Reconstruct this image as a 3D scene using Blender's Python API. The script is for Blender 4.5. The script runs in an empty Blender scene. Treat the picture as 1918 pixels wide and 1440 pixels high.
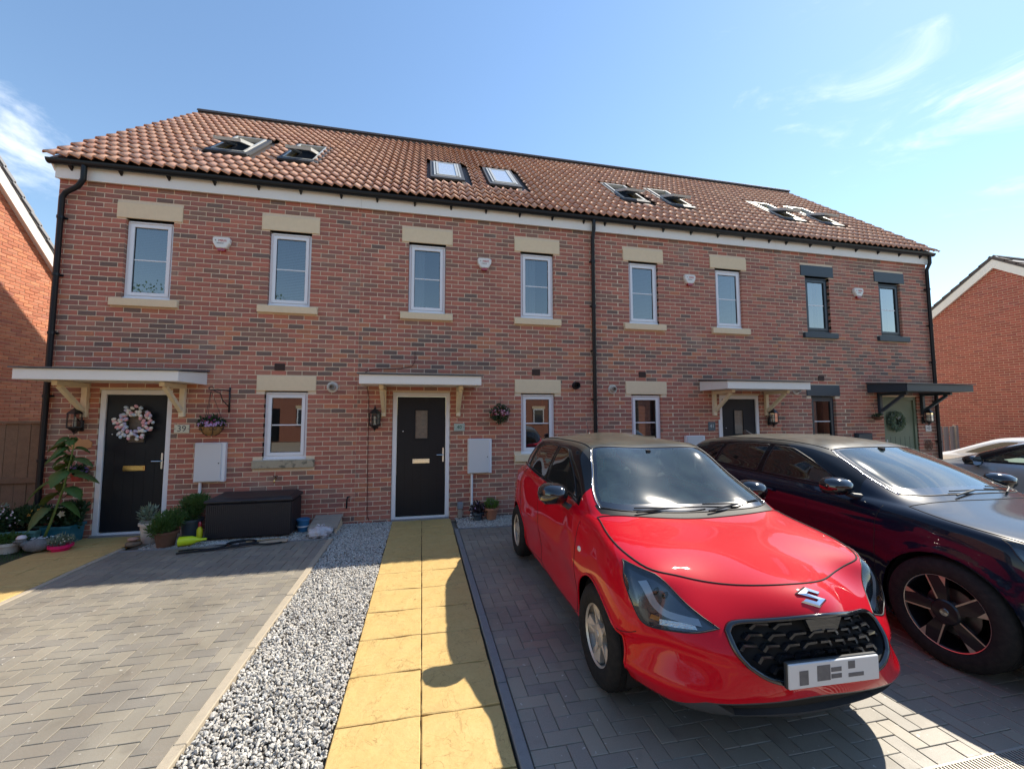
import bpy, bmesh, math, random
import numpy as np
from mathutils import Vector, Matrix, Euler
from mathutils.bvhtree import BVHTree
R = math.radians
rnd = random.Random(40)
SC = bpy.context.scene
COL = SC.collection
PI = math.pi

# ---------------------------------------------------------------- camera
cam_data = bpy.data.cameras.new("camera")
cam = bpy.data.objects.new("camera", cam_data)
COL.objects.link(cam)
SC.camera = cam
cam_data.sensor_fit = 'HORIZONTAL'
cam_data.sensor_width = 36.0
cam_data.lens = 766.56 / 1918 * 36.0
cam_data.clip_start = 0.05
cam_data.clip_end = 3000
CAM = Vector((-0.0369, -7.0862, 1.7398))
_yaw, _pit, _rol = R(12.351), R(4.1003), R(0.0894)
_fw = Vector((math.sin(_yaw), math.cos(_yaw), 0))
_rt = Vector((math.cos(_yaw), -math.sin(_yaw), 0))
_f2 = _fw * math.cos(_pit) + Vector((0, 0, math.sin(_pit)))
_u2 = Vector((0, 0, math.cos(_pit))) - _fw * math.sin(_pit)
_r3 = _rt * math.cos(_rol) - _u2 * math.sin(_rol)
_u3 = _u2 * math.cos(_rol) + _rt * math.sin(_rol)
cam.matrix_world = Matrix(((_r3.x, _u3.x, -_f2.x, CAM.x), (_r3.y, _u3.y, -_f2.y, CAM.y), (_r3.z, _u3.z, -_f2.z, CAM.z), (0, 0, 0, 1)))

# ---------------------------------------------------------------- light
SUN_DIR = Vector((0.82, 0.32, 1.0)).normalized()      # towards the sun
sun_el = math.asin(SUN_DIR.z)
sun_az = math.atan2(SUN_DIR.x, SUN_DIR.y)
W = bpy.data.worlds.new("World")
SC.world = W
W.use_nodes = True
nt = W.node_tree
nt.nodes.clear()
wo = nt.nodes.new('ShaderNodeOutputWorld')
bg = nt.nodes.new('ShaderNodeBackground')
sky = nt.nodes.new('ShaderNodeTexSky')
sky.sky_type = 'NISHITA'
sky.sun_disc = False
sky.sun_elevation = sun_el
sky.sun_rotation = sun_az
sky.altitude = 50
sky.air_density = 1.35
sky.dust_density = 0.1
sky.ozone_density = 2.0
SKY_STRENGTH = 0.098
bg.inputs['Strength'].default_value = SKY_STRENGTH
tc = nt.nodes.new('ShaderNodeTexCoord')

def wmath(op, a, b=None, c=None):
    n = nt.nodes.new('ShaderNodeMath'); n.operation = op
    for i, v in enumerate((a, b, c)):
        if v is None: continue
        if isinstance(v, (int, float)): n.inputs[i].default_value = v
        else: nt.links.new(v, n.inputs[i])
    return n.outputs[0]

def cloud_mask(direction, spread, strength):
    d = nt.nodes.new('ShaderNodeVectorMath'); d.operation = 'DOT_PRODUCT'
    nt.links.new(tc.outputs['Generated'], d.inputs[0])
    d.inputs[1].default_value = Vector(direction).normalized()
    mr = nt.nodes.new('ShaderNodeMapRange'); mr.interpolation_type = 'SMOOTHSTEP'
    nt.links.new(d.outputs['Value'], mr.inputs[0])
    mr.inputs[1].default_value = math.cos(spread); mr.inputs[2].default_value = 1.0
    mr.inputs[3].default_value = 0.0; mr.inputs[4].default_value = strength
    return mr.outputs[0]
mp = nt.nodes.new('ShaderNodeMapping')
mp.inputs['Scale'].default_value = (2.2, 2.2, 6.5)
mp.inputs['Rotation'].default_value = (0.0, R(-16), R(20))
nt.links.new(tc.outputs['Generated'], mp.inputs['Vector'])
ns = nt.nodes.new('ShaderNodeTexNoise')
ns.inputs['Scale'].default_value = 1.9
ns.inputs['Detail'].default_value = 9
ns.inputs['Roughness'].default_value = 0.62
ns.inputs['Distortion'].default_value = 0.5
nt.links.new(mp.outputs[0], ns.inputs['Vector'])
# clouds: high wisps in the south-west sky and a low bank beyond the roof, a thin scatter elsewhere
def pix_dir(px, py):
    return (_f2 + _r3 * ((px - 959) / 766.56) - _u3 * ((py - 720) / 766.56)).normalized()
m1 = cloud_mask(pix_dir(1820, 60), R(22), 0.28)
m2 = cloud_mask(pix_dir(60, 262), R(9), 0.27)
mt = wmath('ADD', wmath('MAXIMUM', m1, m2), 0.0)
cl = wmath('ADD', ns.outputs['Fac'], mt)
mr = nt.nodes.new('ShaderNodeMapRange'); mr.interpolation_type = 'SMOOTHSTEP'
nt.links.new(cl, mr.inputs[0])
mr.inputs[1].default_value = 0.74; mr.inputs[2].default_value = 1.08
mr.inputs[3].default_value = 0.0; mr.inputs[4].default_value = 0.7
mx = nt.nodes.new('ShaderNodeMix'); mx.data_type = 'RGBA'
hs = nt.nodes.new('ShaderNodeHueSaturation')
hs.inputs['Saturation'].default_value = 1.06
hs.inputs['Value'].default_value = 0.84
nt.links.new(sky.outputs[0], hs.inputs['Color'])
nt.links.new(mr.outputs[0], mx.inputs[0])
nt.links.new(hs.outputs[0], mx.inputs[6])
mx.inputs[7].default_value = (7.0, 7.1, 7.3, 1)
nt.links.new(mx.outputs[2], bg.inputs['Color'])
nt.links.new(bg.outputs[0], wo.inputs[0])

sun_data = bpy.data.lights.new("sun", 'SUN')
sun_data.energy = 3.0
sun_data.angle = R(0.55)
sun_data.color = (1.0, 0.91, 0.77)
sun = bpy.data.objects.new("sun", sun_data)
COL.objects.link(sun)
sun.rotation_euler = SUN_DIR.to_track_quat('Z', 'Y').to_euler()
sun.location = SUN_DIR * 60

SC.view_settings.view_transform = 'Standard'
SC.view_settings.look = 'None'
SC.view_settings.exposure = 1.33
SC.view_settings.gamma = 1.0
SC.view_settings.use_curve_mapping = False
SC.render.engine = 'CYCLES'
SC.cycles.max_bounces = 8
SC.cycles.transparent_max_bounces = 12
SC.cycles.caustics_reflective = False
SC.cycles.caustics_refractive = False
SC.cycles.use_denoising = True

# ---------------------------------------------------------------- materials
MATS = {}
def mat(name, color=(0.5, 0.5, 0.5), rough=0.5, metal=0.0, coat=0.0, coat_rough=0.03, spec=0.5, noise=None, bump=None,
        attr=None, stains=None, sheen=0.0, trans=0.0, emis=None, ior=1.5, rnoise=None, randv=0.0, sss=0.0, veins=None):
    if name in MATS: return MATS[name]
    m = bpy.data.materials.new(name); m.use_nodes = True
    t = m.node_tree; N = t.nodes; L = t.links
    b = N['Principled BSDF']
    b.inputs['Base Color'].default_value = (*color, 1)
    b.inputs['Roughness'].default_value = rough
    b.inputs['Metallic'].default_value = metal
    b.inputs['Coat Weight'].default_value = coat
    b.inputs['Coat Roughness'].default_value = coat_rough
    b.inputs['Specular IOR Level'].default_value = spec
    b.inputs['IOR'].default_value = ior
    b.inputs['Transmission Weight'].default_value = trans
    if sss:
        b.inputs['Subsurface Weight'].default_value = sss
        b.inputs['Subsurface Radius'].default_value = (0.01, 0.01, 0.005)
    if emis:
        b.inputs['Emission Color'].default_value = (*emis[0], 1); b.inputs['Emission Strength'].default_value = emis[1]
    geo = N.new('ShaderNodeNewGeometry')
    col = None
    if attr:
        a = N.new('ShaderNodeAttribute'); a.attribute_name = attr
        col = a.outputs['Color']
    def mixc(fac, c1, c2, mode='MIX'):
        x = N.new('ShaderNodeMix'); x.data_type = 'RGBA'; x.blend_type = mode
        for i, v in ((0, fac), (6, c1), (7, c2)):
            if isinstance(v, tuple): x.inputs[i].default_value = (*v[:3], 1)
            elif isinstance(v, (int, float)): x.inputs[i].default_value = v
            else: L.new(v, x.inputs[i])
        return x.outputs[2]
    def nz(scale, detail=6, rough_=0.6, vec=None):
        n = N.new('ShaderNodeTexNoise'); n.inputs['Scale'].default_value = scale
        n.inputs['Detail'].default_value = detail; n.inputs['Roughness'].default_value = rough_
        L.new(vec or geo.outputs['Position'], n.inputs['Vector'])
        return n.outputs['Fac']
    def ramp(v, a, b_, lo=0.0, hi=1.0):
        r_ = N.new('ShaderNodeMapRange'); L.new(v, r_.inputs[0])
        r_.inputs[1].default_value = a; r_.inputs[2].default_value = b_; r_.inputs[3].default_value = lo; r_.inputs[4].default_value = hi
        return r_.outputs[0]
    if noise:
        for (sc, amt, c2) in noise:
            f = ramp(nz(sc), 0.35, 0.68, 0.0, amt)
            col = mixc(f, col if col is not None else color, c2)
    if veins:      # thin irregular creases where a noise field crosses its middle
        for (sc, wd, amt, c2) in veins:
            n = N.new('ShaderNodeTexNoise'); n.inputs['Scale'].default_value = sc; n.inputs['Detail'].default_value = 7; n.inputs['Distortion'].default_value = 1.2
            L.new(geo.outputs['Position'], n.inputs['Vector'])
            s_ = N.new('ShaderNodeMath'); s_.operation = 'SUBTRACT'; L.new(n.outputs['Fac'], s_.inputs[0]); s_.inputs[1].default_value = .5
            a_ = N.new('ShaderNodeMath'); a_.operation = 'ABSOLUTE'; L.new(s_.outputs[0], a_.inputs[0])
            brk = ramp(nz(sc * .7 + 1.5), .42, .56, 0.0, 1.0)
            f = N.new('ShaderNodeMath'); f.operation = 'MULTIPLY'; L.new(ramp(a_.outputs[0], 0, wd, amt, 0.0), f.inputs[0]); L.new(brk, f.inputs[1])
            col = mixc(f.outputs[0], col if col is not None else color, c2)
    if randv:
        oi = N.new('ShaderNodeObjectInfo')
        h = N.new('ShaderNodeHueSaturation')
        L.new(ramp(oi.outputs['Random'], 0, 1, 1 - randv, 1 + randv), h.inputs['Value'])
        if col is None: h.inputs['Color'].default_value = (*color, 1)
        else: L.new(col, h.inputs['Color'])
        col = h.outputs[0]
    if stains:
        for (sc, lo, hi, amt, c2) in stains:
            f = ramp(nz(sc, 3, 0.5), lo, hi, 0.0, amt)
            col = mixc(f, col if col is not None else color, c2)
    if col is not None: L.new(col, b.inputs['Base Color'])
    if bump:
        prev = None
        for (sc, st, dist) in bump:
            bn = N.new('ShaderNodeBump'); bn.inputs['Strength'].default_value = st; bn.inputs['Distance'].default_value = dist
            L.new(nz(sc, 5), bn.inputs['Height'])
            if prev is not None: L.new(prev, bn.inputs['Normal'])
            prev = bn.outputs[0]
        L.new(prev, b.inputs['Normal'])
    if rnoise:
        sc, lo, hi = rnoise
        L.new(ramp(nz(sc), 0.35, 0.65, lo, hi), b.inputs['Roughness'])
    MATS[name] = m
    return m

def glass_mat(name, tint=(0.8, 0.85, 0.85), strength=1.6, dust_haze=0.0, rough=0.0, dust_haze_c=(0.6, 0.6, 0.55), film=0.0, film_rough=.2):
    """thin sheet of glass: see-through, mirror-like at a slant"""
    if name in MATS: return MATS[name]
    m = bpy.data.materials.new(name); m.use_nodes = True
    t = m.node_tree; N = t.nodes; L = t.links; N.clear()
    o = N.new('ShaderNodeOutputMaterial'); tr = N.new('ShaderNodeBsdfTransparent'); gl = N.new('ShaderNodeBsdfGlossy')
    tr.inputs[0].default_value = (*tint, 1); gl.inputs['Roughness'].default_value = rough
    fr = N.new('ShaderNodeFresnel'); fr.inputs['IOR'].default_value = 1.5
    mu = N.new('ShaderNodeMath'); mu.operation = 'MULTIPLY'; mu.use_clamp = True; mu.inputs[1].default_value = strength
    L.new(fr.outputs[0], mu.inputs[0])
    mxs = N.new('ShaderNodeMixShader')
    L.new(mu.outputs[0], mxs.inputs[0]); L.new(tr.outputs[0], mxs.inputs[1]); L.new(gl.outputs[0], mxs.inputs[2])
    out = mxs.outputs[0]
    if film:       # greasy film: a wider, weaker mirror lobe
        g2 = N.new('ShaderNodeBsdfGlossy'); g2.inputs['Roughness'].default_value = film_rough
        mf = N.new('ShaderNodeMixShader'); mf.inputs[0].default_value = film
        L.new(out, mf.inputs[1]); L.new(g2.outputs[0], mf.inputs[2]); out = mf.outputs[0]
    if dust_haze:
        df = N.new('ShaderNodeBsdfDiffuse'); df.inputs[0].default_value = (*dust_haze_c, 1)
        n = N.new('ShaderNodeTexNoise'); n.inputs['Scale'].default_value = 9; n.inputs['Detail'].default_value = 8
        g = N.new('ShaderNodeNewGeometry'); L.new(g.outputs['Position'], n.inputs['Vector'])
        r_ = N.new('ShaderNodeMapRange'); L.new(n.outputs['Fac'], r_.inputs[0])
        r_.inputs[1].default_value = 0.3; r_.inputs[2].default_value = 0.75; r_.inputs[3].default_value = dust_haze * 0.4; r_.inputs[4].default_value = dust_haze
        m2 = N.new('ShaderNodeMixShader')
        L.new(r_.outputs[0], m2.inputs[0]); L.new(out, m2.inputs[1]); L.new(df.outputs[0], m2.inputs[2])
        out = m2.outputs[0]
    L.new(out, o.inputs[0])
    MATS[name] = m
    return m

# ---------------------------------------------------------------- mesh helpers
class MB:
    """collects faces, builds ONE mesh object"""
    def __init__(s): s.v = []; s.f = []; s.m = []; s.mi = 0
    def box(s, c, d, rot=None, ch=0.0):
        hx, hy, hz = d[0] / 2, d[1] / 2, d[2] / 2
        if ch:
            bm = bmesh.new(); bmesh.ops.create_cube(bm, size=1)
            bmesh.ops.scale(bm, vec=d, verts=bm.verts)
            bmesh.ops.bevel(bm, geom=bm.edges[:], offset=ch, segments=1, affect='EDGES')
            vs = [v.co.copy() for v in bm.verts]; fs = [[v.index for v in f.verts] for f in bm.faces]; bm.free()
        else:
            vs = [Vector((x, y, z)) for x in (-hx, hx) for y in (-hy, hy) for z in (-hz, hz)]
            fs = [(0, 1, 3, 2), (4, 6, 7, 5), (0, 4, 5, 1), (2, 3, 7, 6), (0, 2, 6, 4), (1, 5, 7, 3)]
        if rot is not None:
            q = rot if isinstance(rot, Matrix) else Euler(rot).to_matrix()
            vs = [q @ v for v in vs]
        c = Vector(c); n = len(s.v)
        s.v += [v + c for v in vs]; s.f += [[i + n for i in f] for f in fs]; s.m += [s.mi] * len(fs)
        return s
    def b2(s, x0, x1, y0, y1, z0, z1, ch=0.0):
        return s.box(((x0 + x1) / 2, (y0 + y1) / 2, (z0 + z1) / 2), (abs(x1 - x0), abs(y1 - y0), abs(z1 - z0)), None, ch)
    def raw(s, vs, fs):
        n = len(s.v); s.v += [Vector(v) for v in vs]; s.f += [[i + n for i in f] for f in fs]; s.m += [s.mi] * len(fs); return s
    def prism(s, pts, h, M=None):
        """pts: 2D outline in x,z, extruded h along y (0..h)"""
        n = len(pts)
        vs = [Vector((p[0], 0, p[1])) for p in pts] + [Vector((p[0], h, p[1])) for p in pts]
        if M is not None: vs = [M @ v for v in vs]
        fs = [list(range(n)), list(range(2 * n - 1, n - 1, -1))] + [[i, i + n, (i + 1) % n + n, (i + 1) % n] for i in range(n)]
        return s.raw(vs, fs)
    def tube(s, pts, r, n=8, closed=False, caps=True):
        pts = [Vector(p) for p in pts]; m = len(pts); rs = r if isinstance(r, (list, tuple)) else [r] * m
        rings = []; up = None
        for i, p in enumerate(pts):
            a = pts[(i - 1) % m] if (i > 0 or closed) else p; b = pts[(i + 1) % m] if (i < m - 1 or closed) else p
            t = (b - a)
            t = t.normalized() if t.length > 1e-9 else Vector((0, 0, 1))
            if up is None:
                up = Vector((0, 0, 1)) if abs(t.z) < 0.9 else Vector((1, 0, 0))
            sx = t.cross(up)
            if sx.length < 1e-6: sx = t.cross(Vector((1, 0.3, 0)))
            sx.normalize(); up = sx.cross(t).normalized()
            rings.append([p + (sx * math.cos(2 * PI * k / n) + up * math.sin(2 * PI * k / n)) * rs[i] for k in range(n)])
        base = len(s.v)
        for rg in rings: s.v += rg
        cnt = m if closed else m - 1
        for i in range(cnt):
            for k in range(n):
                a = base + i * n + k; b = base + i * n + (k + 1) % n
                c = base + ((i + 1) % m) * n + (k + 1) % n; d = base + ((i + 1) % m) * n + k
                s.f.append([a, b, c, d]); s.m.append(s.mi)
        if caps and not closed:
            s.f.append([base + k for k in range(n)][::-1]); s.f.append([base + (m - 1) * n + k for k in range(n)]); s.m += [s.mi] * 2
        return s
    def lathe(s, prof, n=24, c=(0, 0, 0), M=None):
        """prof: (r, z) list, turned about z"""
        base = len(s.v); c = Vector(c); m = len(prof)
        for r_, z in prof:
            for k in range(n):
                v = Vector((r_ * math.cos(2 * PI * k / n), r_ * math.sin(2 * PI * k / n), z))
                if M is not None: v = M @ v
                s.v.append(v + c)
        for i in range(m - 1):
            for k in range(n):
                s.f.append([base + i * n + k, base + i * n + (k + 1) % n, base + (i + 1) * n + (k + 1) % n, base + (i + 1) * n + k]); s.m.append(s.mi)
        return s
    def ball(s, c, r, n=10, m=7, jit=0.0):
        c = Vector(c); r = r if isinstance(r, (tuple, list)) else (r, r, r)
        base = len(s.v)
        for i in range(m + 1):
            th = PI * i / m
            for k in range(n):
                j = 1 + (rnd.uniform(-jit, jit) if jit else 0)
                s.v.append(c + Vector((r[0] * math.sin(th) * math.cos(2 * PI * k / n) * j, r[1] * math.sin(th) * math.sin(2 * PI * k / n) * j, r[2] * math.cos(th) * j)))
        for i in range(m):
            for k in range(n):
                s.f.append([base + i * n + k, base + i * n + (k + 1) % n, base + (i + 1) * n + (k + 1) % n, base + (i + 1) * n + k][::-1]); s.m.append(s.mi)
        return s
    def mesh(s, name, mats, smooth=False):
        me = bpy.data.meshes.new(name)
        me.from_pydata([tuple(v) for v in s.v], [], s.f)
        mats = mats if isinstance(mats, (list, tuple)) else [mats]
        for m_ in mats: me.materials.append(m_)
        if len(mats) > 1: me.polygons.foreach_set('material_index', s.m)
        me.polygons.foreach_set('use_smooth', [bool(smooth)] * len(me.polygons))
        if smooth:
            me.polygons.foreach_set('use_smooth', [True] * len(me.polygons))
            if smooth != 'all': me.set_sharp_from_angle(angle=R(smooth if isinstance(smooth, (int, float)) and smooth > 1 else 35))
        me.update()
        return me
    def build(s, name, mats, parent=None, smooth=False, loc=None, rot=None, **kw):
        o = bpy.data.objects.new(name, s.mesh(name, mats, smooth))
        COL.objects.link(o)
        if parent is not None: o.parent = parent
        if loc is not None: o.location = loc
        if rot is not None: o.rotation_euler = rot
        for k, v in kw.items(): o[k] = v
        return o

def obj(name, me, parent=None, loc=None, rot=None, **kw):
    o = bpy.data.objects.new(name, me); COL.objects.link(o)
    if parent is not None: o.parent = parent
    if loc is not None: o.location = loc
    if rot is not None: o.rotation_euler = rot
    for k, v in kw.items(): o[k] = v
    return o

def thing(name, label, cat, loc=(0, 0, 0), rz=0.0, group=None):
    o = bpy.data.objects.new(name, None); COL.objects.link(o)
    o.empty_display_size = 0.1
    o.location = loc; o.rotation_euler = (0, 0, rz)
    o['label'] = label; o['category'] = cat
    if group: o['group'] = group
    return o

def tag(o, label, cat, group=None):
    o['label'] = label; o['category'] = cat
    if group: o['group'] = group
    return o

def kids(o):
    return [c for c in COL.objects if c.parent is o]

def copy_thing(root, loc, rz=0.0, label=None, names=None):
    r = root.copy(); COL.objects.link(r); r.location = loc; r.rotation_euler = (0, 0, rz)
    if label: r['label'] = label
    for ch in root.children:
        c = ch.copy(); COL.objects.link(c); c.parent = r
        for g in ch.children:
            d = g.copy(); COL.objects.link(d); d.parent = c
    return r

def np_mesh(name, V, F, mats, tint=None, smooth=False):
    """V (n,3), F (m,k) arrays"""
    me = bpy.data.meshes.new(name)
    V = np.asarray(V, np.float32); F = np.asarray(F, np.int32)
    k = F.shape[1]
    me.vertices.add(len(V)); me.vertices.foreach_set('co', V.ravel())
    me.loops.add(F.size); me.loops.foreach_set('vertex_index', F.ravel())
    me.polygons.add(len(F)); me.polygons.foreach_set('loop_start', np.arange(0, F.size, k, dtype=np.int32))
    me.update(calc_edges=True)
    for m_ in (mats if isinstance(mats, (list, tuple)) else [mats]): me.materials.append(m_)
    if tint is not None:
        a = me.color_attributes.new('tint', 'FLOAT_COLOR', 'POINT')
        a.data.foreach_set('color', np.asarray(tint, np.float32).ravel())
    me.polygons.foreach_set('use_smooth', [bool(smooth)] * len(F))
    me.validate()
    return me

# brick-like block: front inset chamfer; returns arrays. axis: which direction is 'proud' (-y for walls, +z for paving)
def block_arrays(w, d, h, ch, back=0.09):
    """block lying in the x-z plane, w wide, h high, front at y=0 (towards -y), going back to y=+back"""
    x0, x1, z0, z1 = -w / 2, w / 2, -h / 2, h / 2
    V = [(x0 + ch, 0, z0 + ch), (x1 - ch, 0, z0 + ch), (x1 - ch, 0, z1 - ch), (x0 + ch, 0, z1 - ch),
         (x0, ch, z0), (x1, ch, z0), (x1, ch, z1), (x0, ch, z1),
         (x0, back, z0), (x1, back, z0), (x1, back, z1), (x0, back, z1)]
    F = [(0, 1, 2, 3)]
    for i in range(4):
        j = (i + 1) % 4
        F.append((4 + i, 4 + j, j, i)); F.append((8 + i, 8 + j, 4 + j, 4 + i))
    return np.array(V, float), np.array(F)

def px_of(p):
    d = Vector(p) - CAM; c = d.dot(_f2)
    if c < 0.05: return None
    return (959 + 766.56 * d.dot(_r3) / c, 720 - 766.56 * d.dot(_u3) / c, c)
# ================================================================ SETTING
M_ground = mat('ground_surface', (0.23, 0.205, 0.165), 0.85, noise=[(30, 0.5, (0.28, 0.25, 0.20)), (0.8, 0.5, (0.17, 0.155, 0.13))], bump=[(220, 0.4, 0.004)])
M_earth = mat('earth_bed', (0.05, 0.042, 0.035), 0.95, noise=[(60, 0.8, (0.11, 0.1, 0.085))], bump=[(120, 0.6, 0.006)])
M_joint = mat('joint_sand', (0.10, 0.09, 0.075), 0.95, noise=[(90, 0.8, (0.06, 0.055, 0.045)), (7, .7, (.26, .24, .20))])
M_paver = mat('charcoal_paver', (0.20, 0.195, 0.185), 0.55, attr='tint', spec=.8, noise=[(260, 0.5, (0.40, 0.37, 0.31)), (1.1, 0.35, (0.14, 0.13, 0.115))],
              bump=[(420, 0.35, 0.002), (60, 0.2, 0.003)], stains=[(24, 0.70, 0.725, 0.75, (0.62, 0.60, 0.54)), (.62, .50, .66, .42, (.105, .09, .07)), (5, .60, .70, .3, (.11, .10, .085))], rnoise=(2.0, 0.34, 0.62))
M_slab = mat('yellow_slab', (0.58, 0.405, 0.155), 0.65, veins=[(4.2, .010, .75, (.26, .155, .05)), (9.0, .012, .55, (.34, .21, .07)), (2.0, .004, .6, (.28, .17, .055))], noise=[(5, 0.55, (0.52, 0.335, 0.10)), (38, 0.4, (0.66, 0.48, 0.20)), (300, 0.3, (0.42, 0.28, 0.10))],
             bump=[(9, 0.55, 0.012), (34, 0.35, 0.004), (240, 0.3, 0.0015)], stains=[(3, 0.62, 0.75, 0.35, (0.36, 0.25, 0.10))])
M_kerb = mat('concrete_edging', (0.40, 0.34, 0.25), 0.85, noise=[(22, 0.6, (0.29, 0.25, 0.19)), (180, 0.5, (0.50, 0.44, 0.34))], bump=[(160, 0.4, 0.003)], stains=[(9, 0.66, 0.72, 0.5, (0.14, 0.13, 0.10))])
M_kerb2 = mat('grey_edging', (0.20, 0.20, 0.20), 0.85, noise=[(22, 0.6, (0.15, 0.15, 0.15)), (180, 0.5, (0.28, 0.28, 0.27))], bump=[(160, 0.4, 0.003)])

g = MB(); g.raw([(-700, -700, -.07), (700, -700, -.07), (700, 900, -.07), (-700, 900, -.07)], [(0, 1, 2, 3)])
g.build('ground', M_ground, kind='structure')

def block_top(w, l, h, ch, z_top=0.0):
    """paving block, w (x) by l (y), top at z_top"""
    V, F = block_arrays(w, 0, l, ch, h)
    V2 = np.stack([V[:, 0], V[:, 2], -V[:, 1] + z_top], 1)
    return V2, F

PAVE_TINTS = [(0.25, .225, .175), (0.22, .20, .165), (0.28, .25, .19), (0.20, .183, .155), (0.30, .265, .20), (0.235, .205, .16)]
PAVE_MESH = {}
def paver_mesh(horizontal, t):
    k = (horizontal, t)
    if k not in PAVE_MESH:
        w, l = (0.2, 0.1) if horizontal else (0.1, 0.2)
        V, F = block_top(w - .0048, l - .0048, 0.03, 0.002)
        PAVE_MESH[k] = np_mesh('paver', V, F, M_paver, np.tile([*PAVE_TINTS[t], 1], (len(V), 1)))
    return PAVE_MESH[k]

def paving(name, x0, x1, y0, y1, label_parent, holes=(), soldiers=(), seed=1):
    """herringbone block paving of 200 x 100 blocks on a bed; the 300 blocks nearest the lens are parts"""
    rr = random.Random(seed)
    bed = MB(); bed.raw([(x0, y0, -.007), (x1, y0, -.007), (x1, y1, -.007), (x0, y1, -.007)], [(0, 1, 2, 3)])
    root = bed.build(name, M_joint, kind='structure')
    items = []
    u = 0.1
    sx0, sx1 = x0, x1
    if 'L' in soldiers: sx0 = x0 + 0.1
    if 'R' in soldiers: sx1 = x1 - 0.1
    sy1 = y1 - (0.1 if 'T' in soldiers else 0)
    def add(ax, ay, bx, by, horiz):
        for (hx0, hx1, hy0, hy1) in holes:
            if bx > hx0 and ax < hx1 and by > hy0 and ay < hy1: return
        w, l = bx - ax, by - ay
        if w < 0.03 or l < 0.03: return
        full = abs(w * l - .02) < 1e-4
        items.append(((ax + bx) / 2, (ay + by) / 2, w, l, horiz, full))
    ni, nj = int((sx1 - sx0) / u) + 3, int((sy1 - y0) / u) + 3
    for i in range(-2, ni):
        for j in range(-2, nj):
            k = (i - j) % 4
            X, Y = sx0 + i * u, y0 + j * u
            if k == 0: r_ = (X, Y, X + .2, Y + .1, True)
            elif k == 3: r_ = (X, Y, X + .1, Y + .2, False)
            else: continue
            a = (max(r_[0], sx0), max(r_[1], y0), min(r_[2], sx1), min(r_[3], sy1))
            if a[2] > a[0] and a[3] > a[1]: add(*a, r_[4])
    if 'L' in soldiers:
        for j in range(int((y1 - y0) / .2) + 1): add(x0, y0 + j * .2, x0 + .1, min(y0 + j * .2 + .2, y1), False)
    if 'R' in soldiers:
        for j in range(int((y1 - y0) / .2) + 1): add(x1 - .1, y0 + j * .2, x1, min(y0 + j * .2 + .2, y1), False)
    if 'T' in soldiers:
        for j in range(int((sx1 - sx0) / .2) + 1): add(sx0 + j * .2, y1 - .1, min(sx0 + j * .2 + .2, sx1), y1, True)
    def size(it):
        p = px_of((it[0], it[1], 0))
        if p is None or not (-30 < p[0] < 1950 and -30 < p[1] < 1470): return 0
        return 1 / p[2]
    items.sort(key=lambda it: -size(it) if it[5] else 0)
    VV, FF, TT = [], [], []; n = 0; cnt = 0
    for it in items:
        t = rr.choices(range(6), (5, 5, 4, 2, 2, 2))[0]
        dz = rr.uniform(-.0016, .0016); tilt = (rr.uniform(-.004, .004), rr.uniform(-.004, .004), rr.uniform(-.006, .006))
        if it[5] and cnt < 300 and size(it) > 0:
            obj('paver', paver_mesh(it[4], t), root, (it[0], it[1], dz), tilt); cnt += 1
        else:
            V, F = block_top(it[2] - .0048, it[3] - .0048, .03, .002)
            q = np.array(Euler(tilt).to_matrix()); V = V @ q.T + (it[0], it[1], dz)
            VV.append(V); FF.append(F + n); n += len(V); TT.append(np.tile([*PAVE_TINTS[t], 1], (len(V), 1)))
    o = obj('pavers', np_mesh('pavers', np.concatenate(VV), np.concatenate(FF), M_paver, np.concatenate(TT)), root, kind='stuff')
    if x0 > .5 and x0 < 1: fall_right(root)
    return root

TILT = .012
def fall_right(o, x=.53):
    """the right-hand drive falls gently to the right"""
    o.rotation_euler = (0, TILT, 0); o.location = (x * (1 - math.cos(TILT)), 0, x * math.sin(TILT))
paving('driveway', -3.78, -1.295, -7.2, -0.83, None, soldiers=('R', 'L'), seed=3)
paving('driveway', 0.53, 6.9, -5.405, -0.72, None, soldiers=('T',), seed=4)
paving('forecourt', -3.78, 6.9, -11.0, -7.205, None, seed=5)
paving('forecourt', 0.53, 6.9, -7.2, -5.545, None, seed=6)
paving('driveway', 8.0, 16.5, -6.4, -0.72, None, seed=8)

# --- yellow riven path slabs, each a slab of its own
_rslab = random.Random(9)
def slab_mesh(w, l):
    nx, ny = 9, 9
    V, F = [], []
    ph = [_rslab.uniform(0, 9) for _ in range(6)]
    for j in range(ny + 1):
        for i in range(nx + 1):
            ui = (0, .012, .15, .29, .43, .57, .71, .85, .988, 1)[i]; uj = (0, .012, .15, .29, .43, .57, .71, .85, .988, 1)[j]
            x = -w / 2 + w * ui; y = -l / 2 + l * uj
            e = min(i, nx - i, j, ny - j)
            z = 0.0022 * math.sin(13 * x + ph[0] + 4 * math.sin(9 * y + ph[1])) + 0.0018 * math.sin(17 * y + ph[2] + 3 * math.sin(14 * x + ph[3]))
            if e == 0:
                z -= 0.004; x += _rslab.uniform(-.0015, .0015); y += _rslab.uniform(-.0015, .0015)
            V.append((x, y, z))
    st = nx + 1
    for j in range(ny):
        for i in range(nx): F.append((j * st + i, j * st + i + 1, (j + 1) * st + i + 1, (j + 1) * st + i))
    # skirt
    rim = [i for i in range(nx)] + [nx + j * st for j in range(ny)] + [ny * st + nx - i for i in range(nx)] + [(ny - j) * st for j in range(ny)]
    b = len(V)
    for k in rim: V.append((V[k][0], V[k][1], -0.04))
    n = len(rim)
    for k in range(n):
        a, c = rim[k], rim[(k + 1) % n]
        F.append((a, b + k, b + (k + 1) % n, c))
    return np_mesh('slab', V, F, M_slab, smooth=False)
_sm = [slab_mesh(.4625, .4395) for _ in range(6)]
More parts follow.
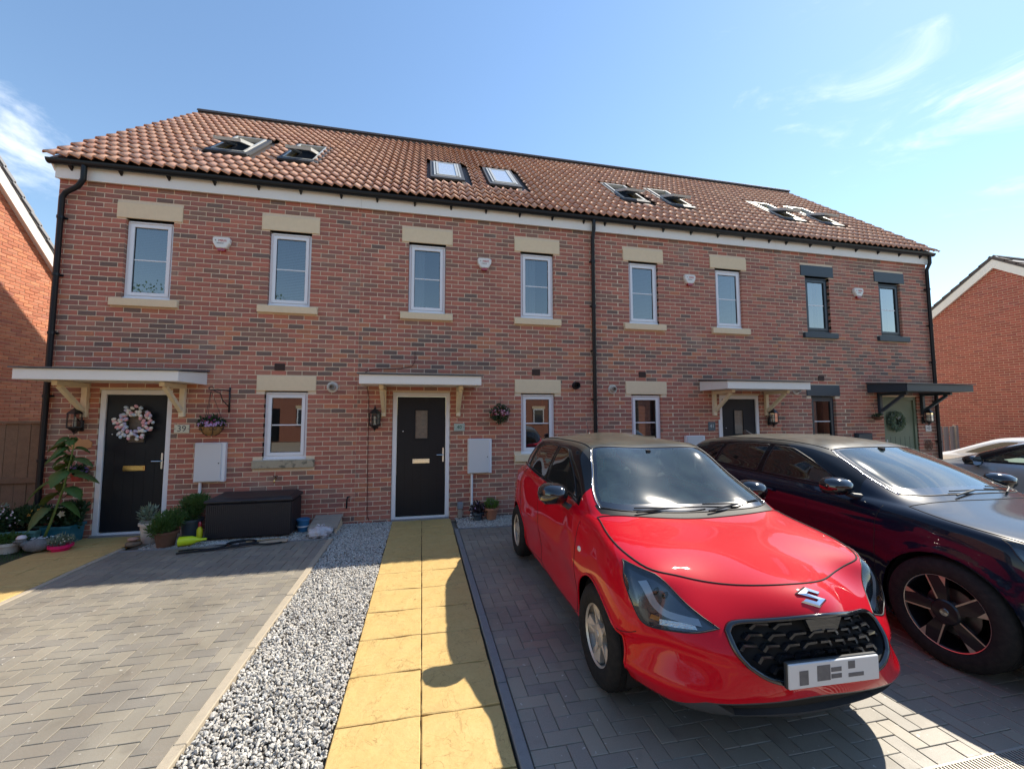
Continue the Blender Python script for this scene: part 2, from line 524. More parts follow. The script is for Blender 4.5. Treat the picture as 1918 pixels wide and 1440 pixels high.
def slab_path(x0, x1, y0, y1, off=0.0):
    bed = MB(); bed.raw([(x0, y0, -.022), (x1, y0, -.022), (x1, y1, -.022), (x0, y1, -.022)], [(0, 1, 2, 3)])
    root = bed.build('path', M_earth, kind='structure')
    cx = (x0 + x1) / 2
    j = 0; y = y1 - off
    while y > y0 + .2:
        for s in (-1, 1):
            o = obj('slab', _sm[_rslab.randrange(6)], root, (cx + s * (x1 - x0) / 4, y - .225, _rslab.uniform(-.001, .002)), (_rslab.uniform(-.004, .004), _rslab.uniform(-.004, .004), _rslab.choice((0, PI)) + _rslab.uniform(-.004, .004)))
        y -= .45
    return root
slab_path(-0.489, 0.449, -7.9, 0.0, 0.03)
slab_path(-4.80, -3.86, -7.9, 0.0, 0.0)

# --- kerb edgings: one stone after another
def kerb(x0, x1, ys, m, top=0.012, name='kerb'):
    root = MB().b2(x0 + .004, x1 - .004, ys[-1], ys[0], -.06, -.03).build(name, M_earth, kind='structure')
    for a, b in zip(ys[:-1], ys[1:]):
        MB().b2(x0, x1, b + .003, a - .003, -.05, top + rnd.uniform(-.002, .002), ch=.005).build('edging_stone', m, root, rot=(0, 0, 0))
    return root
kerb(-1.292, -1.226, [-.83 - .914 * k for k in range(9)], M_kerb)
kerb(0.462, 0.524, [-.70 - .914 * k for k in range(9)], M_kerb2)
kerb(-3.848, -3.788, [-.66 - .914 * k for k in range(9)], M_kerb, .004)
kr = MB().b2(.53, 6.9, -.716, -.66, -.06, -.03).build('kerb', M_earth, kind='structure')
for k in range(7): MB().b2(.53 + .914 * k, min(.53 + .914 * (k + 1) - .006, 6.9), -.715, -.665, -.05, .006, ch=.004).build('edging_stone', M_kerb2, kr)
fall_right(kr)
kr = MB().b2(-3.78, -1.3, -.826, -.79, -.06, -.03).build('kerb', M_earth, kind='structure')
for k in range(3): MB().b2(-3.78 + .83 * k, -3.78 + .83 * (k + 1) - .006, -.825, -.785, -.05, .008, ch=.004).build('edging_stone', M_kerb2, kr)

# --- grey gravel: real stones
M_grav = mat('gravel_stone', (0.45, 0.43, 0.39), 0.8, attr='tint', noise=[(120, 0.4, (0.3, 0.28, 0.25))])
def gravel(name, rects, seed, size=(.006, .0125), dens=1.15, ztop=-.004):
    r_ = np.random.RandomState(seed)
    # base shape: irregular octahedron-ish stone with 12 verts
    phi = (1 + 5 ** .5) / 2
    ico = np.array([(-1, phi, 0), (1, phi, 0), (-1, -phi, 0), (1, -phi, 0), (0, -1, phi), (0, 1, phi), (0, -1, -phi), (0, 1, -phi), (phi, 0, -1), (phi, 0, 1), (-phi, 0, -1), (-phi, 0, 1)])
    ico /= np.linalg.norm(ico[0])
    icf = np.array([(0, 11, 5), (0, 5, 1), (0, 1, 7), (0, 7, 10), (0, 10, 11), (1, 5, 9), (5, 11, 4), (11, 10, 2), (10, 7, 6), (7, 1, 8), (3, 9, 4), (3, 4, 2), (3, 2, 6), (3, 6, 8), (3, 8, 9), (4, 9, 5), (2, 4, 11), (6, 2, 10), (8, 6, 7), (9, 8, 1)])
    VV, FF, TT = [], [], []; n0 = 0
    for (x0, x1, y0, y1) in rects:
        n = int((x1 - x0) * (y1 - y0) * 4700 * dens)
        c = np.stack([r_.uniform(x0, x1, n), r_.uniform(y0, y1, n), r_.uniform(-.022, ztop, n)], 1)
        sc = r_.uniform(size[0], size[1], (n, 1)) * np.stack([r_.uniform(.9, 1.6, n), r_.uniform(.7, 1.1, n), r_.uniform(.5, .85, n)], 1)
        base = ico[None] * (1 + r_.uniform(-.32, .32, (n, 12, 1)))
        v = base * sc[:, None, :]
        # random rotation
        q = r_.normal(size=(n, 4)); q /= np.linalg.norm(q, axis=1, keepdims=True)
        a, b, cc, d = q.T
        Rm = np.stack([1 - 2 * (cc * cc + d * d), 2 * (b * cc - a * d), 2 * (b * d + a * cc), 2 * (b * cc + a * d), 1 - 2 * (b * b + d * d), 2 * (cc * d - a * b), 2 * (b * d - a * cc), 2 * (cc * d + a * b), 1 - 2 * (b * b + cc * cc)], 1).reshape(n, 3, 3)
        v = np.einsum('nij,nkj->nki', Rm, v) + c[:, None]
        VV.append(v.reshape(-1, 3)); FF.append((icf[None] + 12 * np.arange(n)[:, None, None]).reshape(-1, 3) + n0); n0 += 12 * n
        g_ = r_.choice([.56, .46, .66, .34, .24, .74], n, p=[.32, .26, .22, .09, .03, .08]) * r_.uniform(.85, 1.1, n)
        w = r_.uniform(-.03, .05, n)
        t = np.stack([g_ * .98 * (1.0 + w), g_ * .95, g_ * (.87 - w), np.ones(n)], 1)
        TT.append(np.repeat(t, 12, 0))
    bed = MB()
    for (x0, x1, y0, y1) in rects: bed.raw([(x0, y0, -.03), (x1, y0, -.03), (x1, y1, -.03), (x0, y1, -.03)], [(0, 1, 2, 3)])
    root = bed.build('gravel_bed', M_earth, kind='structure')
    o = obj(name, np_mesh(name, np.concatenate(VV), np.concatenate(FF), M_grav, np.concatenate(TT)))
    o['kind'] = 'stuff'; o['label'] = 'pale grey crushed gravel spread between path and driveway'; o['category'] = 'gravel'
    return o
gravel('gravel', [(-1.222, -.494, -4.3, 0.0), (-3.62, -1.222, -.785, -.0), (.53, 4.2, -.66, 0.0)], 5)
gravel('gravel', [(-1.222, -.494, -6.5, -4.3)], 6, dens=1.15)

# --- channel drain across the right forecourt
M_galv = mat('galvanised_grate', (0.40, 0.38, 0.34), 0.5, metal=0.4, noise=[(40, 0.5, (0.4, 0.33, 0.25))], bump=[(90, .2, .002)])
M_black = mat('black_void', (0.012, 0.012, 0.012), 0.9)
dr = thing('channel_drain', 'galvanised slotted channel drain set across the paving in front of the red car', 'drain', (0, 0, 0))
MB().b2(2.1, 6.9, -5.54, -5.41, -.06, -.03).build('channel', M_black, dr)
f_ = MB(); f_.b2(2.1, 6.9, -5.418, -5.406, -.04, .004); f_.b2(2.1, 6.9, -5.543, -5.53, -.04, .004); f_.build('frame_rail', M_galv, dr)
gm = MB(); gm.b2(-.0045, .0045, -.056, .056, -.012, .0025)
gme = gm.mesh('grate_bar', M_galv)
for k in range(230): obj('grate_bar', gme, dr, (2.12 + k * .0208, -5.474, 0))
gr_ = MB(); gr_.b2(2.1, 6.9, -5.4755, -5.4725, -.014, .001); gr_.build('spine', M_galv, dr)
fall_right(dr)
# ================================================================ TERRACE
def tinted(name, rough, **kw): return mat(name, (0.3, 0.2, 0.15), rough, attr='tint', **kw)
M_brick = tinted('facing_brick', 0.85, noise=[(38, 0.25, (0.20, 0.10, 0.08)), (150, 0.22, (0.48, 0.27, 0.20))], bump=[(170, 0.45, 0.004), (40, .3, .004)],
                 stains=[(1.1, .58, .76, .34, (.50, .39, .31)), (.55, .56, .70, .20, (.22, .11, .08))])
M_mortar = mat('mortar', (0.78, 0.64, 0.47), 0.95, noise=[(60, 0.6, (0.66, 0.53, 0.38))], bump=[(200, 0.5, 0.003)])
M_stone = mat('buff_stone', (0.80, 0.64, 0.42), 0.85, noise=[(18, 0.5, (0.70, 0.55, 0.35)), (160, 0.45, (0.84, 0.70, 0.50))], bump=[(200, 0.35, 0.003)])
M_stone_dirty = mat('lichened_stone', (0.42, 0.36, 0.25), 0.9, noise=[(16, 0.6, (0.30, 0.26, 0.18)), (90, 0.6, (0.5, .44, .33))], bump=[(150, 0.5, 0.004)], stains=[(11, .55, .66, .8, (.10, .10, .075))])
M_anth = mat('anthracite_paint', (0.030, 0.046, 0.062), 0.45, noise=[(40, .3, (.05, .07, .085))], bump=[(60, .1, .002)])
M_upvc = mat('white_upvc', (0.84, 0.85, 0.87), 0.28, noise=[(8, .3, (.78, .79, .81))])
M_anup = mat('anthracite_upvc', (0.035, 0.048, 0.060), 0.35)
M_white = mat('white_trim', (0.86, 0.84, 0.79), 0.5, noise=[(6, .4, (.80, .77, .70)), (90, .25, (.74, .71, .63))], bump=[(80, .12, .002)])
M_cream = mat('cream_timber', (0.84, 0.72, 0.50), 0.6, noise=[(14, .5, (.76, .63, .42))])
M_lead = mat('grey_canopy_sheet', (0.10, 0.105, 0.115), 0.6, noise=[(12, .6, (.16, .155, .14)), (70, .4, (.07, .07, .07))])
M_gutter = mat('black_plastic', (0.008, 0.010, 0.014), 0.36, spec=.35)
M_iron = mat('black_iron', (0.015, 0.015, 0.016), 0.4)
M_door = mat('black_door', (0.010, 0.013, 0.018), 0.38, spec=.3, bump=[(55, .15, .002)])
M_sage = mat('sage_door', (0.165, 0.205, 0.14), 0.45, bump=[(55, .12, .002)])
M_brass = mat('brass', (0.85, 0.62, 0.25), 0.22, metal=1)
M_chrome = mat('chrome', (0.78, 0.78, 0.78), 0.15, metal=1)
M_blind = mat('blind_slat', (0.42, 0.45, 0.48), 0.6)
M_curt = mat('curtain_cloth', (0.66, 0.68, 0.70), 0.9)
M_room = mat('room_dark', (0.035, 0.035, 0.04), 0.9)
M_pane = glass_mat('window_glass', (0.48, 0.54, 0.57), 6.5)
M_tile = tinted('clay_pantile', 0.75, noise=[(30, .35, (.50, .26, .19)), (130, .4, (.70, .44, .34)), (1.3, .2, (.48, .28, .21))], bump=[(120, .35, .003)], stains=[(6, .66, .74, .5, (.2, .17, .15))])
M_ridge = mat('dark_ridge', (0.075, 0.06, 0.055), 0.7, noise=[(30, .5, (.13, .09, .075))])

X0, X1 = -5.30, 11.45
SPLIT = [-5.30, -1.08, 3.07, 7.22, 11.45]
WALL_TOP = 5.20
HOUSES = [
    dict(no='39', up=(-4.129, -2.161), low=-2.14, door=-4.16, dark=False, dw=.455),
    dict(no='40', up=(0.016, 1.995), low=1.995, door=-0.046, dark=False, dw=.471),
    dict(no='41', up=(4.146, 6.069), low=4.146, door=6.215, dark=False, dw=.465),
    dict(no='42', up=(8.300, 10.311), low=8.300, door=10.39, dark=True, dw=.48),
]
BT = {  # brick tints, linear
    'red': (.50, .165, .110), 'red2': (.44, .142, .100), 'plum': (.34, .130, .102), 'brown': (.265, .145, .108), 'dark': (.155, .115, .098), 'orange': (.56, .205, .105), 'rose': (.50, .205, .140)}
BK = list(BT)
def brick_class(x, z, rr):
    zz = z + .12 * math.sin(x * 1.3) + .08 * math.sin(3.1 * x + 1)
    if 2.30 < zz < 3.30: w = dict(red=4, red2=3, plum=2, brown=3, dark=2.4, orange=2.6, rose=1.2)
    elif zz <= 2.3: w = dict(red=4, red2=4, plum=2.2, brown=1.6, dark=.3, orange=.9, rose=2.6)
    elif zz > 4.6: w = dict(red=4, red2=4, plum=3, brown=3.4, dark=.9, orange=.3, rose=.5)
    else: w = dict(red=4.5, red2=5, plum=3.5, brown=2.0, dark=.45, orange=.4, rose=1)
    if x > 7.2: w['brown'] += 2.5; w['plum'] += 1; w['orange'] *= .4
    return rr.choices(BK, [w[k] for k in BK])[0]
BRICK_MESH = {}
def brick_var(cls, k):
    key = (cls, k)
    if key not in BRICK_MESH:
        V, F = block_arrays(.2135, 0, .0625, .003 + .0006 * k, .085)
        r_ = random.Random(hash(cls) % 1000 if False else len(cls) * 7 + k)
        c = np.array(BT[cls]) * r_.uniform(.9, 1.1)
        V[:4, 1] += [r_.uniform(0, .002) for _ in range(4)]
        BRICK_MESH[key] = np_mesh('brick', V, F, M_brick, np.tile([*c, 1], (len(V), 1)))
    return BRICK_MESH[key]

def wall_bricks(root, x0, x1, z0, z1, openings, seed, nparts=300, phase=0.0, cls=brick_class):
    """stretcher bond in the plane y=0 of root; openings are (xa, xb, za, zb) rects. The bricks that show largest are parts"""
    rr = random.Random(seed)
    full, cut = [], []
    nrow = int(round((z1 - z0) / .075))
    for j in range(nrow):
        za = z0 + j * .075; zc = za + .0375
        segs = [(x0, x1)]
        for (a, b, c, d) in openings:
            if za + .06 > c and za + .01 < d:
                ns_ = []
                for (s, e) in segs:
                    if b <= s or a >= e: ns_.append((s, e)); continue
                    if a > s: ns_.append((s, a))
                    if b < e: ns_.append((b, e))
                segs = ns_
        off = phase + (0.1125 if j % 2 else 0)
        k = math.floor((x0 - off) / .225)
        while off + k * .225 < x1:
            xa, xb = off + k * .225 + .0058, off + (k + 1) * .225 - .0058; k += 1
            for (s, e) in segs:
                a, b = max(xa, s + .002), min(xb, e - .002)
                if s > x0 and 0 < a - s < .045: a = s + .002          # closers run up to the jamb
                if e < x1 and 0 < e - b < .045: b = e - .002
                if b - a < .012: continue
                if b - a > .2: full.append(((a + b) / 2, zc, b - a))
                else: cut.append(((a + b) / 2, zc, b - a))
    M = root.matrix_world if root.parent is None else Matrix()
    def size(it):
        p = px_of(M @ Vector((it[0], 0, it[1])))
        if p is None or not (0 < p[0] < 1918 and 0 < p[1] < 1440): return 0
        return 1 / p[2]
    full.sort(key=lambda it: -size(it))
    VV, FF, TT = [], [], []; n = 0
    for i, (x, z, w) in enumerate(full + cut):
        c = cls(x, z, rr); dy = rr.uniform(-.0015, .0015)
        if i < nparts and i < len(full) and size(full[i]) > 0 and w > .21:
            obj('brick', brick_var(c, rr.randrange(4)), root, (x, dy, z), (rr.uniform(-.006, .006), rr.uniform(-.006, .006), rr.uniform(-.008, .008)))
        else:
            V, F = block_arrays(w, 0, .0625, .0035, .085)
            t = rr.uniform(-.008, .008); V[:, 1] += V[:, 0] * t; V += (x, dy, z)
            VV.append(V); FF.append(F + n); n += len(V)
            TT.append(np.tile([*(np.array(BT[c]) * rr.uniform(.88, 1.12)), 1], (len(V), 1)))
    return np.concatenate(VV), np.concatenate(FF), np.concatenate(TT)

def wall_core(x0, x1, z0, z1, openings, y0=.006, y1=.30, ins=.004):
    """solid wall round the openings, as boxes"""
    m = MB()
    zs = sorted({z0, z1, *[o[2] for o in openings if o[2] > z0], *[o[3] for o in openings if o[3] < z1]})
    for a, b in zip(zs[:-1], zs[1:]):
        zc = (a + b) / 2; cuts = sorted([(o[0] - ins, o[1] + ins) for o in openings if o[2] < zc < o[3]])
        s = x0
        for (p, q) in cuts:
            if p > s: m.b2(s, p, y0, y1, a, b)
            s = max(s, q)
        if s < x1: m.b2(s, x1, y0, y1, a, b)
    return m

def make_window(root, cx, z0, z1, hw, dark, style, y=.055, low=False):
    """upvc casement: outer frame, sash, glazing bar, pane, and what hangs behind"""
    mu = M_anup if dark else M_upvc
    w = MB(); ft = .035; d0, d1 = y, y + .07
    w.b2(cx - hw, cx - hw + ft, d0, d1, z0, z1); w.b2(cx + hw - ft, cx + hw, d0, d1, z0, z1)
    w.b2(cx - hw + ft, cx + hw - ft, d0, d1, z0, z0 + ft); w.b2(cx - hw + ft, cx + hw - ft, d0, d1, z1 - ft, z1)
    win = w.build('window', mu, root)
    MB().b2(cx - hw - .002, cx + hw + .002, y - .03, y - .001, z0 - .022, z0 + .006, ch=.003).build('sill_trim', mu, win)
    MB().b2(cx - hw + .03, cx + hw - .03, y - .018, y - .001, z1 - .026, z1 - .004, ch=.003).build('trickle_vent', mu, win)
    s = MB(); a, b, c, d = cx - hw + ft + .003, cx + hw - ft - .003, z0 + ft + .003, z1 - ft - .003; t = .052
    s0, s1 = y - .014, y + .045
    s.b2(a, a + t, s0, s1, c, d, ch=.004); s.b2(b - t, b, s0, s1, c, d, ch=.004); s.b2(a + t - .004, b - t + .004, s0 + .001, s1, c, c + t, ch=.004); s.b2(a + t - .004, b - t + .004, s0 + .001, s1, d - t, d, ch=.004)
    s.build('sash', mu, win)
    gk = MB(); gk.b2(a + t - .001, b - t + .001, y + .004, y + .007, c + t - .001, c + t + .006); gk.b2(a + t - .001, b - t + .001, y + .004, y + .007, d - t - .006, d - t + .001)
    gk.b2(a + t - .001, a + t + .006, y + .0042, y + .0072, c + t, d - t); gk.b2(b - t - .006, b - t + .001, y + .0042, y + .0072, c + t, d - t)
    gk.build('seal', M_gutter, win)
    zc = (c + d) / 2
    MB().b2(a + t, b - t, y + .006, y + .016, zc - .009, zc + .009, ch=.002).build('glazing_bar', M_upvc, win)
    p = MB(); p.raw([(a + t, y + .012, c + t), (b - t, y + .012, c + t), (b - t, y + .012, d - t), (a + t, y + .012, d - t)], [(0, 1, 2, 3)])
    p.build('pane', M_pane, win)
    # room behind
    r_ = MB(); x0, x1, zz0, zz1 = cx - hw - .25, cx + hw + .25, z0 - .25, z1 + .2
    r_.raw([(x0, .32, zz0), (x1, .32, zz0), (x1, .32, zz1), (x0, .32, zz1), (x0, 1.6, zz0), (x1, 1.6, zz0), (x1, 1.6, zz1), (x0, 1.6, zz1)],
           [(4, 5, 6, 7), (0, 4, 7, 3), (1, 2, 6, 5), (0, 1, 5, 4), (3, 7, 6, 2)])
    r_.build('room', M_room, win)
    yb = y + .09
    if 'blind' in style:
        frac = 1.0 if style == 'blind' else .5
        bl = MB(); n = int((z1 - z0 - .1) / .026 * frac)
        for k in range(n):
            z = z1 - .06 - k * .026
            bl.box((cx, yb, z), (2 * hw - .09, .024, .0016), (R(52), 0, 0))
        bl.build('blind', M_blind, win)
    if style in ('curtain', 'curtain2'):
        cu = MB(); V, F = [], []
        xa, xb = (cx - hw + .03, cx - hw + .26) if style == 'curtain' else (cx - hw + .03, cx - hw + .30)
        n = 34
        for k in range(n + 1):
            u = k / n; x = xa + (xb - xa) * u + .01 * math.sin(u * 9)
            V.append((x, yb + .02 * math.sin(u * 38), z0)); V.append((x + .02 * (u - .5), yb + .018 * math.sin(u * 38 + .6), z1))
        F = [(2 * k, 2 * k + 2, 2 * k + 3, 2 * k + 1) for k in range(n)]
        cu.raw(V, F).build('curtain', M_curt, win, smooth='all')
    if style == 'sheer':
        MB().b2(cx - hw + .03, cx + hw - .03, yb, yb + .004, z0 + .02, z0 + (z1 - z0) * .6).build('cafe_blind', M_curt, win)
    return win

def make_canopy(root, cx, dark):
    mw = M_anth if dark else M_white
    wd, dp = .905, .76
    c = MB()
    x0, x1 = cx - wd, cx + wd
    # fascia boards: front and both returns, with a soffit board under
    c.b2(x0, x1, -dp, -dp + .02, 2.185, 2.325, ch=.003)
    c.build('canopy', mw, root)
    can = c_last()
    for s in (x0, x1 - .02):
        e = MB(); e.raw([(s, -dp + .021, 2.187), (s + .02, -dp + .021, 2.187), (s + .02, -.002, 2.187), (s, -.002, 2.187),
                         (s, -dp + .021, 2.322), (s + .02, -dp + .021, 2.322), (s + .02, -.002, 2.372), (s, -.002, 2.372)],
                        [(3, 2, 1, 0), (4, 5, 6, 7), (0, 1, 5, 4), (1, 2, 6, 5), (2, 3, 7, 6), (3, 0, 4, 7)])
        e.build('side_fascia', mw, can)
    MB().b2(x0 + .022, x1 - .022, -dp + .022, -.002, 2.195, 2.205).build('soffit', mw, can)
    r_ = MB(); t0, t1 = 2.328, 2.385
    r_.raw([(x0 - .03, -dp - .03, t0), (x1 + .03, -dp - .03, t0), (x1 + .03, 0, t1), (x0 - .03, 0, t1),
            (x0 - .03, -dp - .03, t0 + .018), (x1 + .03, -dp - .03, t0 + .018), (x1 + .03, 0, t1 + .028), (x0 - .03, 0, t1 + .028)],
           [(3, 2, 1, 0), (4, 5, 6, 7), (0, 1, 5, 4), (1, 2, 6, 5), (2, 3, 7, 6), (3, 0, 4, 7)])
    r_.build('canopy_roof', M_lead, can)
    for s in (-1, 1):
        bx = cx + s * .61; mb = M_anth if dark else M_cream
        b = MB(); b.b2(bx - .035, bx + .035, -.062, -.002, 1.70, 2.188, ch=.004)
        b.b2(bx - .032, bx + .032, -.56, -.063, 2.125, 2.186, ch=.004)
        L = math.hypot(.40, .30); ang = math.atan2(.33, .40)
        b.box((bx, -.27, 1.955), (.058, .055, .53), (math.atan2(.42, .33), 0, 0), ch=.003)
        b.build('bracket', mb, can)
    return can
def c_last(): return COL.objects[-1]

def make_door(root, cx, hw, dark, no):
    mf = M_anth if False else (mat('sage_frame', (0.14, 0.18, 0.12), .4) if dark else M_upvc)
    f = MB(); t = .068; y0, y1 = .018, .09
    f.b2(cx - hw, cx - hw + t, y0, y1, 0, 2.10, ch=.004); f.b2(cx + hw - t, cx + hw, y0, y1, 0, 2.10, ch=.004); f.b2(cx - hw + t - .004, cx + hw - t + .004, y0 + .001, y1, 2.10 - t, 2.10, ch=.004)
    f.b2(cx - hw + t, cx + hw - t, y0 - .015, y1, .0, .045, ch=.004)
    fr = f.build('door_frame', mf, root)
    md = M_sage if dark else M_door
    a, b, z0, z1 = cx - hw + t + .003, cx + hw - t - .003, .05, 2.10 - t - .003
    d = MB(); yy = .045
    wx0, wx1, wz0, wz1 = cx - .10, cx + .10, 1.33, 1.80
    if dark: wx0, wx1, wz0, wz1 = cx - .05, cx - .049, 1.5, 1.501
    for (p, q, r_, s) in ((a, wx0, z0, z1), (wx1, b, z0, z1), (wx0, wx1, z0, wz0), (wx0, wx1, wz1, z1)): d.b2(p, q, yy, yy + .04, r_, s)
    dr_ = d.build('door', md, root)
    # vertical board grooves
    gv = MB()
    for k in range(1, 6):
        x = a + (b - a) * k / 6
        gz1 = 1.22
        gv.b2(x - .003, x + .003, yy - .0015, yy + .003, z0 + .12, gz1)
    gv.build('groove', M_black, dr_)
    if not dark:
        w = MB(); e = .022
        w.b2(wx0 - e, wx0, yy - .012, yy + .01, wz0 - e, wz1 + e, ch=.003); w.b2(wx1, wx1 + e, yy - .012, yy + .01, wz0 - e, wz1 + e, ch=.003)
        w.b2(wx0, wx1, yy - .0118, yy + .01, wz0 - e, wz0, ch=.003); w.b2(wx0, wx1, yy - .0118, yy + .01, wz1, wz1 + e, ch=.003)
        w.build('light_frame', md, dr_)
        m_ob = mat('obscure_glass', (0.16, 0.13, 0.10), .25, noise=[(120, .7, (.30, .24, .17)), (20, .5, (.07, .07, .07))], bump=[(160, .8, .006)], coat=.6)
        MB().b2(wx0, wx1, yy + .005, yy + .012, wz0, wz1).build('door_pane', m_ob, dr_)
    hx = b - .035 if no in ('39', '40') else a + .035; sg = -1 if no in ('39', '40') else 1
    h = MB(); h.b2(hx - .014, hx + .014, yy - .011, yy - .001, .93, 1.17, ch=.004); h.tube([(hx, yy - .01, 1.05), (hx, yy - .055, 1.05), (hx + sg * .11, yy - .055, 1.052)], .008, 8)
    h.build('handle', M_chrome, dr_)
    lb = M_brass if no == '39' else M_chrome
    l = MB(); l.b2(cx - .14, cx + .14, yy - .010, yy - .001, .915, .99, ch=.003); l.b2(cx - .125, cx + .125, yy - .016, yy - .010, .93, .975, ch=.003)
    l.build('letterbox', lb, dr_)
    MB().ball((cx + .30 * -sg * (1 if no in ('39', '40') else -1) * -1, yy, 1.45), (.01, .006, .01)).build('door_viewer', M_chrome, dr_)
    st = MB().b2(cx - hw, cx + hw, -.05, .016, -.02, .02, ch=.004); st.build('threshold', mat('threshold_grey', (.3, .3, .31), .5, metal=.6), fr)

# ------------------------------------------------ roof
EY, EZ, RY, RZ = -.17, 5.44, 3.65, 8.93
SL = math.hypot(RY - EY, RZ - EZ); PIT = math.atan2(RZ - EZ, RY - EY)
TW, TE = .2975, .3015
def tile_mesh_arrays(w, l, seed, cutn=2):
    """two-roll clay pantile; local x across, y up the slope, z normal. tail (lower end) at y=0"""
    r_ = random.Random(seed); n = 6 * cutn; V, F = [], []
    def prof(u):   # u in 0..cutn periods
        a = 2 * PI * (u % 1.0)
        return .021 * math.sin(a) + .0085 * math.sin(2 * a)
    rows = ((0.0, .044), (l + .045, .002))
    for (y, dz) in rows:
        for k in range(n + 1):
            u = k / 6; V.append((-w / 2 + w * k / n, y, prof(u) + dz))
    for k in range(n + 1): V.append((V[k][0], .003, V[k][2] - .019))
    for k in range(n):
        F.append((k, k + 1, n + 1 + k + 1, n + 1 + k)); F.append((2 * (n + 1) + k, 2 * (n + 1) + k + 1, k + 1, k))
    # side lips
    for k in (0, n):
        b = len(V); V.append((V[k][0], l + .045, V[n + 1 + k][2] - .018))
        F.append((k, n + 1 + k, b, 2 * (n + 1) + k) if k else (2 * (n + 1) + k, b, n + 1 + k, k))
    return np.array(V, float), np.array(F)
TT_ = {'a': (.70, .375, .235), 'b': (.64, .32, .20), 'c': (.75, .43, .28), 'd': (.57, .28, .18), 'e': (.72, .375, .215), 'f': (.66, .36, .245)}
TILE_MESH = {}
def tile_mesh(k, v, cutn=2):
    key = (k, v, cutn)
    if key not in TILE_MESH:
        V, F = tile_mesh_arrays(TW * cutn / 2 + .004, TE, v, cutn)
        c = np.array(TT_[k]) * (1 + .05 * (v - 1))
        me = np_mesh('tile', V, F, M_tile, np.tile([*c, 1], (len(V), 1)))
        me.polygons.foreach_set('use_smooth', [True, False] * (6 * cutn) + [False] * 2)
        TILE_MESH[key] = me
    return TILE_MESH[key]
MROOF = Matrix.Translation((0, EY, EZ)) @ Matrix.Rotation(PIT, 4, 'X')   # local (x, s up slope, n)

SKY = [(-3.52, True), (-2.35, True), (.40, False), (1.58, False), (4.50, True), (5.66, True), (8.70, True), (9.85, True)]
SKW, SK0, SK1 = .60, 1.43, 2.86    # width, slope start/end
# measured on the slope from the eave
NCOL = 57; RX0 = -5.37
print('roof slope', SL, math.degrees(PIT))

roof_parts = []
def build_roof(root, xa, xb, first, last, seed, skyl):
    rr = random.Random(seed)
    sh = MB(); xl = xa if not first else RX0; xr = xb if not last else RX0 + NCOL * TW
    P = lambda x, s, n: MROOF @ Vector((x, s, n))
    sh.raw([P(xl, 0.02, -.03), P(xr, 0.02, -.03), P(xr, SL, -.03), P(xl, SL, -.03)], [(0, 1, 2, 3)])
    sh.raw([P(xl, SL, -.03), P(xr, SL, -.03), Vector((xr, 2 * RY - EY, EZ)), Vector((xl, 2 * RY - EY, EZ))], [(0, 1, 2, 3)])
    roof = sh.build('roof', M_ridge, root)
    nrow = 17
    for c in range(NCOL):
        xc = RX0 + (c + .5) * TW
        if not (xa <= xc < xb): continue
        for r_ in range(nrow):
            s = -.02 + r_ * TE
            hit = False
            for (sx, op) in skyl:
                if abs(xc - sx) < (SKW + TW) / 2 - .05 and s + TE > SK0 and s < SK1 - .02: hit = True
            if hit: continue
            k = rr.choice('aaabbcdef')
            o = obj('tile', tile_mesh(k, rr.randrange(3)), roof)
            o.matrix_local = MROOF @ Matrix.Translation((xc, s, .012 + rr.uniform(-.002, .002))) @ Matrix.Rotation(rr.uniform(-.008, .008), 4, 'Z')
    # back slope tiles are never seen; ridge tiles
    cr = MB(); cr.b2(xl + .01, xr - .01, RY - .09, RY + .09, RZ - .06, RZ + .08); cr.build('ridge_bedding', M_ridge, roof)
    n = int((xr - xl) / .42)
    for k in range(n):
        x = xl + (xr - xl) * k / n; L = (xr - xl) / n
        pts = [(x + .002, 0), (x + L - .002, 0)]
        m = MB()
        V = []; F = []
        for i, xx in enumerate((x + .003, x + L - .003)):
            for j in range(7):
                a = PI * (j / 6) ; V.append((xx, RY + .125 * math.cos(a), RZ + .005 + .11 * math.sin(a)))
        for j in range(6): F.append((j, j + 1, 7 + j + 1, 7 + j))
        m.raw(V, F).build('ridge_tile', M_ridge, roof)
    return roof

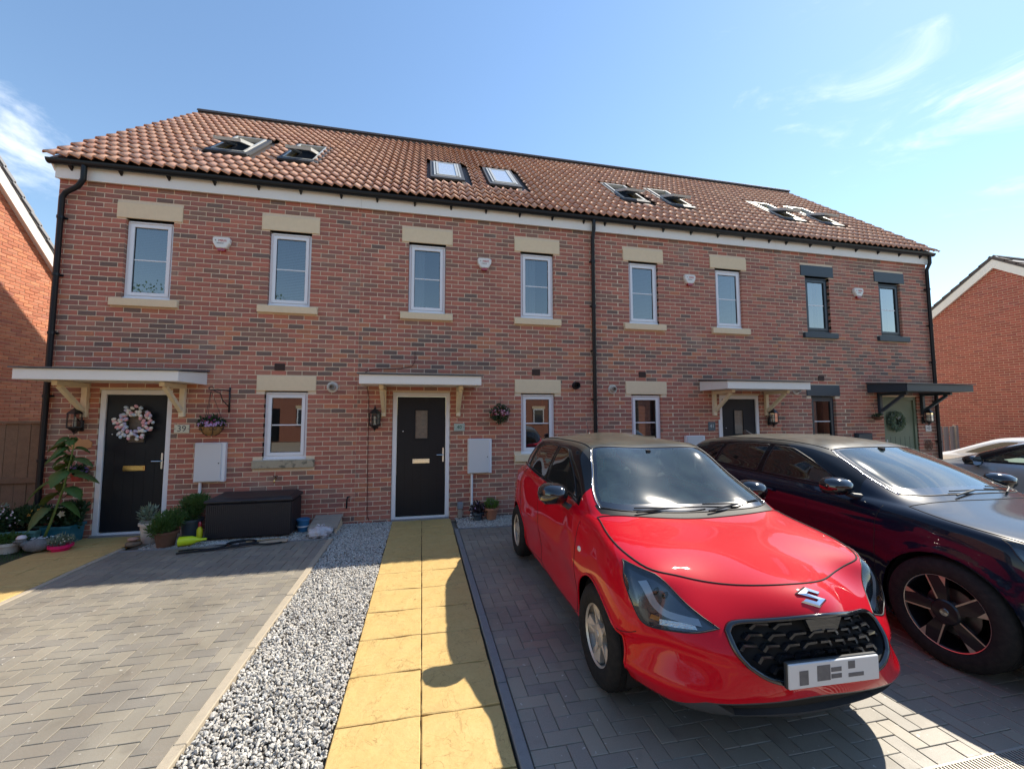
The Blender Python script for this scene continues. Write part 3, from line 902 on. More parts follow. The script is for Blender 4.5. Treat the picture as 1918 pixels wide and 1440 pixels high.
M_skfr = mat('skylight_frame', (.55, .55, .52), .45, metal=.2, noise=[(30, .4, (.45, .44, .42))])
M_flash = mat('lead_flashing', (.045, .05, .06), .6)
M_skin = mat('pine_lining', (.66, .52, .22), .5)
M_skg = glass_mat('skylight_glass', (.75, .8, .8), 3.2)
M_skgc = mat('skylight_blind', (.60, .63, .66), .25, coat=1.0)
def skylight(root, roof, sx, opened):
    win = MB(); w, l = SKW - .06, SK1 - SK0 - .10; s0 = SK0 + .05
    M = MROOF @ Matrix.Translation((sx, s0, 0))
    def bx(m, x0, x1, y0, y1, z0, z1): 
        vs = [M @ Vector((x, y, z)) for x in (x0, x1) for y in (y0, y1) for z in (z0, z1)]
        m.raw(vs, [(0, 1, 3, 2), (4, 6, 7, 5), (0, 4, 5, 1), (2, 3, 7, 6), (0, 2, 6, 4), (1, 5, 7, 3)])
    bx(win, -w / 2, -w / 2 + .035, 0, l, -.02, .065); bx(win, w / 2 - .035, w / 2, 0, l, -.02, .065); bx(win, -w / 2 + .035, w / 2 - .035, 0, .035, -.02, .06); bx(win, -w / 2 + .035, w / 2 - .035, l - .035, l, -.02, .06)
    sk = win.build('skylight', M_skfr, root)
    f = MB(); bx(f, -w / 2 - .07, w / 2 + .07, -.13, -.001, .02, .055); bx(f, -w / 2 - .07, -w / 2 - .001, 0, l, .0, .045); bx(f, w / 2 + .001, w / 2 + .07, 0, l, .0, .045); bx(f, -w / 2 - .07, w / 2 + .07, l + .001, l + .10, .0, .045)
    f.build('flashing', M_flash, sk)
    # lining well
    g = MB(); bx(g, -w / 2 + .046, -w / 2 + .056, .05, l - .05, -.35, .0); bx(g, w / 2 - .056, w / 2 - .046, .05, l - .05, -.35, .0); bx(g, -w / 2 + .05, w / 2 - .05, .03, .05, -.35, -.0); bx(g, -w / 2 + .05, w / 2 - .05, .04, l - .04, -.37, -.36)
    g.build('lining', M_skin, sk)
    # sash, pivoting about its middle
    ang = R(17) if opened else 0.0
    MS = M @ Matrix.Translation((0, l / 2, .045)) @ Matrix.Rotation(-ang, 4, 'X')
    s = MB(); hw, hl = w / 2 - .05, l / 2 - .055
    def sb(m, x0, x1, y0, y1, z0, z1):
        vs = [MS @ Vector((x, y, z)) for x in (x0, x1) for y in (y0, y1) for z in (z0, z1)]
        m.raw(vs, [(0, 1, 3, 2), (4, 6, 7, 5), (0, 4, 5, 1), (2, 3, 7, 6), (0, 2, 6, 4), (1, 5, 7, 3)])
    sb(s, -hw, -hw + .045, -hl, hl, -.025, .03); sb(s, hw - .045, hw, -hl, hl, -.025, .03); sb(s, -hw + .045, hw - .045, -hl, -hl + .05, -.025, .025); sb(s, -hw + .045, hw - .045, hl - .05, hl, -.025, .025)
    s.build('sash', M_skfr, sk)
    p = MB(); sb(p, -hw + .05, hw - .05, -hl + .05, hl - .05, .012, .018); p.build('pane', M_skgc if not opened else M_skg, sk)
    if opened:
        h = MB(); sb(h, -hw + .01, hw - .01, hl - .07, hl - .001, -.05, -.031); h.build('vent_flap', M_skin, sk)
    return sk

HOUSE_ROOTS = []
words = {'39': 'at the left end, tulip wreath on its black door', '40': 'behind the red car, yellow path leading to its black door',
         '41': 'right of the middle downpipe with white windows', '42': 'at the right end with dark frames and green door'}
for i, H in enumerate(HOUSES):
    xa, xb = SPLIT[i], SPLIT[i + 1]; dark = H['dark']
    root = thing('terraced_house', 'brick terraced house ' + words[H['no']], 'house', ((xa + xb) / 2, 0, 0), 0, 'terraced houses of the brick row')
    cx0 = (xa + xb) / 2
    T = MB
    HOUSE_ROOTS.append(root)
    hub = bpy.data.objects.new('tmp', None)
    ops, blocks = [], []
    for x in H['up']: ops.append((x - .312, x + .312, 3.462, 4.697))
    ops.append((H['low'] - .312, H['low'] + .312, 1.03, 2.107))
    dz = (H['door'] - H['dw'] - .003, H['door'] + H['dw'] + .003, -.1, 2.103)
    ops.append(dz)
    brick_ops = list(ops)
    lint = [(x, 4.697, 4.932) for x in H['up']] + [(H['low'], 2.107, 2.34)]
    sil = [(x, 3.345, 3.462) for x in H['up']] + [(H['low'], .905, 1.03)]
    for (x, a, b) in lint: brick_ops.append((x - .432, x + .432, a - .004, b + .004))
    for (x, a, b) in sil: brick_ops.append((x - .442, x + .442, a - .004, b + .004))
    # --- children are built in world coordinates, then hung on the house
    core = wall_core(xa, xb, -.06, WALL_TOP, ops)
    if i == 0: core.b2(xa, xa + .3, .305, 2 * RY, -.06, WALL_TOP)
    if i == 3: core.b2(xb - .3, xb, .305, 2 * RY, -.06, WALL_TOP)
    if i in (0, 3):      # gable triangle
        x_a, x_b = (xa, xa + .3) if i == 0 else (xb - .3, xb)
        tri = [(0.0, WALL_TOP), (2 * RY, WALL_TOP), (RY, RZ - .12)]
        V = [(x_a, p[0], p[1]) for p in tri] + [(x_b, p[0], p[1]) for p in tri]
        core.raw(V, [(0, 1, 2), (5, 4, 3), (0, 3, 4, 1), (1, 4, 5, 2), (2, 5, 3, 0)])
    wall = core.build('wall', M_mortar, root)
    V, F, TN = wall_bricks(wall, xa, xb, -.045, WALL_TOP - .005, brick_ops, 50 + i, 300, phase=-5.30)
    obj('brickwork', np_mesh('brickwork', V, F, M_brick, TN), wall, kind='stuff')
    for (x, a, b) in lint:
        MB().b2(x - .43, x + .43, -.012, .10, a, b, ch=.004).build('lintel', M_anth if dark else M_stone, root)
    for (x, a, b) in sil:
        low = b < 2
        MB().b2(x - .44, x + .44, -.055, .12, a, b - .004, ch=.006).build('sill', M_anth if dark else (M_stone_dirty if (low and i == 0) else M_stone), root)
    styles = {'39': ('blind', 'blind', 'none'), '40': ('curtain', 'curtain2', 'none'), '41': ('blind', 'blind', 'blind'), '42': ('curtain2', 'curtain', 'curtain')}[H['no']]
    for x, st in zip(H['up'], styles): make_window(root, x, 3.487, 4.672, .308, dark, st)
    make_window(root, H['low'], 1.05, 2.088, .308, dark, styles[2], low=True)
    make_canopy(root, H['door'], dark)
    make_door(root, H['door'], H['dw'], dark, H['no'])
    # fascia and soffit
    fx0, fx1 = (xa - .02 if i == 0 else xa), (xb + .02 if i == 3 else xb)
    MB().b2(fx0, fx1 - .002, -.055, -.033, 5.19, 5.405, ch=.002).build('fascia', M_white, root)
    MB().b2(fx0, fx1 - .002, -.032, .3, 5.203, 5.215).build('soffit', M_white, root)
    # gutter with brackets
    gx0, gx1 = (xa - .07 if i == 0 else xa), (xb + .07 if i == 3 else xb)
    gm_ = MB(); V, F = [], []; n = 9
    for xx in (gx0, gx1):
        for (rad, rev) in ((.058, 0), (.054, 1)):
            for j in range(n): a = PI + PI * j / (n - 1); V.append((xx, -.118 + rad * math.cos(a), 5.425 + rad * math.sin(a) * 1.1))
    for j in range(n - 1):
        F.append((j, j + 1, 2 * n + j + 1, 2 * n + j)); F.append((n + j + 1, n + j, 3 * n + j, 3 * n + j + 1))
    F.append((0, 2 * n, 3 * n, n)); F.append((n - 1, 2 * n - 1, 4 * n - 1, 3 * n - 1))
    for e in (0, 2 * n):
        for j in range(n - 1): F.append((e + j, e + j + 1, e + n + j + 1, e + n + j))
        F.append(tuple(e + j for j in range(n)))
    gut = gm_.raw(V, F).build('gutter', M_gutter, root)
    x = gx0 + .25
    while x < gx1:
        b_ = MB(); b_.raw([(x - .022, -.12, 5.372), (x + .022, -.12, 5.372), (x + .022, -.056, 5.372), (x - .022, -.056, 5.372), (x - .010, -.058, 5.31), (x + .010, -.058, 5.31)],
                          [(0, 1, 2, 3), (0, 4, 5, 1), (4, 3, 2, 5), (0, 3, 4), (1, 5, 2)])
        b_.build('gutter_bracket', M_gutter, gut); x += .62
    roof = build_roof(root, xa if i else RX0 - .1, xb if i < 3 else xb + 1, i == 0, i == 3, 70 + i, SKY[2 * i:2 * i + 2])
    for (sx, op) in SKY[2 * i:2 * i + 2]: skylight(root, roof, sx, op)
    # downpipes
    if i in (0, 1, 3):
        d_ = MB()
        if i == 0: pts = [(-4.93, -.118, 5.38), (-4.93, -.118, 5.17), (-4.99, -.115, 5.06), (-5.17, -.06, 4.98), (-5.215, -.055, 4.9), (-5.215, -.055, .05)]
        elif i == 1: pts = [(3.07, -.118, 5.38), (3.07, -.115, 5.2), (3.07, -.055, 5.05), (3.07, -.055, .05)]
        else: pts = [(11.40, -.118, 5.38), (11.40, -.115, 5.2), (11.385, -.055, 5.05), (11.385, -.055, .05)]
        d_.tube(pts, .035, 12)
        dp = d_.build('downpipe', M_gutter, root, smooth=50)
        for z in (4.6, 3.75, 2.9, 2.0, 1.1):
            c_ = MB(); xx = pts[-1][0]; c_.lathe([(.036, -.02), (.043, -.02), (.043, .02), (.036, .02)], 14, (xx, -.055, z)); c_.b2(xx - .06, xx + .06, -.02, -.006, z - .014, z + .014)
            c_.build('pipe_clip', M_gutter, dp)
    # barge boards at the ends
    if i in (0, 3):
        s = -1 if i == 0 else 1; xe = (xa - .03 if i == 0 else xb + .03)
        vb = MB()
        Pm = lambda x, sl, nn: MROOF @ Vector((x, sl, nn))
        V = [Pm(xe - .012, 0, -.03), Pm(xe + .012, 0, -.03), Pm(xe + .012, SL, -.03), Pm(xe - .012, SL, -.03), Pm(xe - .012, 0, -.20), Pm(xe + .012, 0, -.20), Pm(xe + .012, SL, -.20), Pm(xe - .012, SL, -.20)]
        vb.raw(V, [(0, 1, 2, 3), (7, 6, 5, 4), (0, 4, 5, 1), (2, 6, 7, 3), (1, 5, 6, 2), (3, 7, 4, 0)]).build('bargeboard', M_white, root)
    # air brick over the ground-floor window
    ax = {'39': -2.252, '40': 1.959, '41': 4.067, '42': 8.265}[H['no']]
    ab = MB(); ab.b2(ax - .075, ax + .075, -.008, .05, 2.43, 2.54, ch=.003)
    for r2 in range(4):
        for c2 in range(6): ab.b2(ax - .062 + c2 * .0235, ax - .062 + c2 * .0235 + .010, -.0095, -.007, 2.445 + r2 * .0235, 2.445 + r2 * .0235 + .011)
    ab.build('air_brick', mat('air_brick_brown', (.045, .022, .016), .7), root)
# move children so that each house empty sits at its own base
for root in HOUSE_ROOTS:
    dx = root.location.x
    for ch in root.children: ch.location.x -= dx
# ================================================================ CARS
# local car axes: x = across (image right / nearside), y = towards the tail, z = up; nose at y = 0
def lerp_map(pts):
    xs = [p[0] for p in pts]; ys = [p[1] for p in pts]
    return lambda t: float(np.interp(t, xs, ys)) if xs[0] <= t <= xs[-1] else (ys[0] + (t - xs[0]) if t < xs[0] else ys[-1] + (t - xs[-1]))

def cage_rings():
    """half body as rings of (v, u, z): v half width, u from the nose, z height. 17 nodes from front centre to rear centre"""
    SU = [.52, .80, 1.12, 1.42, 1.90, 2.40, 2.85, 3.25, 3.52]
    def ring(front, corner, sv, sz, rcorner, rear, su=SU):
        # front: 4 (v,u,z); corner (v,u,z); side lists; rear corner; rear: 2..3 (v,u,z)
        r = list(front) + [corner]
        r += [(v, u, z) for u, v, z in zip(su, sv, sz)]
        return r + [rcorner] + list(rear)
    Rg = []
    # 0 under edge
    Rg.append(ring([(0, .20, .145), (.26, .20, .145), (.46, .25, .15), (.60, .36, .16)], (.68, .50, .18), [.72] * 9, [.17, .17, .17, .17, .17, .17, .17, .18, .2], (.66, 3.66, .24), [(.5, 3.72, .25), (0, 3.74, .25)], [.62] + SU[1:]))
    # 1 lower lip
    Rg.append(ring([(0, .075, .15), (.28, .08, .15), (.50, .125, .157), (.655, .235, .18)], (.755, .375, .205), [.80, .815, .815, .812, .812, .812, .815, .82, .80], [.20, .19, .175, .175, .175, .175, .18, .2, .23], (.74, 3.72, .28), [(.52, 3.80, .28), (0, 3.82, .28)]))
    # 2 bumper low
    Rg.append(ring([(0, .03, .295), (.28, .035, .295), (.51, .075, .31), (.68, .175, .33)], (.80, .325, .34), [.838, .850, .838, .826, .822, .822, .832, .850, .825], [.33, .33, .31, .30, .30, .30, .31, .35, .37], (.765, 3.76, .40), [(.52, 3.85, .40), (0, 3.865, .40)]))
    # 3 bumper mid
    Rg.append(ring([(0, .0, .47), (.28, .008, .47), (.51, .05, .48), (.68, .145, .50)], (.815, .30, .52), [.857, .868, .855, .842, .838, .840, .852, .868, .842], [.54, .55, .52, .51, .51, .52, .54, .57, .58], (.78, 3.76, .58), [(.52, 3.845, .58), (0, 3.86, .57)]))
    # 4 top of grille / lamp low
    Rg.append(ring([(0, .035, .64), (.28, .043, .64), (.51, .085, .65), (.675, .175, .665)], (.80, .325, .69), [.852, .862, .853, .848, .848, .850, .858, .866, .838], [.71, .73, .70, .69, .69, .70, .73, .75, .76], (.775, 3.75, .76), [(.50, 3.825, .77), (0, 3.835, .77)]))
    # 5 nose shoulder, front of bonnet
    Rg.append(ring([(0, .125, .755), (.28, .133, .757), (.52, .165, .764), (.68, .240, .780)], (.790, .385, .805), [.828, .838, .838, .838, .842, .845, .848, .850, .820], [.825, .855, .86, .865, .875, .89, .905, .92, .93], (.755, 3.73, .93), [(.48, 3.80, .95), (0, 3.815, .95)]))
    # 6 bonnet edge / waist
    Rg.append(ring([(0, .24, .835), (.28, .247, .836), (.50, .277, .841), (.65, .350, .848)], (.750, .475, .862), [.790, .805, .800, .802, .812, .815, .815, .805, .775], [.875, .905, .935, .945, .955, .97, .985, 1.00, 1.01], (.715, 3.69, 1.02), [(.45, 3.765, 1.04), (0, 3.78, 1.04)], [.60, .84, 1.12, 1.42, 1.90, 2.40, 2.85, 3.25, 3.50]))
    # 6b bonnet middle
    Rg.append(ring([(0, .62, .930), (.27, .625, .928), (.47, .642, .921), (.61, .685, .913)], (.695, .76, .916), [.730, .752, .758, .768, .778, .780, .778, .768, .735], [.925, .945, .968, .975, .985, 1.0, 1.015, 1.03, 1.04], (.68, 3.66, 1.05), [(.43, 3.735, 1.07), (0, 3.75, 1.07)], [.84, .98, 1.18, 1.44, 1.90, 2.40, 2.85, 3.24, 3.48]))
    # 7 glass base
    Rg.append(ring([(0, .985, 1.000), (.27, .990, .998), (.46, 1.005, .992), (.575, 1.035, .985)], (.645, 1.075, .982), [.690, .718, .735, .745, .755, .757, .752, .740, .710], [.985, .99, .993, 1.0, 1.012, 1.025, 1.04, 1.05, 1.06], (.66, 3.63, 1.075), [(.42, 3.70, 1.09), (0, 3.715, 1.09)], [1.12, 1.18, 1.29, 1.48, 1.90, 2.40, 2.85, 3.22, 3.45]))
    # 7b glass middle
    Rg.append(ring([(0, 1.345, 1.235), (.26, 1.350, 1.232), (.44, 1.365, 1.222), (.545, 1.39, 1.208)], (.605, 1.425, 1.20), [.640, .663, .682, .694, .702, .702, .692, .674, .640], [1.20, 1.21, 1.215, 1.222, 1.232, 1.242, 1.25, 1.25, 1.245], (.60, 3.55, 1.24), [(.38, 3.61, 1.25), (0, 3.625, 1.25)], [1.47, 1.52, 1.60, 1.72, 2.00, 2.42, 2.82, 3.14, 3.36]))
    # 8 roof edge
    Rg.append(ring([(0, 1.70, 1.430), (.25, 1.705, 1.427), (.41, 1.72, 1.416), (.505, 1.745, 1.402)], (.553, 1.785, 1.395), [.575, .590, .602, .613, .622, .622, .612, .596, .565], [1.398, 1.404, 1.412, 1.421, 1.432, 1.434, 1.428, 1.412, 1.385], (.53, 3.44, 1.36), [(.34, 3.49, 1.375), (0, 3.50, 1.38)], [1.83, 1.88, 1.95, 2.05, 2.22, 2.50, 2.80, 3.08, 3.28]))
    # 9 roof inner
    Rg.append(ring([(0, 1.80, 1.462), (.23, 1.805, 1.459), (.38, 1.82, 1.450), (.455, 1.845, 1.440)], (.495, 1.88, 1.436), [.510, .518, .524, .530, .535, .535, .528, .515, .495], [1.442, 1.448, 1.454, 1.462, 1.470, 1.472, 1.466, 1.450, 1.425], (.46, 3.37, 1.405), [(.30, 3.40, 1.415), (0, 3.41, 1.42)], [1.92, 1.97, 2.03, 2.12, 2.28, 2.52, 2.78, 3.03, 3.22]))
    # 10 roof middle
    Rg.append(ring([(0, 2.0, 1.488), (.13, 2.0, 1.487), (.22, 2.01, 1.485), (.26, 2.03, 1.483)], (.28, 2.06, 1.482), [.285, .288, .29, .292, .294, .294, .29, .285, .275], [1.483, 1.485, 1.487, 1.490, 1.494, 1.494, 1.490, 1.480, 1.466], (.25, 3.15, 1.455), [(.16, 3.17, 1.456), (0, 3.175, 1.457)], [2.09, 2.13, 2.18, 2.25, 2.38, 2.55, 2.74, 2.92, 3.06]))
    # 11 centre line
    Rg.append(ring([(0, 2.12, 1.497), (0, 2.13, 1.497), (0, 2.14, 1.497), (0, 2.15, 1.497)], (0, 2.17, 1.498), [0] * 9, [1.498, 1.498, 1.499, 1.5, 1.501, 1.501, 1.498, 1.492, 1.485], (0, 3.08, 1.478), [(0, 3.09, 1.477), (0, 3.10, 1.477)], [2.19, 2.21, 2.25, 2.31, 2.42, 2.56, 2.72, 2.88, 3.0]))
    return Rg

def body_mesh(fu=lambda u: u, fz=lambda z: z, fv=lambda v: v, tweak=None, levels=3):
    Rg = cage_rings(); K = len(Rg); N = len(Rg[0])
    bm = bmesh.new(); grid = {}
    def addv(v, u, z, s):
        p = (v, u, z)
        if tweak: p = tweak(*p)
        return bm.verts.new((s * fv(p[0]), fu(p[1]), fz(p[2])))
    for s in (1, -1):
        for k in range(K):
            for j in range(N):
                v, u, z = Rg[k][j]
                if s == -1 and v == 0: grid[s, k, j] = grid[1, k, j]
                else: grid[s, k, j] = addv(v, u, z, s)
    for s in (1, -1):
        for k in range(K - 1):
            for j in range(N - 1):
                q = [grid[s, k, j], grid[s, k, j + 1], grid[s, k + 1, j + 1], grid[s, k + 1, j]]
                u_ = []
                for x in q:
                    if x not in u_: u_.append(x)
                if s == -1: u_ = u_[::-1]
                if len(u_) >= 3:
                    try: bm.faces.new(u_)
                    except ValueError: pass
    bmesh.ops.remove_doubles(bm, verts=bm.verts, dist=1e-4)
    bm.normal_update()
    me = bpy.data.meshes.new('body_cage'); bm.to_mesh(me); bm.free()
    o = bpy.data.objects.new('body_cage', me); COL.objects.link(o)
    md = o.modifiers.new('s', 'SUBSURF'); md.levels = levels; md.render_levels = levels
    dg = bpy.context.evaluated_depsgraph_get(); dg.update()
    ev = bpy.data.meshes.new_from_object(o.evaluated_get(dg))
    bpy.data.objects.remove(o); bpy.data.meshes.remove(me)
    return ev

# ---- projections used for outlines
PROJ = {   # name: (ax0, ax1, axis along which we look, sign of the normal we accept)
    'front': lambda c: (c.x, c.z), 'side': lambda c: (c.y, c.z), 'top': lambda c: (c.x, c.y)}
AXV = {'front': Vector((0, 1, 0)), 'side': Vector((1, 0, 0)), 'top': Vector((0, 0, 1))}

def smooth_poly(pts, n=6, tension=0.5, closed=True):
    """Catmull-Rom through points; a point given as (x, y, 1) stays a sharp corner"""
    P = [Vector((p[0], p[1])) for p in pts]; S = [len(p) > 2 and p[2] for p in pts]; out = []
    m = len(P)
    for i in range(m if closed else m - 1):
        p0, p1, p2, p3 = P[(i - 1) % m], P[i], P[(i + 1) % m], P[(i + 2) % m]
        if not closed:
            if i == 0: p0 = p1
            if i == m - 2: p3 = p2
        t1 = Vector((0, 0)) if S[i] else (p2 - p0) * tension
        t2 = Vector((0, 0)) if S[(i + 1) % m] else (p3 - p1) * tension
        if S[i]: t1 = (p2 - p1) * .6
        if S[(i + 1) % m]: t2 = (p2 - p1) * .6
        for k in range(n):
            t = k / n; h = (2 * t ** 3 - 3 * t ** 2 + 1, t ** 3 - 2 * t ** 2 + t, -2 * t ** 3 + 3 * t ** 2, t ** 3 - t ** 2)
            out.append(tuple(p1 * h[0] + t1 * h[1] + p2 * h[2] + t2 * h[3]))
    if not closed: out.append(tuple(P[-1]))
    return out

def in_poly(x, y, poly):
    c = False; n = len(poly); j = n - 1
    for i in range(n):
        xi, yi = poly[i]; xj, yj = poly[j]
        if (yi > y) != (yj > y) and x < (xj - xi) * (y - yi) / (yj - yi) + xi: c = not c
        j = i
    return c

def knife(bm, poly, proj, face_ok):
    """cut the outline into the mesh, straight along the projection axis"""
    pf = PROJ[proj]; ax = AXV[proj]
    xs = [p[0] for p in poly]; ys = [p[1] for p in poly]
    bx = (min(xs), max(xs), min(ys), max(ys))
    faces = []
    for f in bm.faces:
        if not face_ok(f): continue
        q = [pf(v.co) for v in f.verts]
        a0, a1 = min(p[0] for p in q), max(p[0] for p in q); b0, b1 = min(p[1] for p in q), max(p[1] for p in q)
        if a1 < bx[0] or a0 > bx[1] or b1 < bx[2] or b0 > bx[3]: continue
        faces.append(f)
    n = len(poly)
    for i in range(n):
        a, b = poly[i], poly[(i + 1) % n]
        dx, dy = b[0] - a[0], b[1] - a[1]; L = math.hypot(dx, dy)
        if L < 1e-6: continue
        if proj == 'front': p3 = Vector((a[0], 0, a[1])); d3 = Vector((dx, 0, dy))
        elif proj == 'side': p3 = Vector((0, a[0], a[1])); d3 = Vector((0, dx, dy))
        else: p3 = Vector((a[0], a[1], 0)); d3 = Vector((dx, dy, 0))
        nrm = d3.cross(ax).normalized()
        lx0, lx1, ly0, ly1 = min(a[0], b[0]) - .0005, max(a[0], b[0]) + .0005, min(a[1], b[1]) - .0005, max(a[1], b[1]) + .0005
        sel, rest = [], []
        for f in faces:
            q = [pf(v.co) for v in f.verts]
            if max(p[0] for p in q) < lx0 or min(p[0] for p in q) > lx1 or max(p[1] for p in q) < ly0 or min(p[1] for p in q) > ly1: rest.append(f); continue
            ds = [(p[0] - a[0]) * dy - (p[1] - a[1]) * dx for p in q]
            if max(ds) <= 1e-9 or min(ds) >= -1e-9: rest.append(f); continue
            sel.append(f)
        if sel:
            geom = set(sel)
            for f in sel: geom.update(f.edges); geom.update(f.verts)
            r_ = bmesh.ops.bisect_plane(bm, geom=list(geom), dist=1e-5, plane_co=p3, plane_no=nrm)
            new = [g for g in r_['geom'] if isinstance(g, bmesh.types.BMFace)]
            faces = rest + list({f for f in new if f.is_valid} | {f for f in sel if f.is_valid})
    # faces inside
    out = []
    for f in faces:
        if f.is_valid:
            c = f.calc_center_median(); p = pf(c)
            if in_poly(p[0], p[1], poly): out.append(f)
    return out

def bvh_of(me):
    bm = bmesh.new(); bm.from_mesh(me); t = BVHTree.FromBMesh(bm); bm.free(); return t

def cast(bvh, proj, a, b, side=1):
    if proj == 'front': h = bvh.ray_cast(Vector((a, -2, b)), Vector((0, 1, 0)))
    elif proj == 'rear': h = bvh.ray_cast(Vector((a, 8, b)), Vector((0, -1, 0)))
    elif proj == 'side': h = bvh.ray_cast(Vector((side * 3, a, b)), Vector((-side, 0, 0)))
    else: h = bvh.ray_cast(Vector((a, b, 4)), Vector((0, 0, -1)))
    return (h[0], h[1]) if h[0] is not None else (None, None)

def seam(bvh, proj, pts, name, m, parent, side=1, r=.0022, closed=False, off=.0004):
    """thin line laid on the skin: panel gaps, rubber seals"""
    P = []
    n = len(pts)
    for i in range(n if closed else n - 1):
        a, b = pts[i], pts[(i + 1) % n]; k = max(1, int(math.hypot(b[0] - a[0], b[1] - a[1]) / .02))
        for j in range(k): P.append((a[0] + (b[0] - a[0]) * j / k, a[1] + (b[1] - a[1]) * j / k))
    if not closed: P.append(pts[-1])
    Q = []
    for p in P:
        h, nn = cast(bvh, proj, p[0], p[1], side)
        if h is not None and (not Q or (h - Q[-1]).length < .15): Q.append(h + nn * off)
    if len(Q) > 2: return MB().tube(Q, r, 6, closed=closed).build(name, m, parent, smooth='all')

def strip_on(bvh, proj, pts, width, name, m, parent, side=1, off=.003, thick=.004):
    """ribbon of a given width on the skin, following pts"""
    V, F = [], []
    n = len(pts)
    for i, p in enumerate(pts):
        a = pts[max(i - 1, 0)]; b = pts[min(i + 1, n - 1)]
        t = Vector((b[0] - a[0], b[1] - a[1])).normalized(); nn = Vector((-t.y, t.x)) * ((width[i] if isinstance(width, list) else width) / 2)
        for s in (1, -1):
            h, nr = cast(bvh, proj, p[0] + nn.x * s, p[1] + nn.y * s, side)
            if h is None: h, nr = cast(bvh, proj, p[0], p[1], side)
            if h is None: return None
            V.append(h + nr * off)
    k = len(V) // 2
    for i in range(k - 1): F.append((2 * i, 2 * i + 1, 2 * i + 3, 2 * i + 2))
    return MB().raw(V, F).build(name, m, parent, smooth='all')

def separate(bm, faces, name, mat_, parent, base_normals, offset=0.0, thick=0.0):
    """copy the given faces of bm into an object that keeps the parent skin's shading"""
    idx = {}; V = []; Nn = []; F = []
    for f in faces:
        q = []
        for v in f.verts:
            if v not in idx:
                idx[v] = len(V); V.append(v.co.copy()); Nn.append(v.normal.copy())
            q.append(idx[v])
        F.append(q)
    V2 = [v + n * offset for v, n in zip(V, Nn)] if offset else V
    me = bpy.data.meshes.new(name); me.from_pydata([tuple(v) for v in V2], [], F)
    me.materials.append(mat_)
    me.polygons.foreach_set('use_smooth', [True] * len(F)); me.update()
    me.normals_split_custom_set_from_vertices([tuple(n) for n in Nn])
    return obj(name, me, parent)

M_red = None
def car_paint(name, col, rough=.35, coat=1.0, flake=None, metal=0.0, dust_haze=0.0, dust_haze_c=(.45, .42, .36)):
    m = mat(name, col, rough, coat=coat * .72, coat_rough=.02, metal=metal, spec=.06)
    m.node_tree.nodes['Principled BSDF'].inputs['Coat IOR'].default_value = 1.36
    t = m.node_tree; N = t.nodes; L = t.links; b = N['Principled BSDF']
    if dust_haze:
        geo = N.new('ShaderNodeNewGeometry'); n = N.new('ShaderNodeTexNoise'); n.inputs['Scale'].default_value = 7; n.inputs['Detail'].default_value = 9
        L.new(geo.outputs['Position'], n.inputs['Vector'])
        sp = N.new('ShaderNodeSeparateXYZ'); L.new(geo.outputs['Normal'], sp.inputs[0])
        r1 = N.new('ShaderNodeMapRange'); L.new(sp.outputs['Z'], r1.inputs[0]); r1.inputs[1].default_value = .55; r1.inputs[2].default_value = 1.0; r1.inputs[3].default_value = .0; r1.inputs[4].default_value = 1
        r2 = N.new('ShaderNodeMapRange'); L.new(n.outputs['Fac'], r2.inputs[0]); r2.inputs[1].default_value = .25; r2.inputs[2].default_value = .75; r2.inputs[3].default_value = dust_haze * .6; r2.inputs[4].default_value = dust_haze
        mm = N.new('ShaderNodeMath'); mm.operation = 'MULTIPLY'; L.new(r1.outputs[0], mm.inputs[0]); L.new(r2.outputs[0], mm.inputs[1])
        x = N.new('ShaderNodeMix'); x.data_type = 'RGBA'; L.new(mm.outputs[0], x.inputs[0]); x.inputs[6].default_value = (*col, 1); x.inputs[7].default_value = (*dust_haze_c, 1)
        L.new(x.outputs[2], b.inputs['Base Color'])
        cr = N.new('ShaderNodeMapRange'); L.new(mm.outputs[0], cr.inputs[0]); cr.inputs[1].default_value = 0; cr.inputs[2].default_value = 1; cr.inputs[3].default_value = .02; cr.inputs[4].default_value = .5
        L.new(cr.outputs[0], b.inputs['Coat Roughness'])
        cw = N.new('ShaderNodeMapRange'); L.new(mm.outputs[0], cw.inputs[0]); cw.inputs[1].default_value = 0; cw.inputs[2].default_value = 1; cw.inputs[3].default_value = coat; cw.inputs[4].default_value = coat * .3
        L.new(cw.outputs[0], b.inputs['Coat Weight'])
    return m
M_tyre = mat('tyre_rubber', (.016, .016, .017), .85, spec=.2, noise=[(30, .5, (.04, .037, .033))], bump=[(60, .2, .002)])
M_alloy = mat('alloy_silver', (.62, .56, .48), .38, metal=.45, noise=[(20, .5, (.42, .38, .33))])
M_alloyd = mat('alloy_black', (.010, .010, .014), .35, coat=.3)
M_plas = mat('black_trim_plastic', (.025, .027, .030), .5, bump=[(300, .2, .001)])
M_gloss = mat('gloss_black', (.008, .009, .011), .12, coat=1.0)
M_dgrey = mat('splitter_grey', (.06, .065, .075), .45)
M_lampin = mat('lamp_housing', (.12, .13, .145), .25, metal=.5)
M_drl = mat('lamp_light_bar', (.78, .84, .90), .2, coat=1)
M_refl = mat('lamp_reflector', (.8, .8, .78), .12, metal=1, bump=[(70, .6, .01)])
M_amber = mat('amber_lens', (.75, .32, .06), .2, coat=1)
M_lens = glass_mat('lamp_lens', (.86, .9, .92), 2.0)
M_screen = glass_mat('windscreen_glass', (.80, .92, .88), 2.0, dust_haze=.11, dust_haze_c=(.28, .42, .40), rough=.015, film=.004, film_rough=.12)  # dust layer also paints a teal haze over the glass
M_side = glass_mat('side_glass', (.36, .40, .40), 2.2, dust_haze=.02)
M_sideD = glass_mat('tinted_side_glass', (.16, .17, .18), 2.2, dust_haze=.02)
M_cabin = mat('cabin_dark', (.05, .055, .055), .8)
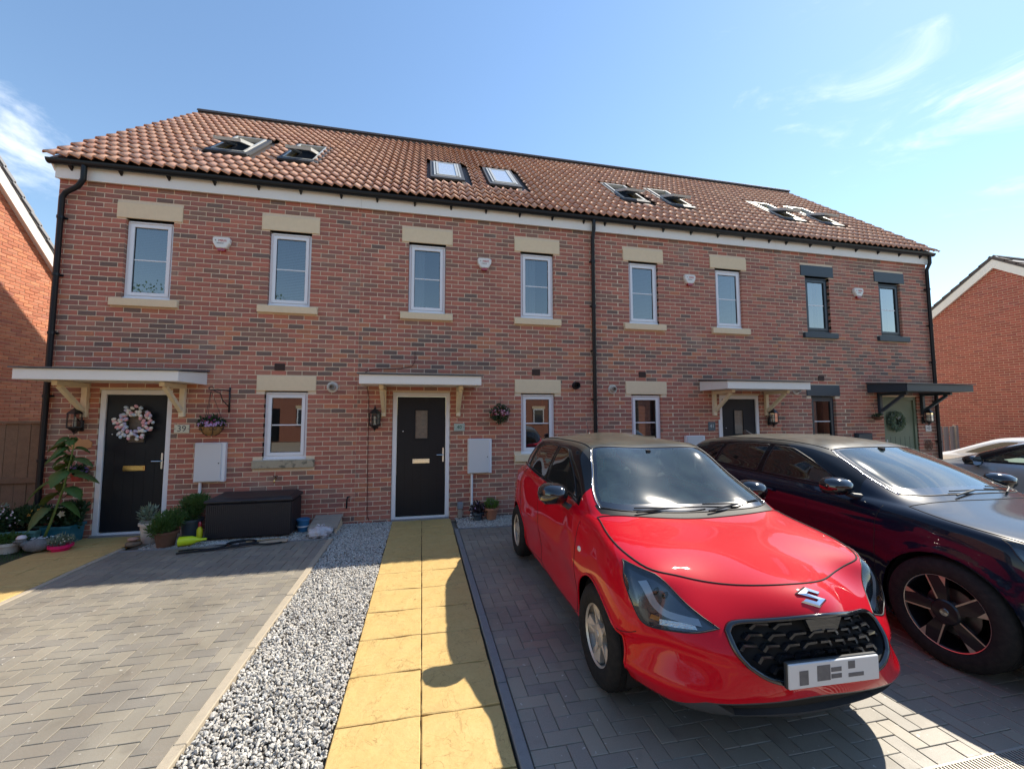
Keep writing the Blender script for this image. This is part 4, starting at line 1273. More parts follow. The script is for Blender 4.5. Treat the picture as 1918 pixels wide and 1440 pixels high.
M_dash = mat('dashboard_grey', (.42, .46, .44), .7, noise=[(25, .3, (.22, .22, .21))])
M_seat = mat('seat_cloth', (.045, .045, .05), .9)
M_paper = mat('paper_white', (.7, .7, .66), .7)
M_seam = mat('panel_gap', (.006, .006, .006), .8)
M_seal = mat('rubber_seal', (.012, .012, .013), .5)
M_bright = mat('bright_trim', (.7, .72, .75), .18, metal=1)

def wheel(root, x, y, rad, width, side, style, name='wheel'):
    """side = +1/-1: which way the face looks. built about the axle (x axis)"""
    Mx = Matrix.Rotation(R(90) * side, 4, 'Y')       # z of lathe -> +-x
    hub = MB(); rr = rad - .118 if style == 'red' else rad - .113
    hw = width / 2
    t = [(rr - .012, -hw + .012), (rr + .02, -hw), (rad - .035, -hw), (rad - .012, -hw + .02), (rad - .002, -hw + .045), (rad - .002, hw - .045), (rad - .012, hw - .018), (rad - .035, hw - .001), (rr + .045, hw + .003), (rr + .02, hw), (rr - .004, hw - .012), (rr - .014, hw - .03)]
    w = MB().lathe(t, 56, M=Mx).build(name, M_tyre, root, loc=(x, y, rad), smooth=40)
    # tread grooves as thin rings
    gv = MB()
    for off in (-.05, -.017, .017, .05):
        gv.lathe([(rad - .0015, off - .003), (rad + .0005, off - .003), (rad + .0005, off + .003), (rad - .0015, off + .003)], 48, M=Mx)
    gv.build('tread_groove', M_black, w)
    rm = MB()
    fz = hw - .01
    ma = M_alloy if style in ('red', 'silver') else M_alloyd
    rm.lathe([(rr - .016, fz - .016), (rr - .004, fz - .003), (rr + .004, fz - .004), (rr + .006, fz - .02), (rr - .002, fz - .05), (rr - .03, -hw + .05), (rr - .035, -hw + .02)], 56, M=Mx)
    if style in ('red', 'silver'):
        for k in range(5):
            a = 2 * PI * k / 5 + .35
            for dl in (-1, 1):
                # each spoke is a broad twisted pair of blades
                a0, a1 = a + dl * .10, a + dl * .25
                def pt(r_, an, z): return Mx @ Vector((r_ * math.cos(an), r_ * math.sin(an), z))
                wd0, wd1 = .20, .085
                zf, zb = fz - .018, fz - .055
                V = [pt(.055, a0 - dl * .55, zf - .004), pt(.055, a0 + dl * .10, zf - .02), pt(rr - .012, a1 + dl * .10, zf - .008), pt(rr - .012, a1 - dl * .235, zf + .006)]
                V += [v + Mx.to_3x3() @ Vector((0, 0, -.03)) for v in V]
                rm.raw(V, [(0, 1, 2, 3), (7, 6, 5, 4), (0, 4, 5, 1), (1, 5, 6, 2), (2, 6, 7, 3), (3, 7, 4, 0)])
        rm.lathe([(0, fz - .012), (.05, fz - .014), (.064, fz - .022), (.064, fz - .06)], 24, M=Mx)
    else:
        for k in range(5):
            a = 2 * PI * k / 5 + .18
            def pt(r_, an, z): return Mx @ Vector((r_ * math.cos(an), r_ * math.sin(an), z))
            V = [pt(.07, a - .40, fz - .02), pt(.07, a + .40, fz - .02), pt(rr - .012, a + .245, fz - .012), pt(rr - .012, a, fz - .008), pt(rr - .012, a - .245, fz - .012)]
            V += [v + Mx.to_3x3() @ Vector((0, 0, -.03)) for v in V]
            rm.raw(V, [(0, 1, 2, 3, 4), (9, 8, 7, 6, 5), (0, 5, 6, 1), (1, 6, 7, 2), (2, 7, 8, 3), (3, 8, 9, 4), (4, 9, 5, 0)])
        rm.lathe([(0, fz - .008), (.075, fz - .010), (.085, fz - .02), (.085, fz - .06)], 24, M=Mx)
    rm.build('rim', ma, w, smooth=40)
    if style == 'dark':
        ed = MB()
        ed.lathe([(rr - .010, fz - .007), (rr + .004, fz + .000), (rr + .007, fz - .004)], 56, M=Mx)
        for k in range(5):
            a = 2 * PI * k / 5 + .18
            def pt(r_, an, z): return Mx @ Vector((r_ * math.cos(an), r_ * math.sin(an), z))
            # thin diamond-cut edge and the little triangle at the lip
            V = [pt(.088, a + .38, fz - .0175), pt(rr - .008, a + .255, fz - .0085), pt(rr - .008, a + .215, fz - .0085), pt(.088, a + .26, fz - .0175)]
            ed.raw(V, [(0, 1, 2, 3)])
            V = [pt(rr - .008, a - .255, fz - .0085), pt(rr - .008, a - .08, fz - .0085), pt(rr - .072, a - .24, fz - .011)]
            ed.raw(V, [(0, 1, 2)])
        ed.build('machined_edge', mat('machined_face', (.80, .72, .62), .28, metal=.9), w)
    cp = MB().lathe([(0, fz - .006 if style != 'dark' else fz - .002), (.024, fz - .007 if style != 'dark' else fz - .003), (.028, fz - .012)], 20, M=Mx)
    cp.build('centre_cap', M_bright if style == 'dark' else M_alloy, w)
    bd = MB().lathe([(.06, fz - .10), (rr * .62, fz - .10), (rr * .62, fz - .09), (.06, fz - .09)], 32, M=Mx); bd.build('brake_disc', mat('disc_steel', (.25, .24, .23), .4, metal=1), w)
    return w

def interior(root, P, dash_z, side='right', papers=True, s=1.0):
    """dashboard, seats, wheel, cabin floor; P maps generic (v,u,z) to this car's local coordinates"""
    fl = MB()
    def q(v, u, z): return P(v, u, z)
    fl.raw([q(-.68, 1.3, .42), q(.68, 1.3, .42), q(.68, 3.5, .42), q(-.68, 3.5, .42)], [(0, 1, 2, 3)])
    for sx in (-1, 1): fl.raw([q(sx * .72, 1.2, .42), q(sx * .72, 3.5, .42), q(sx * .735, 3.5, 1.0), q(sx * .72, 1.2, .96)], [(0, 1, 2, 3)])
    fl.raw([q(-.7, 3.45, .42), q(.7, 3.45, .42), q(.66, 3.5, 1.03), q(-.66, 3.5, 1.03)], [(0, 1, 2, 3)])
    fl.raw([q(-.7, 1.22, .42), q(.7, 1.22, .42), q(.66, 1.10, .93), q(-.66, 1.10, .93)], [(0, 1, 2, 3)])
    cab = fl.build('cabin', M_cabin, root)
    d = MB(); V, F = [], []
    prof = [(1.04, .958), (1.12, .975), (1.25, .985), (1.38, .975), (1.46, .955), (1.50, .90), (1.50, .70)]
    nx = 14
    for i in range(nx + 1):
        v = -.66 + 1.32 * i / nx
        for (u, z) in prof:
            hump = .045 * math.exp(-((v + .33) / .17) ** 2) * (1 if 1.2 < u < 1.49 else .2)
            V.append(q(v, u + .07 * (v / .66) ** 2, z + hump - .012 - .02 * (v / .66) ** 4))
    n = len(prof)
    for i in range(nx):
        for j in range(n - 1): F.append((i * n + j, i * n + j + 1, (i + 1) * n + j + 1, (i + 1) * n + j))
    d.raw(V, F).build('dashboard', M_dash, root, smooth='all')
    sw = MB(); c = Vector(q(-.33, 1.62, .965)); pts = []
    for k in range(28):
        a = 2 * PI * k / 28; pts.append(c + Vector((.18 * math.cos(a), .18 * math.sin(a) * -.42, .18 * math.sin(a) * .9)))
    sw.tube(pts, .014, 8, closed=True); sw.box(tuple(c + Vector((0, -.01, -.01))), (.14, .05, .09), (R(-25), 0, 0), ch=.015); sw.box(tuple(c), (.33, .02, .03), (R(-25), 0, 0))
    sw.build('steering_wheel', M_seal, root, smooth=40)
    for sx in (-1, 1):
        st = MB(); x = sx * .34
        b0 = Vector(q(x, 2.15, .72)); st.box(tuple(b0 + Vector((0, .05, .10))), (.46, .12, .62), (R(-12), 0, 0), ch=.045)
        st.box(tuple(Vector(q(x, 1.95, .58))), (.48, .48, .16), None, ch=.05)
        seat_ = st.build('seat', M_seat, root, smooth=40)
        hr = MB(); hb = Vector(q(x, 2.24, 1.19)); hr.box(tuple(hb), (.25, .09, .18), (R(-10), 0, 0), ch=.035); hr.tube([hb + Vector((-.05, 0, -.16)), hb + Vector((-.05, 0, 0))], .006); hr.tube([hb + Vector((.05, 0, -.16)), hb + Vector((.05, 0, 0))], .006)
        hr.build('headrest', M_seat, seat_, smooth=40)
    rs = MB(); rs.box(tuple(Vector(q(0, 3.10, .80))), (1.2, .14, .55), (R(-14), 0, 0), ch=.04); rs.box(tuple(Vector(q(-.35, 3.14, 1.12))), (.24, .08, .14), None, ch=.03); rs.box(tuple(Vector(q(.35, 3.14, 1.12))), (.24, .08, .14), None, ch=.03)
    rs.build('rear_seat', M_seat, root, smooth=40)
    mr = MB(); c = Vector(q(0, 1.66, 1.315)); mr.box(tuple(c), (.22, .03, .065), (R(10), 0, 0), ch=.012); mr.box(tuple(c + Vector((0, -.03, .05))), (.03, .05, .06)); mr.build('inside_mirror', M_seal, root)
    MB().box(tuple(c + Vector((0, .017, 0))), (.20, .004, .052), (R(10), 0, 0)).build('mirror_glass', M_chrome, root)

def wiper(root, pts, name='wiper'):
    w = MB(); w.tube(pts[:3], .007, 6); w.build(name, M_seal, root)

def door_mirror(root, c, s, m_cap, big=1.0, yl=0.0):
    """shell with a glass at the back, on a short arm; s = side"""
    V, F = [], []; n = 14; prof = [(-.11, .10), (-.095, .55), (-.06, .85), (-.01, 1.0), (.045, .98), (.06, .94)]
    for (y, f) in prof:
        for k in range(n):
            a = 2 * PI * k / n; ca, sa = math.cos(a), math.sin(a)
            ex = .118 * big * f * (abs(ca) ** .75) * (1 if ca > 0 else -1); ez = .073 * big * f * (abs(sa) ** .8) * (1 if sa > 0 else -1)
            V.append(Vector((c[0] + ex - s * .01 * (1 - f), c[1] + y * big, c[2] + ez + (.012 if ca * s < 0 else 0) * 0)))
    for i in range(len(prof) - 1):
        for k in range(n): F.append((i * n + k, i * n + (k + 1) % n, (i + 1) * n + (k + 1) % n, (i + 1) * n + k))
    F.append(tuple(range(n))[::-1])
    F = [tuple(reversed(f)) for f in F]
    mb = MB(); mb.raw(V, F); mr = mb.build('door_mirror', m_cap, root, smooth='all')
    rim = len(prof) - 1
    g = MB(); g.raw([V[rim * n + k] - Vector((0, .012, 0)) for k in range(n)], [tuple(range(n))]); g.build('mirror_glass', M_chrome, mr)
    a = MB(); a.tube([(c[0] - s * .06, c[1] - .005, c[2] - .045 * big), (c[0] - s * .13, c[1] - .03, c[2] - .075 * big), (c[0] - s * .20, c[1] - .05, c[2] - .085 * big)], [.022, .024, .028], 8); a.build('mirror_arm', M_plas, mr)
    l = MB(); l.box((c[0], c[1] - .012, c[2] - .055 * big), (.17 * big, .10, .012), None, ch=.005); l.build('mirror_base', M_plas, mr)
    return mr

def make_car(name, label, loc, yaw, roll, S, group=None):
    """S: spec dict. Returns the car's root"""
    root = thing(name, label, 'car', (0, 0, 0), 0, group)
    fu, fz, fv = S['fu'], S['fz'], S['fv']
    me = body_mesh(fu, fz, fv, S.get('tweak'), S.get('levels', 3))
    bvh = bvh_of(me)
    bm = bmesh.new(); bm.from_mesh(me); bm.normal_update()
    if S.get('sculpt'):
        for v in bm.verts: v.co += v.normal * S['sculpt'](v.co)
        bm.normal_update(); bvh = BVHTree.FromBMesh(bm)
    P = lambda v, u, z: (fv(abs(v)) * (1 if v >= 0 else -1), fu(u), fz(z))
    lay = bm.faces.layers.int.new('part')
    # regions: (id, poly, projection, face test)
    REG = S['regions']
    for ridx, rg in enumerate(REG, start=1):
        poly, proj, sides = rg['poly'], rg['proj'], rg.get('sides', (1,))
        for s in sides:
            pl = poly
            if proj == 'front' or proj == 'top': pl = [(p[0] * s, p[1]) for p in poly]
            if proj == 'side':
                def ok(f, s=s): return f.normal.x * s > rg.get('nmin', .12)
            elif proj == 'front':
                sg = rg.get('dir', -1)
                def ok(f, sg=sg): return f.normal.y * sg > rg.get('nmin', .08) and (f.calc_center_median().y < fu(1.0) if (sg < 0 and not rg.get('deep')) else True)
            else:
                def ok(f): return f.normal.z > rg.get('nmin', .15)
            for f in knife(bm, pl, proj, ok):
                if f[lay] == 0 or rg.get('over'): f[lay] = ridx * 10 + (0 if s > 0 else 1)
    bm.normal_update()
    groups = {}
    for f in bm.faces: groups.setdefault(f[lay], []).append(f)
    out = {}
    for gid, fs in groups.items():
        if gid == 0:
            out['body'] = separate(bm, fs, 'body', S['paint'], root, None); continue
        rg = REG[gid // 10 - 1]; s = 1 if gid % 10 == 0 else -1
        if rg.get('hole'): continue
        parent = root
        off = rg.get('off', 0)
        o = separate(bm, fs, rg['name'], rg['mat'], root, None, off)
        out.setdefault(rg['name'], []).append(o)
        if rg.get('housing'):
            separate(bm, fs, 'lamp_housing', M_lampin, o, None, -rg['housing'])
        if rg.get('recess_wall'):
            # side walls from the cut edge inwards
            fset = set(fs); V, F = [], []
            for f in fs:
                for e in f.edges:
                    if sum(1 for g_ in e.link_faces if g_ in fset) == 1:
                        a, b = e.verts; n = len(V); d = rg['recess_wall']
                        V += [a.co.copy(), b.co.copy(), b.co - b.normal * d, a.co - a.normal * d]; F.append((n, n + 1, n + 2, n + 3))
            MB().raw(V, F).build('recess_wall', M_plas if rg['name'] != 'headlight' else M_lampin, o)
    bm.free()
    S['bvh'] = bvh; S['root'] = root; S['out'] = out
    # wheel wells
    for (u, vmid) in ((S['wheels'][0], 0), (S['wheels'][1], 0)):
        w = MB()
        Mx = Matrix.Rotation(R(90), 4, 'Y'); rw = S['arch'] + .012
        for s in (-1, 1):
            V, F = [], []; n = 22
            for k in range(n + 1):
                a = PI * k / n * 1.24 - .12 * PI
                for xx in (S['wx'] + .035, S['wx'] - .30): V.append((s * xx, u - rw * math.cos(a), S['rad'] + rw * math.sin(a)))
            for k in range(n): F.append((2 * k, 2 * k + 1, 2 * k + 3, 2 * k + 2))
            V.append((s * (S['wx'] - .30), u, S['rad'])); c = len(V) - 1
            for k in range(n): F.append((2 * k + 1, 2 * k + 3, c))
            w.raw(V, F)
        w.build('wheel_well', M_black, root)
        for s in (-1, 1): wheel(root, s * S['wx'], u, S['rad'], S['tw'], s, S['style'])
    # floor pan
    MB().b2(-.66 * S['wx'] / .75, .66 * S['wx'] / .75, fu(.45), fu(3.5), .16, .19).build('floor_pan', M_black, root)
    interior(root, P, 0)
    root.location = loc
    root.rotation_euler = (0, roll, yaw)
    return root, bvh, out, P

def warp_car(root, ctrl, sig=.27, ridge=.12, skip=('wheel', 'wheel_well', 'floor_pan', 'seat', 'rear_seat', 'cabin', 'steering_wheel')):
    """pull the skin and all that lies on it towards measured points; mirrored, smooth"""
    C, D = [], []
    for (x, y, z, dx, dy, dz) in ctrl:
        for s in ((1, -1) if x > 1e-6 else (1,)):
            C.append((s * x, y, z)); D.append((s * dx, dy, dz))
    C = np.array(C); D = np.array(D)
    K = np.exp(-((C[:, None] - C[None]) ** 2).sum(-1) / (2 * sig * sig))
    Wt = np.linalg.solve(K + ridge * np.eye(len(C)), D)
    def f(P): return np.exp(-((P[:, None] - C[None]) ** 2).sum(-1) / (2 * sig * sig)) @ Wt
    def walk(o):
        for ch in o.children:
            if ch.name.split('.')[0] in skip: continue
            if ch.name.split('.')[0] in ('number_plate', 'plate_marking', 'plate_holder'):      # stiff things move whole
                if ch.parent is root: ch.location = Vector(f(np.array([[0, -.02, .435]]))[0])
                continue
            if ch.type == 'MESH':
                me = ch.data; n = len(me.vertices); a = np.zeros(n * 3, np.float32); me.vertices.foreach_get('co', a)
                a = a.reshape(-1, 3).astype(float); out = a.copy()
                for i in range(0, n, 20000): out[i:i + 20000] = a[i:i + 20000] + f(a[i:i + 20000])
                me.vertices.foreach_set('co', out.astype(np.float32).ravel()); me.update()
            walk(ch)
    walk(root)
# ---------------------------------------------------------------- the red hatchback
def mir(pl): return [(-p[0], *p[1:]) for p in pl]
ident = lambda t: t
red_paint = car_paint('signal_red_paint', (.54, .0006, .012), .5, dust_haze=.02, dust_haze_c=(.5, .06, .05))
roofp = car_paint('black_roof_paint', (.010, .011, .013), .3, dust_haze=.42, dust_haze_c=(.24, .22, .16))
blackp = car_paint('gloss_black_pillar', (.008, .009, .011), .2)

def circle(cx, cy, r, n=40): return [(cx + r * math.cos(2 * PI * k / n), cy + r * math.sin(2 * PI * k / n)) for k in range(n)]
RED_W = (.80, 3.25); RAD = .305
# outlines in the car's own coordinates
_gh = [(.25, .656), (.36, .640), (.405, .600, 1), (.418, .52), (.400, .465, 1), (.345, .418), (.26, .388, 1)]
GRILLE = smooth_poly([(0, .662)] + _gh + [(0, .380)] + [(-p[0], *p[1:]) for p in reversed(_gh)], 5)
LAMP = smooth_poly([(.43, .605, 1), (.56, .560), (.70, .553), (.775, .588), (.808, .68), (.815, .78), (.79, .845, 1), (.70, .815, 1), (.57, .715)], 5)
LOWER = smooth_poly([(-.53, .284, 1), (-.35, .292), (0, .290), (.35, .292), (.53, .284, 1), (.44, .205, 1), (-.44, .205, 1)], 3)
SPLIT_ = [(-.72, .175), (-.57, .290), (-.40, .300), (0, .298), (.40, .300), (.57, .290), (.72, .175), (.72, .05), (-.72, .05)]
BONNET = smooth_poly([(0, .205), (.32, .22), (.55, .265), (.70, .37), (.765, .56), (.775, .80), (.735, .995, 1), (.60, .972), (.40, .949), (0, .932), (-.40, .949), (-.60, .972), (-.735, .995, 1), (-.775, .80), (-.765, .56), (-.70, .37), (-.55, .265), (-.32, .22)], 5)
SCREEN = smooth_poly([(0, 1.005), (.30, 1.012), (.50, 1.035), (.625, 1.10, 1), (.595, 1.35), (.535, 1.60), (.49, 1.71, 1), (.25, 1.685), (0, 1.68), (-.25, 1.685), (-.49, 1.71, 1), (-.535, 1.60), (-.595, 1.35), (-.625, 1.10, 1), (-.50, 1.035), (-.30, 1.012)], 5)
GLASS = [(p[0] * .935, 1.085 + (p[1] - 1.0) * .835) for p in SCREEN]
COWL = [(-.68, 1.02), (-.60, .975), (-.40, .952), (0, .935), (.40, .952), (.60, .975), (.68, 1.02), (.66, 1.15), (-.66, 1.15)]
def side_poly(pts): return smooth_poly(pts, 5)
SWF = side_poly([(1.42, 1.025, 1), (1.85, 1.035), (2.26, 1.05, 1), (2.235, 1.22), (2.20, 1.385, 1), (2.03, 1.375), (1.93, 1.345), (1.70, 1.22), (1.52, 1.10)])
SWR = side_poly([(2.34, 1.052, 1), (2.70, 1.07), (2.98, 1.088, 1), (2.95, 1.20), (2.89, 1.33, 1), (2.70, 1.375), (2.50, 1.39), (2.27, 1.388, 1), (2.30, 1.22)])
SWQ = side_poly([(3.03, 1.10, 1), (3.28, 1.15), (3.14, 1.29, 1), (2.96, 1.33, 1)])
GREEN = side_poly([(1.30, .992, 1), (1.60, 1.0), (2.30, 1.022), (3.0, 1.062), (3.52, 1.10, 1), (3.30, 1.50), (1.40, 1.55, 1)])
ROOF = [(-.56, 1.60), (.56, 1.60), (.62, 2.2), (.62, 2.9), (.56, 3.55), (-.56, 3.55), (-.62, 2.9), (-.62, 2.2)]
REARSC = smooth_poly([(-.50, 1.10), (.50, 1.10), (.46, 1.33), (-.46, 1.33)], 3)
def sculpt_red(c):
    x, y, z = abs(c.x), c.y, c.z
    d = 0.0
    if y < .75:
        sm = lambda a, b, t: (lambda q: q * q * (3 - 2 * q))(min(1, max(0, (t - a) / (b - a))))
        wx = sm(.40, .60, x) * (1 - sm(.52, .70, y))
        top = .475 + .03 * sm(.5, .8, x)
        if z < top + .012:                      # undercut ledge that runs out towards the lip
            d -= .034 * wx * sm(top + .012, top - .016, z) * sm(.325, top - .03, z) ** .8
        d += .012 * wx * math.exp(-((z - .325) / .035) ** 2)
    if .9 < y < 3.3:
        d -= .014 * math.exp(-((z - .42) / .11) ** 2) * min(1, (y - .9) / .4) * min(1, (3.3 - y) / .5)   # scooped doors
        d += .006 * math.exp(-((z - .60) / .05) ** 2) * min(1, (y - .9) / .4) * min(1, (3.3 - y) / .5)
    return d
REDS = dict(fu=ident, fz=ident, fv=ident, paint=red_paint, wheels=RED_W, rad=RAD, arch=.338, wx=.775, tw=.185, style='red', sculpt=sculpt_red, regions=[
    dict(name='arch', poly=circle(.80, RAD, .338), proj='side', sides=(1, -1), hole=True, nmin=.1),
    dict(name='arch', poly=circle(3.25, RAD, .338), proj='side', sides=(1, -1), hole=True, nmin=.1),
    dict(name='grille', poly=GRILLE, proj='front', mat=M_black, off=-.05, recess_wall=.05),
    dict(name='headlight', poly=LAMP, proj='front', sides=(1, -1), mat=M_lens, housing=.030, recess_wall=.030, nmin=.02),
    dict(name='lower_intake', poly=LOWER, proj='front', mat=M_black, off=-.03, recess_wall=.03),
    dict(name='front_splitter', poly=SPLIT_, proj='front', mat=M_dgrey, nmin=-.2),
    dict(name='windscreen', poly=GLASS, proj='top', mat=M_screen, nmin=.15),
    dict(name='screen_border', poly=SCREEN, proj='top', mat=M_gloss, nmin=.15),
    dict(name='cowl_panel', poly=COWL, proj='top', mat=mat('cowl_plastic', (.012, .013, .014), .55, spec=.25), nmin=.15),
    dict(name='side_window', poly=SWF, proj='side', sides=(1, -1), mat=M_side),
    dict(name='side_window', poly=SWR, proj='side', sides=(1, -1), mat=M_side),
    dict(name='side_window', poly=SWQ, proj='side', sides=(1, -1), mat=M_side),
    dict(name='rear_window', poly=REARSC, proj='front', dir=1, mat=M_side),
    dict(name='roof', poly=ROOF, proj='top', mat=roofp, nmin=.62),
    dict(name='pillars', poly=GREEN, proj='side', sides=(1, -1), mat=blackp, nmin=.0),
    dict(name='bonnet', poly=BONNET, proj='top', mat=red_paint, nmin=.2),
])
RED_LOC, RED_YAW, RED_ROLL = (1.912, -5.327, -.004), -.018, .020
red, bvh, out, P = make_car('red_hatchback', 'bright red small hatchback with a black roof, parked nose-out beside the yellow path', RED_LOC, RED_YAW, RED_ROLL, REDS)
# seams
seam(bvh, 'top', BONNET, 'bonnet_gap', M_seam, red, r=.005, closed=True)
seam(bvh, 'front', GRILLE, 'grille_surround', M_gloss, red, r=.013, closed=True, off=.003)
for s in (1, -1):
    seam(bvh, 'front', [(p[0] * s, p[1]) for p in LAMP], 'lamp_seal', M_seal, red, r=.0035, closed=True)
    for sw in (SWF, SWR, SWQ): seam(bvh, 'side', sw, 'window_seal', M_seal, red, side=s, r=.006, closed=True)
    seam(bvh, 'side', [(1.13, .905), (1.15, .70), (1.16, .45), (1.20, .26), (1.32, .225), (2.1, .225), (2.24, .26), (2.28, .6), (2.30, 1.04)], 'door_gap', M_seam, red, side=s)
    seam(bvh, 'side', [(2.28, .26), (2.75, .235), (2.93, .40), (3.02, .66), (3.05, 1.06)], 'door_gap', M_seam, red, side=s)
    seam(bvh, 'side', [(1.36, 1.0), (1.8, 1.008), (2.4, 1.03), (3.0, 1.068), (3.45, 1.10)], 'waist_seal', M_seal, red, side=s, r=.006)
    seam(bvh, 'side', [(.515, .52), (.44, .53), (.33, .545)], 'bumper_gap', M_seam, red, side=s)
    # arch lip
    seam(bvh, 'side', [(.80 - .345 * math.cos(a), RAD + .345 * math.sin(a)) for a in [PI * k / 30 for k in range(0, 31)]], 'arch_lip', red_paint, red, side=s, r=.008)
    seam(bvh, 'side', [(3.25 - .345 * math.cos(a), RAD + .345 * math.sin(a)) for a in [PI * k / 30 for k in range(0, 31)]], 'arch_lip', red_paint, red, side=s, r=.008)
    # sill trim
    # side repeater
    h, n = cast(bvh, 'side', 1.06, .74, s)
    MB().ball(h, (.010, .030, .018), 12, 8).build('side_repeater', mat('repeater_lens', (.8, .74, .66), .25, coat=1), red, smooth='all')
    # door handles
    for (uy, uz) in ((2.08, .865), ):
        h, n = cast(bvh, 'side', uy, uz, s)
        MB().box(h + n * .022, (.022, .19, .028), None, ch=.009).build('door_handle', red_paint, red, smooth=40)
    h, n = cast(bvh, 'side', 3.03, 1.18, s)
    # light bar: an L that runs down the outer edge and along the bottom
    L_ = [(.765, .79), (.745, .72), (.715, .665), (.665, .625), (.60, .612), (.50, .612)]
    strip_on(bvh, 'front', smooth_poly([(p[0] * s, p[1]) for p in L_], 4, closed=False), .034, 'light_bar', M_drl, red, off=-.012)
    strip_on(bvh, 'front', [(s * .53, .588), (s * .62, .578), (s * .70, .582)], .026, 'lamp_reflector', M_refl, red, off=-.015)
    strip_on(bvh, 'front', [(s * .70, .594), (s * .745, .612)], .022, 'indicator', M_amber, red, off=-.015)
    for (lx, lz) in ((.66, .72), (.715, .745)):
        h, n = cast(bvh, 'front', s * lx, lz)
        if h is not None: MB().ball(h - n * .028, .022, 12, 8).build('lamp_lens', M_gloss, red, smooth='all')
    # bright pillar trim and dark roof gutter lines
    seam(bvh, 'top', [(s * .50, 1.71), (s * .545, 1.60), (s * .605, 1.35), (s * .635, 1.10)], 'pillar_trim', M_bright, red, r=.005)
    seam(bvh, 'top', [(s * .50, 1.73), (s * .535, 1.95), (s * .56, 2.3), (s * .56, 2.8), (s * .52, 3.25)], 'roof_gutter', M_seal, red, r=.006)
seam(bvh, 'top', SCREEN, 'screen_seal', M_seal, red, r=.006, closed=True)
# mesh of the grille: staggered dashes standing in the opening
gr = MB()
for row in range(7):
    z = .630 - row * .046
    for col in range(-7, 8):
        x = col * .088 + (.044 if row % 2 else 0)
        if not all(in_poly(x + dx, z + dz, GRILLE) for dx in (-.034, .034) for dz in (-.012, .010)): continue
        if abs(x) < .13 and z > .585: continue
        h, n = cast(bvh, 'front', x, z)
        if h is None: continue
        b = h + Vector((0, .014, 0))
        sg = 1 if x >= 0 else -1
        V = [b + Vector((-.034 * sg, 0, .008)), b + Vector((.018 * sg, 0, .008)), b + Vector((.044 * sg, .004, -.018)), b + Vector((.036 * sg, .004, -.026)), b + Vector((.014 * sg, 0, -.003)), b + Vector((-.034 * sg, 0, -.003))]
        V = V + [v + Vector((0, .030, -.003)) for v in V]
        gr.raw(V, [(0, 1, 2, 3, 4, 5), (11, 10, 9, 8, 7, 6)] + [(i, i + 6, (i + 1) % 6 + 6, (i + 1) % 6) for i in range(6)])
gr.build('grille_mesh', mat('grille_gloss', (.012, .014, .018), .22, coat=.5), red)
h, n = cast(bvh, 'front', 0, .62)
MB().prism([(-.095, .655), (.095, .655), (.075, .592), (-.075, .592)], .03, Matrix.Translation((0, h.y + .004, 0))).build('sensor_panel', M_gloss, red)
# number plate: its characters are unreadable smears in the photograph
pl = MB(); pl.box((0, -.022, .435), (.52, .012, .112), None, ch=.003); plate = pl.build('number_plate', mat('plate_white', (.66, .67, .68), .4), red)
sm = MB()
M_sm = mat('plate_smear', (.10, .10, .11), .5, noise=[(25, .3, (.25, .25, .26))])
for (x0, x1, z0, z1) in ((-.205, -.155, .35, .41), (-.105, -.03, .36, .425), (-.025, .035, .365, .38), (-.025, .035, .395, .41), (.075, .115, .40, .43), (.075, .165, .362, .375)):
    sm.b2(x0, x1, -.0292, -.0279, z0 + .045, z1 + .050)
sm.build('plate_marking', M_sm, plate, kind='stuff')
MB().box((0, -.008, .435), (.53, .02, .12), None, ch=.004).build('plate_holder', M_plas, red)
# the S badge on the nose
S_ = [(.52, 1.0), (1.0, .70), (.84, .60), (.52, .80), (.34, .69), (1.0, .30), (.48, .0), (0, .30), (.16, .40), (.48, .20), (.66, .31), (0, .70)]
h, n = cast(bvh, 'front', 0, .745)
bx = Vector((1, 0, 0)); by = n.cross(bx).normalized()
if by.z < 0: by = -by
MBd = Matrix(((bx.x, -n.x * -1, by.x, h.x), (bx.y, -n.y * -1, by.y, h.y), (bx.z, -n.z * -1, by.z, h.z), (0, 0, 0, 1)))
def badge(scale, d0, d1):
    m = MB(); pts = [((p[0] - .5) * scale * .98, (p[1] - .5) * scale) for p in S_]
    k = len(pts); V = [MBd @ Vector((p[0], d0, p[1])) for p in pts] + [MBd @ Vector((p[0] * .86, d1, p[1] * .86)) for p in pts]
    m.raw(V, [(i, (i + 1) % k, (i + 1) % k + k, i + k) for i in range(k)])
    # face as quads/tris, the S is two hooks: triangulate
    bm_ = bmesh.new(); vv = [bm_.verts.new(v) for v in V[k:]]; f = bm_.faces.new(vv); bmesh.ops.triangulate(bm_, faces=[f])
    bm_.verts.index_update(); base = len(m.v); m.raw([v.co.copy() for v in bm_.verts], [[v.index for v in f.verts] for f in bm_.faces]); bm_.free()
    return m
badge(.135, .001, .009).build('badge', M_bright, red)
